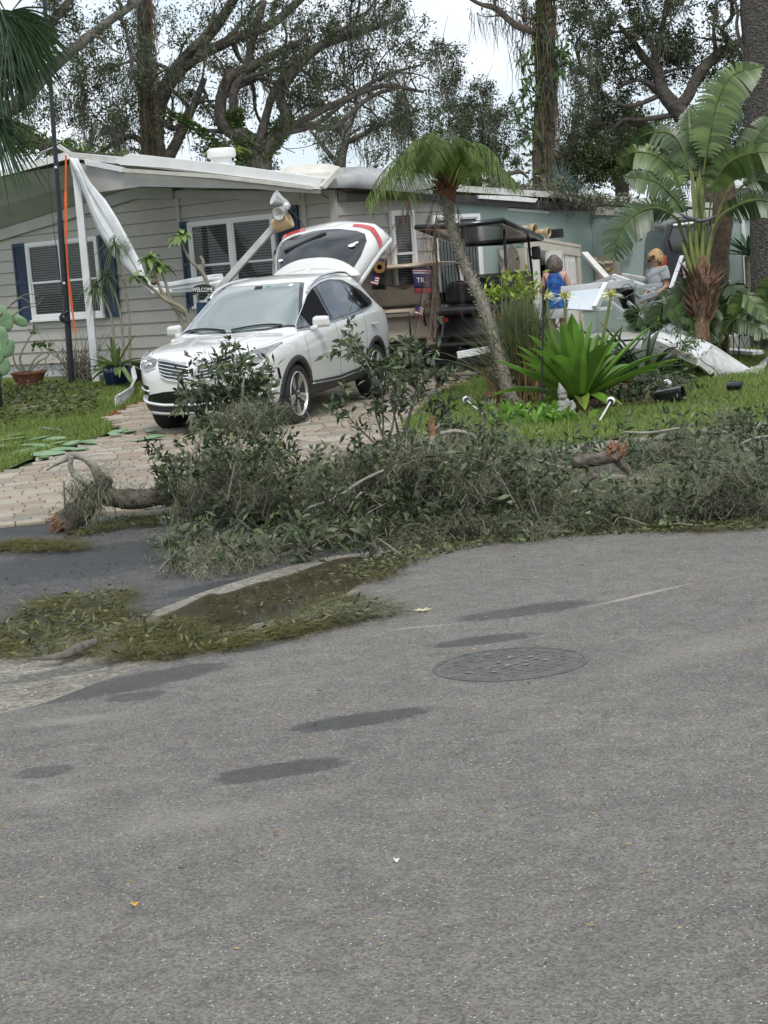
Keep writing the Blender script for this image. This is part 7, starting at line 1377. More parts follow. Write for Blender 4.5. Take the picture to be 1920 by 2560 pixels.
tree('oak_tree', 'dark twisting oak with forked bare limbs on the right', bz(1760, 40), 40, [[(1800, 800, 90), (1770, 420, 70), (1740, 330, 60), (1690, 270, 50), (1655, 225, 40), (1640, 170, 34), (1610, 145, 26), (1575, 95, 18), (1545, 60, 10)], [(1640, 175, 24), (1632, 120, 18), (1600, 75, 14), (1575, 40, 8)], [(1640, 150, 18), (1652, 90, 16), (1662, 30, 12), (1670, -30, 10)], [(1690, 275, 40), (1720, 240, 34), (1745, 190, 32), (1790, 140, 30), (1835, 115, 28), (1880, 90, 24)], [(1835, 115, 18), (1805, 75, 14), (1830, 40, 12), (1825, -20, 10)], [(1660, 230, 20), (1600, 200, 12), (1540, 220, 8)], [(1660, 235, 16), (1560, 265, 12), (1475, 200, 11), (1440, 120, 9), (1460, 80, 7)], [(1700, 285, 18), (1600, 300, 14), (1560, 300, 12), (1520, 330, 8)]], m_bark, tw=(5, (.8, 1.8), 1), nl=42, mossn=60, mossL=(.2, .6), ells=[(1600, 80, 70, 50, 0, .5), (1690, 100, 60, 60, 1, .5), (1760, 170, 80, 60, 1, .7), (1830, 190, 80, 80, 1, .9), (1480, 110, 40, 40, 1, .4), (1510, 170, 60, 50, 1, .5), (1870, 290, 70, 90, 1, 1), (1640, 200, 90, 50, 1, .4)], per=48)
# big grey trunk at the right border
bt = tree('oak_tree', 'thick straight grey trunk beside the pale shed', bz(1908, 27), 27, [[(1925, 900, 120), (1920, 700, 100), (1912, 450, 92), (1902, 200, 92), (1888, 0, 88), (1880, -120, 86)], [(1895, 160, 22), (1858, 120, 14), (1842, 70, 10), (1844, 30, 9), (1834, -10, 7)]], M('furrowed_bark', (.05, .044, .037), .95, (.15, .135, .115), 26, 1, 30, bdist=.12), n_side=16)
# green masses behind
GRP = 'trees behind the carport roof'
tree('oak_tree', 'dense olive green tree beside the lone vine covered trunk', bz(1560, 46), 46, [[(1560, 800, 50), (1555, 450, 40), (1550, 300, 24)]], m_bark, ells=[(1560, 330, 110, 80, 0, 1.5), (1600, 400, 140, 70, 0, 1.6), (1500, 400, 110, 60, 1, 1.5), (1640, 340, 90, 60, 1, 1.1)], per=52, nl=46, leaf=m_olive, ls=(.06, .11), lw=(.03, .055))
tree('oak_tree', 'grey green oak crown left of the lone vine covered trunk', bz(1180, 46), 46, [[(1200, 800, 50), (1190, 450, 36), (1150, 300, 24)]], m_bark, ells=[(1080, 310, 110, 60, 0, 1.0), (1180, 270, 80, 60, 1, 1.0), (1240, 330, 90, 80, 0, 1.2), (1130, 210, 90, 50, 2, .6), (1190, 400, 150, 55, 0, 1.5), (1120, 140, 70, 50, 2, .6), (1050, 400, 90, 40, 1, .9), (1205, 205, 50, 40, 1, .6)], per=50, nl=48, leaf=m_oak2, mossn=60)
tree('oak_tree', 'grey green oak crown right of the lone vine covered trunk', bz(1430, 47), 47, [[(1430, 800, 50), (1430, 450, 36), (1440, 300, 24)]], m_bark, ells=[(1440, 300, 60, 70, 0, .8), (1430, 400, 90, 60, 0, 1.3), (1500, 240, 70, 50, 0, .7), (1460, 180, 40, 40, 1, .4)], per=50, nl=48, leaf=m_oak2, mossn=40)
tree('oak_tree', 'dark oak crown behind the thick grey trunk', bz(1800, 48), 48, [[(1800, 800, 50), (1800, 450, 36), (1810, 300, 24)]], m_bark, ells=[(1780, 330, 110, 80, 0, 1.3), (1880, 400, 100, 80, 0, 1.5), (1720, 420, 110, 50, 0, 1.4), (1870, 200, 70, 60, 1, .8)], per=50, nl=48, leaf=m_oak2, mossn=40)
tree('oak_tree', 'sparse far oak crown behind the mossy forked oak', bz(850, 50), 50, [[(850, 800, 40), (850, 450, 30), (870, 330, 18), (900, 250, 10)], [(850, 420, 18), (780, 330, 10), (740, 290, 6)], [(860, 360, 16), (960, 310, 12), (1060, 270, 6)]], m_barkg, tw=(4, (.8, 1.8), 1), ells=[(960, 320, 120, 60, 0, .7), (860, 390, 120, 30, 0, .7), (1000, 390, 110, 36, 0, 1.0), (760, 260, 90, 60, 1, .3)], per=40, nl=26, leaf=m_oak2, mossn=30)
tree('oak_tree', 'sparse far oak crown left of the vine covered trunk', bz(200, 50), 50, [[(200, 800, 40), (210, 450, 24), (240, 300, 14)], [(215, 420, 14), (300, 340, 8), (330, 310, 6)]], m_barkg, tw=(4, (.8, 1.8), 1), ells=[(270, 310, 90, 40, 0, .5), (150, 330, 80, 40, 0, .5), (60, 200, 70, 80, 0, .5), (300, 210, 60, 60, 0, .4)], per=40, nl=26, leaf=m_oak2, mossn=30)
# more crowns further back, outside and along the frame edges
for k, (x, D, lab) in enumerate(((-350, 52, 'oak standing beyond the left end of the house'), (2250, 50, 'oak standing beyond the pale shed'))):
    tree('oak_tree', lab, bz(x, D), D, [[(x, 800, 60), (x, 400, 40), (x + 20, 200, 20)]], m_bark, ells=[(x, 250, 200, 120, 0, .7), (x + 40, 120, 140, 90, 0, .5)], per=40, nl=24, leaf=m_oak2)
# distant hedge line closing the gaps under the crowns
n = 16000; x = rng.uniform(-60, 60, n); o = leaves('woodland', np.column_stack([x, 62 + rng.normal(size=n) * 2.5, .2 + np.abs(rng.normal(size=n)) * (1.7 + .9 * np.sin(x * .35) + .5 * np.sin(x * 1.1))]), rdir(n), (.25, .5), (.12, .22), m_oak2, None, spread=.3); tag(o, 'far dark green wood along the back of the lots', 'woodland', kind='stuff')
# debris lying on the carport roof
rd_ = thing('roof_debris', 'heap of broken branches and moss on the carport roof', 'branches', tuple(W(1330, 500, 31))); b = MB()
for pts in ([(1215, 470, 14), (1260, 440, 16), (1300, 430, 12), (1320, 445, 8)], [(1210, 480, 10), (1270, 460, 10), (1330, 480, 8)], [(1380, 470, 8), (1440, 490, 8), (1500, 500, 6)]): q = limbpts([(a, c, w) for a, c, w in pts], 31); b.tube(q[:, :3], q[:, 3], 7, jit=.1)
b.build('broken_branches', m_bark, rd_, smooth=True)
def blob(px, D, n, sx, sy): return np.array([list(W(x + random.gauss(0, sx), y + random.gauss(0, sy) , D + random.gauss(0, .3))) for x, y in px for _ in range(n)])
P = blob([(1260, 485), (1290, 470), (1330, 480), (1370, 490), (1400, 480), (1440, 495), (1480, 500), (1520, 505), (1560, 505), (1390, 460)], 31, 150, 20, 9); leaves('leaves', P, rdir(len(P)), (.07, .14), (.025, .05), LG('debris_leaf', (.09, .095, .055), None, .15), rd_, spread=.3)
P = blob([(1300, 490), (1380, 495), (1390, 505), (1480, 505), (1270, 480)], 31, 160, 22, 8); moss('moss', P, (.08, .3), m_spm, rd_, width=.015, wob=1.2, down=.4)
P = blob([(1400, 455), (1430, 475), (1410, 490)], 31.2, 120, 14, 12); leaves('blue_green_sprigs', P, np.array([[.2, 0, .8]]).repeat(len(P), 0), (.15, .3), (.01, .025), LG('bluegreen', (.05, .08, .07)), rd_, spread=.7)
# palm fronds hanging into the top left corner
tl_ = W(-40, 20, 24); cp_ = thing('cabbage_palm', 'dark green fan palm crown hanging in over the left roof edge', 'palm tree', (tl_.x - .4, tl_.y, .2)); MB().tube(cr([Vector((tl_.x - .5, tl_.y, .2)), Vector((tl_.x - .45, tl_.y, 4)), tl_ - Vector((.35, 0, .2))], 5), [.19, .16, .15], 12).build('trunk', m_vine, cp_, smooth=True)
m_fan = LG('fan_leaf', (.030, .060, .025), None, .2)
for k, (x, y, n_) in enumerate(((60, 40, 60), (30, 90, 60), (90, 30, 50), (10, 140, 50), (70, 90, 50), (20, 30, 50), (-10, 200, 40), (20, 300, 40), (5, 320, 30))):
    a_ = tl_ if y < 250 else W(-60, 290, 24); hub = a_.lerp(W(x, y, 24 - .1 * k), .55); tip = W(x + 20, y + 60, 24 - .1 * k); d0 = np.array(list((tip - hub).normalized())); d = unit(d0[None] + rng.normal(size=(n_, 3)) * .55); L_ = rng.uniform(.6, 1.0, n_); t = np.linspace(0, 1, 6)
    cen = np.array(list(hub))[None, None, :] + d[:, None, :] * (t[None, :, None] * L_[:, None, None]); cen[:, :, 2] -= .5 * (t[None, :] ** 2) * L_[:, None]; s = unit(np.cross(d, np.array([0, 1., .3]))); strips('fan_leaf', cen, s[:, None, :] * np.array([.5, 1, 1, .8, .5, .08])[None, :, None] * .014, m_fan, cp_)
# ================================================================ FALLEN OAK BRANCHES AND LITTER
LC = [(.45, .5, .42), (.75, .8, .7), (1.0, 1.0, .9), (1.3, 1.25, 1.1), (2.6, 2.4, 2.1)]
m_fl_ = LG('fallen_oak_leaf', (.054, .074, .037), LC, .2, .42, 3); m_pm = LG('pale_moss', (.20, .205, .145), [(.5, .5, .45), (.9, .9, .85), (1.3, 1.3, 1.2)], .25, .95); m_om = LG('olive_moss', (.10, .095, .03), [(.45, .45, .4), (1, 1, 1), (1.35, 1.3, 1.1)], .15, .95)
m_break = M('broken_wood', (.19, .085, .045), .9, (.32, .18, .10), 30, .6, 50); m_pb = M('pale_branch', (.20, .185, .155), .9, (.30, .28, .24), 10, .6, 40); m_logb = M('log_bark', (.075, .062, .05), .95, (.16, .14, .115), 14, 1, 22, bdist=.03)
def Gd(x, y): return G(x, y).y
def polysample(poly, n):
    P = scatter([(a, b) for a, b in poly], n); return P
def twigs(mb, base, tip, n, tips, L_=(.2, .5), r=.008):
    """a bough from base to tip with side twigs; records leaf tips and directions"""
    base, tip = Vector(base), Vector(tip); mid = base.lerp(tip, .5) + Vector((random.uniform(-.08, .08), random.uniform(-.08, .08), random.uniform(0, .12))); q = cr([base, mid, tip], 6); mb.tube(q, np.linspace(r, r * .3, len(q)), 5, cap=False)
    for k in range(n):
        i = int(random.uniform(.25, 1) * (len(q) - 1)); p = Vector(q[i]); d = ((tip - base).normalized() * .7 + Vector(rdir(1)[0]) * .9 + Vector((0, 0, .25))).normalized(); l = random.uniform(*L_); e = p + d * l; mb.tube([p, p.lerp(e, .5) + Vector(rdir(1)[0]) * .02, e], [r * .45, r * .3, r * .15], 4, cap=False)
        for f in np.linspace(.3, 1, 6): tips.append((p.lerp(e, f), d))
    for f in np.linspace(.5, 1, 6): tips.append((base.lerp(tip, f), (tip - base).normalized()))
def foliage(o, tips, per, ls=(.05, .105), lw=(.018, .036), mat=None):
    P = np.repeat(np.array([list(a) for a, d in tips]), per, 0); D_ = np.repeat(np.array([list(d) for a, d in tips]), per, 0); n = len(P); P = P + rng.normal(size=(n, 3)) * .022
    keep = P[:, 2] > gz(P[:, 0], P[:, 1]) + .01; return leaves('foliage', P[keep], D_[keep] * .8, ls, lw, mat or m_fl_, o, spread=.75, droop=.15)
def mossy(o, P, L_=(.05, .2), w=.008, mat=None, wob=1.3, down=.45, name='moss'):
    P = P.copy(); g = gz(P[:, 0], P[:, 1]); k = moss(name, np.column_stack([P[:, :2], np.maximum(P[:, 2], g + .03)]), L_, mat or m_pm, o, width=w * .8, wob=wob * 1.2, down=down, zs=.5, rows=6); return k
def cloud(poly, n, dlo, dhi):
    """points in the volume whose outline is poly (photo pixels), at distances between the ground line and a couple of metres behind"""
    out = []
    for x, y in polysample(poly, n):
        D = random.uniform(dlo, dhi); p = W(x, y, D); g = float(gz(p.x, p.y))
        if p.z < g + .02: p = G(x, y, .03)
        out.append(p)
    return out
def outline_branch(o, poly, n, dlo, dhi, per, twn, mossn, down=True):
    mb = MB(); tips = []
    for tip in cloud(poly, n, dlo, dhi):
        g = float(gz(tip.x, tip.y)); h = tip.z - g; base = Vector((tip.x + random.uniform(-.35, .35), tip.y + random.uniform(-.2, .25), max(g + .03, tip.z - min(h, random.uniform(.25, .6))))); twigs(mb, base, tip, twn, tips, (.12, .3))
    mb.build('twigs', m_wood, o, smooth=True, kind='stuff'); foliage(o, tips, per)
    if mossn: C = np.array([list(a) for a, d in tips]); k = rng.integers(0, len(C), mossn // 7); k = np.repeat(k, 200); mossy(o, C[k] + rng.normal(size=(len(k), 3)) * np.array([.075, .06, .045]), (.05, .17), down=.5, wob=1.9)
    return tips
# ---- left limb: log, hooked snag, tall leafy end in front of the car
D0 = Gd(180, 1325)
fb1 = thing('fallen_branch', 'fallen oak limb with hooked snag and leafy end before the white car', 'branch', tuple(G(160, 1325)))
def lg(name, pts, D, mat, n=10, jit=.10, sub=6):
    P = [[*W(p[0], p[1], D + (p[3] if len(p) > 3 else 0)), p[2] * D / FPX / 2] for p in pts]; q = cr4(P, sub); return MB().tube(q[:, :3], q[:, 3], n, jit=jit).build(name, mat, fb1, smooth=True), q
_, q1 = lg('log', [(158, 1312, 62), (185, 1290, 66), (222, 1255, 60), (248, 1222, 54), (262, 1190, 44)], D0, m_logb, 12)
_, q2 = lg('log', [(235, 1235, 46), (290, 1245, 50), (345, 1248, 52), (410, 1240, 46), (500, 1250, 44), (600, 1262, 36, .3), (760, 1270, 28, .5)], D0, m_logb, 12)
_, q3 = lg('snag', [(258, 1205, 34), (245, 1185, 26), (232, 1162, 22), (208, 1143, 20), (182, 1138, 18), (165, 1148, 14), (140, 1160, 9), (116, 1176, 5)], D0, m_pb, 9)
lg('snag', [(178, 1140, 14), (176, 1165, 13), (184, 1185, 14), (200, 1198, 18), (225, 1212, 22)], D0 - .05, m_pb, 8); lg('twig', [(163, 1270, 3), (161, 1235, 3), (160, 1202, 2)], D0 - .1, m_wood, 5, 0)
e = Vector(q1[0][:3]); b = MB(); ax = Vector(q1[0][:3]) - Vector(q1[3][:3]); ax.normalize()
for k in range(60): d = (ax + Vector(rdir(1)[0]) * .5).normalized(); p = e + Vector(rdir(1)[0]) * .085; p -= ax * .02; b.tube([p - ax * .05, p + d * random.uniform(.03, .13)], [.018, .002], 4)
b.build('splintered_end', m_break, fb1); P = np.concatenate([q1[:, :3], q2[:22, :3], q3[:4, :3]]); k = rng.integers(0, len(P), 700); mossy(fb1, P[k] + rng.normal(size=(700, 3)) * np.array([.06, .04, .03]) + np.array([0, -.03, .09]), (.05, .16))
P = np.array([list(W(x, y, D0 - .1)) for x, y in ((200, 1215), (215, 1235), (240, 1230), (228, 1260), (255, 1225), (180, 1205))]); k = rng.integers(0, len(P), 500); mossy(fb1, P[k] + rng.normal(size=(500, 3)) * .045, (.08, .25), down=.9, wob=.7)
bushp = [(490, 1060), (540, 1000), (580, 960), (640, 980), (680, 1030), (710, 1090), (750, 1140), (820, 1170), (880, 1190), (885, 1290), (870, 1385), (760, 1400), (600, 1415), (470, 1430), (440, 1390), (470, 1330), (460, 1260), (430, 1200), (480, 1150), (500, 1100)]
outline_branch(fb1, bushp, 72, D0 - 1.5, D0 + .9, 2, 5, 260)
mb = MB(); tips = []
for x0, y0, x1, y1 in ((560, 1080, 520, 880), (580, 1080, 560, 865), (610, 1080, 615, 890), (640, 1080, 680, 910), (600, 1090, 500, 960), (570, 1090, 455, 960), (620, 1090, 590, 880), (545, 1100, 480, 985), (640, 1060, 660, 930), (590, 1060, 540, 930), (600, 1030, 640, 960), (560, 1040, 530, 970), (470, 1250, 440, 1150), (480, 1280, 400, 1140), (455, 1290, 445, 1180), (440, 1330, 420, 1230)): twigs(mb, W(x0, y0, D0 - .3), W(x1, y1, D0 - .35 + random.uniform(-.3, .3)), 4, tips, (.10, .24), .009)
mb.build('upright_twigs', m_wood, fb1, smooth=True, kind='stuff'); foliage(fb1, tips, 3)
lg('leaning_bough', [(600, 1380, 22), (585, 1280, 18), (590, 1160, 14), (600, 1040, 8), (610, 940, 4)], D0 - .4, m_pb, 8); lg('curved_bough', [(660, 1352, 16), (690, 1346, 22), (730, 1345, 20), (770, 1352, 22), (810, 1360, 20), (830, 1372, 8)], D0 - 1.9, m_pb, 8)
P = np.array([list(p) for p in cloud([(450, 1400), (520, 1360), (640, 1370), (700, 1400), (620, 1425), (500, 1440), (440, 1430)], 70, D0 - 2.0, D0 - 1.0)]); k = rng.integers(0, len(P), 2600); mossy(fb1, P[k] + rng.normal(size=(2600, 3)) * .06, (.06, .2), mat=m_pm)
hp_ = W(440, 1270, D0 - .3); k = 220; mossy(fb1, np.array(list(hp_))[None] + rng.normal(size=(k, 3)) * np.array([.012, .012, .03]), (.12, .2), down=1, wob=.25, name='hanging_moss')
# ---- middle limb
D1 = Gd(1000, 1370)
fb2 = thing('fallen_branch', 'tangled mossy fallen oak limb with upturned splintered tip in the street', 'branch', tuple(G(1000, 1375))); fbx = fb1; fb1 = fb2
outline_branch(fb2, [(840, 1170), (900, 1120), (960, 1090), (1020, 1075), (1090, 1085), (1180, 1120), (1250, 1150), (1300, 1200), (1360, 1240), (1420, 1300), (1430, 1338), (1300, 1345), (1150, 1352), (1000, 1385), (880, 1395), (820, 1330)], 84, D1 + .05, D1 + 2.4, 2, 5, 420)
mb = MB(); tips = []
for x0, y0, x1, y1 in ((960, 1120, 950, 920), (970, 1120, 985, 880), (960, 1100, 930, 960), (1000, 1110, 1050, 900), (1010, 1110, 1075, 920), (1000, 1100, 1010, 940), (1040, 1100, 1110, 950), (960, 1130, 845, 1010), (1050, 1120, 1130, 1010), (1090, 1130, 1170, 1070), (1120, 1140, 1230, 1085), (960, 1000, 890, 870), (970, 960, 850, 845), (1060, 960, 1090, 880)): twigs(mb, W(x0, y0, D1 + 1.3), W(x1, y1, D1 + 1.3 + random.uniform(-.4, .3)), 4, tips, (.10, .24), .009)
mb.build('upright_twigs', m_wood, fb2, smooth=True, kind='stuff'); foliage(fb2, tips, 3)
for pts in ([(1030, 1290, 26), (1055, 1200, 24), (1075, 1130, 18), (1082, 1090, 10)], [(1120, 1080, 10), (1100, 1110, 16), (1060, 1170, 22), (1020, 1230, 22), (960, 1300, 16)], [(770, 1270, 7), (840, 1245, 8), (900, 1205, 9), (960, 1175, 7)], [(890, 1265, 6), (950, 1240, 9), (1000, 1200, 9)], [(960, 1090, 5), (1000, 1110, 8), (1060, 1100, 7), (1100, 1060, 4)], [(1100, 1085, 12), (1140, 1078, 10), (1185, 1090, 8), (1200, 1125, 4)], [(1080, 1200, 8), (1160, 1180, 7), (1240, 1160, 6), (1300, 1130, 4)], [(1240, 1290, 8), (1260, 1215, 8), (1300, 1190, 5)], [(850, 1330, 5), (880, 1260, 6), (905, 1230, 5)]): lg('bough', pts, D1 + .9 + random.uniform(-.5, .2), m_pb, 8)
tipc = W(1082, 1095, D1 + .6); b = MB()
for k in range(26): p = tipc + Vector(rdir(1)[0]) * .018; b.tube([p, p + Vector((random.uniform(-.01, .02), 0, random.uniform(.05, .17)))], [.010, .001], 4)
b.build('splintered_tip', m_break, fb2); P = np.array([list(W(x, y, D1 + .7)) for x, y in ((1080, 1150), (1060, 1180), (1100, 1160), (1020, 1210), (1140, 1180), (1120, 1210), (980, 1230), (1180, 1250), (1040, 1140), (1130, 1120), (880, 1240), (1060, 1250))]); k = rng.integers(0, len(P), 4200); mossy(fb2, P[k] + rng.normal(size=(4200, 3)) * np.array([.13, .14, .09]), (.06, .22), down=.7)
# ---- right limb
D2 = Gd(1650, 1325)
fb3 = thing('fallen_branch', 'fallen oak limb with broken log stub lying along the kerb', 'branch', tuple(G(1600, 1325))); fb1 = fb3
outline_branch(fb3, [(1270, 1150), (1340, 1140), (1420, 1200), (1540, 1240), (1640, 1240), (1700, 1190), (1720, 1120), (1780, 1110), (1800, 1180), (1860, 1150), (1930, 1120), (2060, 1110), (2120, 1180), (2100, 1285), (1930, 1300), (1800, 1312), (1600, 1322), (1430, 1335), (1300, 1240)], 56, D2 + .15, D2 + 2.4, 2, 5, 260)
outline_branch(fb3, [(1200, 1120), (1300, 1105), (1420, 1120), (1560, 1110), (1660, 1085), (1760, 1050), (1860, 1040), (1960, 1050), (1960, 1130), (1800, 1170), (1640, 1200), (1480, 1215), (1330, 1200), (1230, 1170)], 46, D2 + 2.6, D2 + 5.0, 2, 4, 170)
P = np.array([list(p) for p in cloud([(1230, 1190), (1400, 1170), (1600, 1190), (1720, 1190), (1700, 1260), (1500, 1290), (1300, 1260)], 60, D2 + 1, D2 + 3)]); k = rng.integers(0, len(P), 6000); mossy(fb3, P[k] + rng.normal(size=(6000, 3)) * np.array([.10, .10, .05]), (.05, .17), wob=1.6)
for pts, m_ in (([(1430, 1158, 30), (1480, 1150, 34), (1530, 1142, 34), (1545, 1138, 36)], m_logb), ([(1540, 1145, 24), (1560, 1165, 24), (1580, 1188, 14)], m_logb), ([(1480, 1190, 14), (1560, 1195, 18), (1640, 1206, 16), (1700, 1200, 10)], m_pb), ([(1500, 1245, 12), (1555, 1222, 12), (1600, 1216, 6)], m_pb), ([(1560, 1230, 10), (1620, 1258, 8), (1680, 1272, 7), (1720, 1295, 4)], m_pb), ([(1560, 1080, 6), (1620, 1082, 7), (1700, 1070, 4)], m_pb), ([(1530, 1130, 4), (1550, 1100, 5), (1570, 1085, 4)], m_wood), ([(1760, 1230, 8), (1800, 1200, 6), (1860, 1190, 4)], m_wood), ([(1850, 1110, 5), (1890, 1095, 7), (1930, 1090, 6)], m_pb), ([(1340, 1150, 6), (1420, 1170, 7), (1500, 1150, 5)], m_pb)): lg('log' if m_ is m_logb else 'bough', pts, D2 + 1.9, m_, 10)
b = MB(); tipc = W(1535, 1130, D2 + 1.9)
for k in range(50): p = tipc + Vector(rdir(1)[0]) * .06; b.tube([p, p + Vector((random.uniform(-.03, .06), random.uniform(-.03, .03), random.uniform(-.02, .06)))], [.016, .003], 4)
b.build('splintered_end', m_break, fb3); P = np.array([list(G(x, y, .06)) for x, y in ((1520, 1240), (1560, 1250), (1600, 1240), (1640, 1230), (1480, 1260), (1680, 1250), (1720, 1240), (1600, 1270), (1440, 1270), (1760, 1150), (1780, 1180), (1660, 1200), (1550, 1270), (1400, 1300))]); k = rng.integers(0, len(P), 9000); mossy(fb3, P[k] + rng.normal(size=(9000, 3)) * np.array([.2, .25, .05]), (.06, .2))
# ---- litter
def litter(name, label, cat, poly, n, ls, lw, mat, h=.02, tilt=.25, mossn=0, mmat=None, ml=(.04, .14)):
    P = scatter([(p.x, p.y) for p in (G(*q) for q in poly)], n); pos = np.column_stack([P, gz(P[:, 0], P[:, 1]) + .012 + rng.random(n) * h]); o = leaves(name, pos, rdir(n) * np.array([1, 1, tilt]), ls, lw, mat, None, spread=.1); tag(o, label, cat, kind='stuff')
    if mossn:
        P = scatter([(p.x, p.y) for p in (G(*q) for q in poly)], mossn); c = P[rng.integers(0, max(1, mossn // 60), mossn)] + rng.normal(size=(mossn, 2)) * .045; k = moss('moss_' + cat.split()[0], np.column_stack([c, gz(c[:, 0], c[:, 1]) + .015 + rng.random(mossn) * .03]), ml, mmat or m_om, None, width=.0038, wob=2.0, down=.0, zs=.14); return tag(k, 'matted moss ' + label, 'moss', kind='stuff')
m_ll = LG('litter_leaf', (.075, .080, .042), [(.4, .45, .35), (.8, .85, .7), (1.2, 1.2, 1.0), (2.2, 2.1, 1.6)], .15, .6); m_dl = LG('dry_litter', (.22, .17, .09), None, .1, .8)
litter('leaf_heap', 'heaped with torn leaves in the near gutter', 'leaf litter', [(-20, 1590), (60, 1520), (210, 1488), (330, 1488), (300, 1520), (380, 1560), (330, 1600), (250, 1645), (60, 1655), (-20, 1640)], 1000, (.02, .075), (.010, .024), m_ll, .035, .4, 5000, m_om)
litter('leaf_heap', 'with olive weed clumps along the puddle rim', 'leaf litter', [(330, 1590), (430, 1560), (520, 1590), (620, 1590), (760, 1555), (860, 1500), (960, 1520), (900, 1555), (760, 1590), (600, 1625), (430, 1655), (300, 1660)], 700, (.03, .07), (.012, .025), m_ll, .04, .5, 7500, m_om)
litter('leaf_heap', 'with brown weed mats sunk in the muddy puddle', 'leaf litter', [(420, 1560), (520, 1510), (640, 1470), (790, 1425), (960, 1405), (1000, 1400), (930, 1440), (860, 1480), (760, 1520), (640, 1550), (520, 1570)], 160, (.02, .05), (.008, .02), m_ll, .01, .3, 450, LG('brown_weed', (.07, .055, .02), None, .1, .9))
litter('leaf_heap', 'pale and wiry beside the puddle end', 'leaf litter', [(790, 1568), (850, 1528), (940, 1520), (975, 1538), (900, 1556)], 60, (.03, .06), (.012, .02), m_dl, .03, .5, 2600, m_pm)
litter('leaf_scatter', 'leaf crumbs where street meets driveway', 'leaf litter', [(-20, 1362), (160, 1355), (230, 1372), (140, 1385), (-20, 1380)], 300, (.02, .05), (.01, .02), m_ll, .02, .3, 3000, m_om)
litter('leaf_scatter', 'green crumbs beneath the hooked snag', 'leaf litter', [(240, 1310), (340, 1292), (500, 1285), (460, 1315), (330, 1320), (280, 1335), (150, 1355)], 300, (.02, .06), (.01, .025), m_ll, .03, .4, 2600, m_om)
litter('leaf_scatter', 'leaf bits along the road edge below the tangled limb', 'leaf litter', [(860, 1430), (1000, 1385), (1230, 1338), (1930, 1296), (1930, 1330), (1500, 1342), (1240, 1362), (1080, 1400), (960, 1450), (900, 1470)], 2600, (.02, .06), (.008, .022), m_ll, .03, .35, 1500, m_om)
litter('leaf_scatter', 'twiggy leaf bits strewn over the left lawn', 'leaf litter', [(-20, 985), (130, 975), (250, 985), (240, 1040), (140, 1060), (-20, 1075)], 1700, (.05, .12), (.015, .035), m_ll, .16, .5, 500, m_pm)
litter('leaf_scatter', 'tiny leaf crumbs spread over the driveway pavers', 'leaf litter', [(-20, 1200), (330, 1060), (420, 1060), (900, 1050), (860, 1160), (700, 1200), (300, 1230), (-20, 1290)], 420, (.015, .04), (.006, .014), m_ll, .008, .15)
litter('leaf_scatter', 'tiny pale leaves and crumbs spread over the road', 'leaf litter', [(-100, 1840), (700, 1620), (1000, 1450), (1240, 1370), (2000, 1330), (2100, 2600), (-200, 2600)], 420, (.010, .032), (.004, .010), m_dl, .003, .1)
litter('straw_scatter', 'thin straw stems spread over the road', 'straw', [(-100, 1840), (700, 1620), (1000, 1450), (1240, 1370), (2000, 1330), (2100, 2600), (-200, 2600)], 900, (.012, .05), (.0012, .0024), m_dl, .002, .05)
litter('leaf_scatter', 'leaf bits dropped over the dark street', 'leaf litter', [(-100, 1390), (430, 1300), (470, 1440), (300, 1520), (-100, 1560)], 170, (.02, .05), (.006, .016), m_ll, .004, .1)
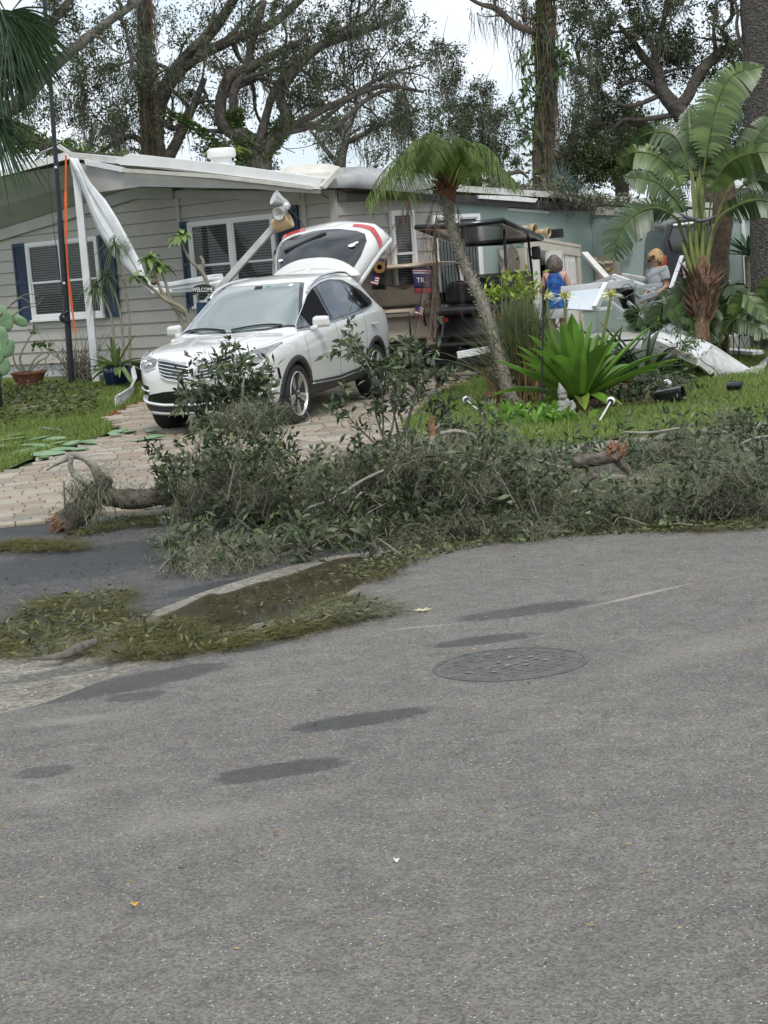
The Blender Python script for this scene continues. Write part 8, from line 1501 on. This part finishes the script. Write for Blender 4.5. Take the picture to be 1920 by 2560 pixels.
# lone things on the road: maple-like leaf, gold leaf, dark leaf
def lone(name, label, x, y, s, mat, lobes):
    c = G(x, y, .014); b = MB(); P = []
    for k in range(lobes * 2): a = math.pi * 2 * k / (lobes * 2); r = s * (1 if k % 2 == 0 else .42); P.append(c + Vector((r * math.cos(a), r * math.sin(a) * (.8), .012 * (k % 2 == 0))))
    b.add(P + [c + Vector((0, 0, .008))], [(k, (k + 1) % (lobes * 2), lobes * 2) for k in range(lobes * 2)]); tag(b.build(name, mat, smooth=True), label, 'leaf')
lone('fallen_leaf', 'pale star shaped leaf lying on the road beyond the manhole cover', 1057, 1527, .05, LG('pale_leaf', (.45, .44, .28), tr=.2), 6); lone('fallen_leaf', 'small golden leaf lying alone on the near road', 335, 2265, .018, LG('gold_leaf', (.45, .24, .04), tr=.1), 3); lone('fallen_leaf', 'brown curled leaf lying alone on the road', 690, 2085, .016, LG('brown_leaf', (.12, .07, .03), tr=.1), 3); lone('fallen_leaf', 'white petal like leaf lying alone on the road', 990, 2155, .012, LG('white_leaf', (.6, .58, .5), tr=.1), 3); lone('fallen_leaf', 'small dark leaf lying right of the manhole cover', 1541, 1586, .014, LG('dark_leaf', (.05, .045, .03), tr=.05), 2)
for pts, lab in (([(70, 1648), (150, 1640), (200, 1620), (245, 1602)], 'dark bark strip lying in the near gutter heap'),): c = cr([G(x, y, .05) for x, y in pts], 5); tag(MB().tube(c, [.006, .02, .03, .02], 8, flat=.4).build('bark_strip', m_logb, smooth=True), lab, 'bark')
b = MB()
for pts in ([(0, 1010), (60, 1000), (130, 975), (140, 968)], [(30, 1025), (110, 1015), (170, 1018)], [(60, 975), (40, 1000), (35, 1020)], [(100, 1070), (150, 1075), (150, 1080)]): b.tube(cr([G(x, y, .06) for x, y in pts], 5), [.012, .010, .005], 6)
tag(b.build('dead_sticks', m_pb, smooth=True), 'pale dead sticks lying on the left lawn', 'sticks', kind='stuff')
m_rm = LG('red_mulch_bit', (.26, .10, .045), None, .05, .9)
litter('mulch_spill', 'red mulch dust spilled on the pavers beside the car nose', 'mulch', [(235, 1035), (290, 1018), (365, 1003), (400, 1010), (385, 1040), (300, 1048)], 1500, (.015, .04), (.008, .016), m_rm, .006, .1)
litter('mulch_spill', 'red mulch spilled along the right driveway edge', 'mulch', [(1080, 968), (1130, 950), (1200, 952), (1195, 975), (1120, 985)], 900, (.02, .05), (.008, .018), M('red_mulch_dark_bit', (.07, .032, .02), .95), .03, .3)
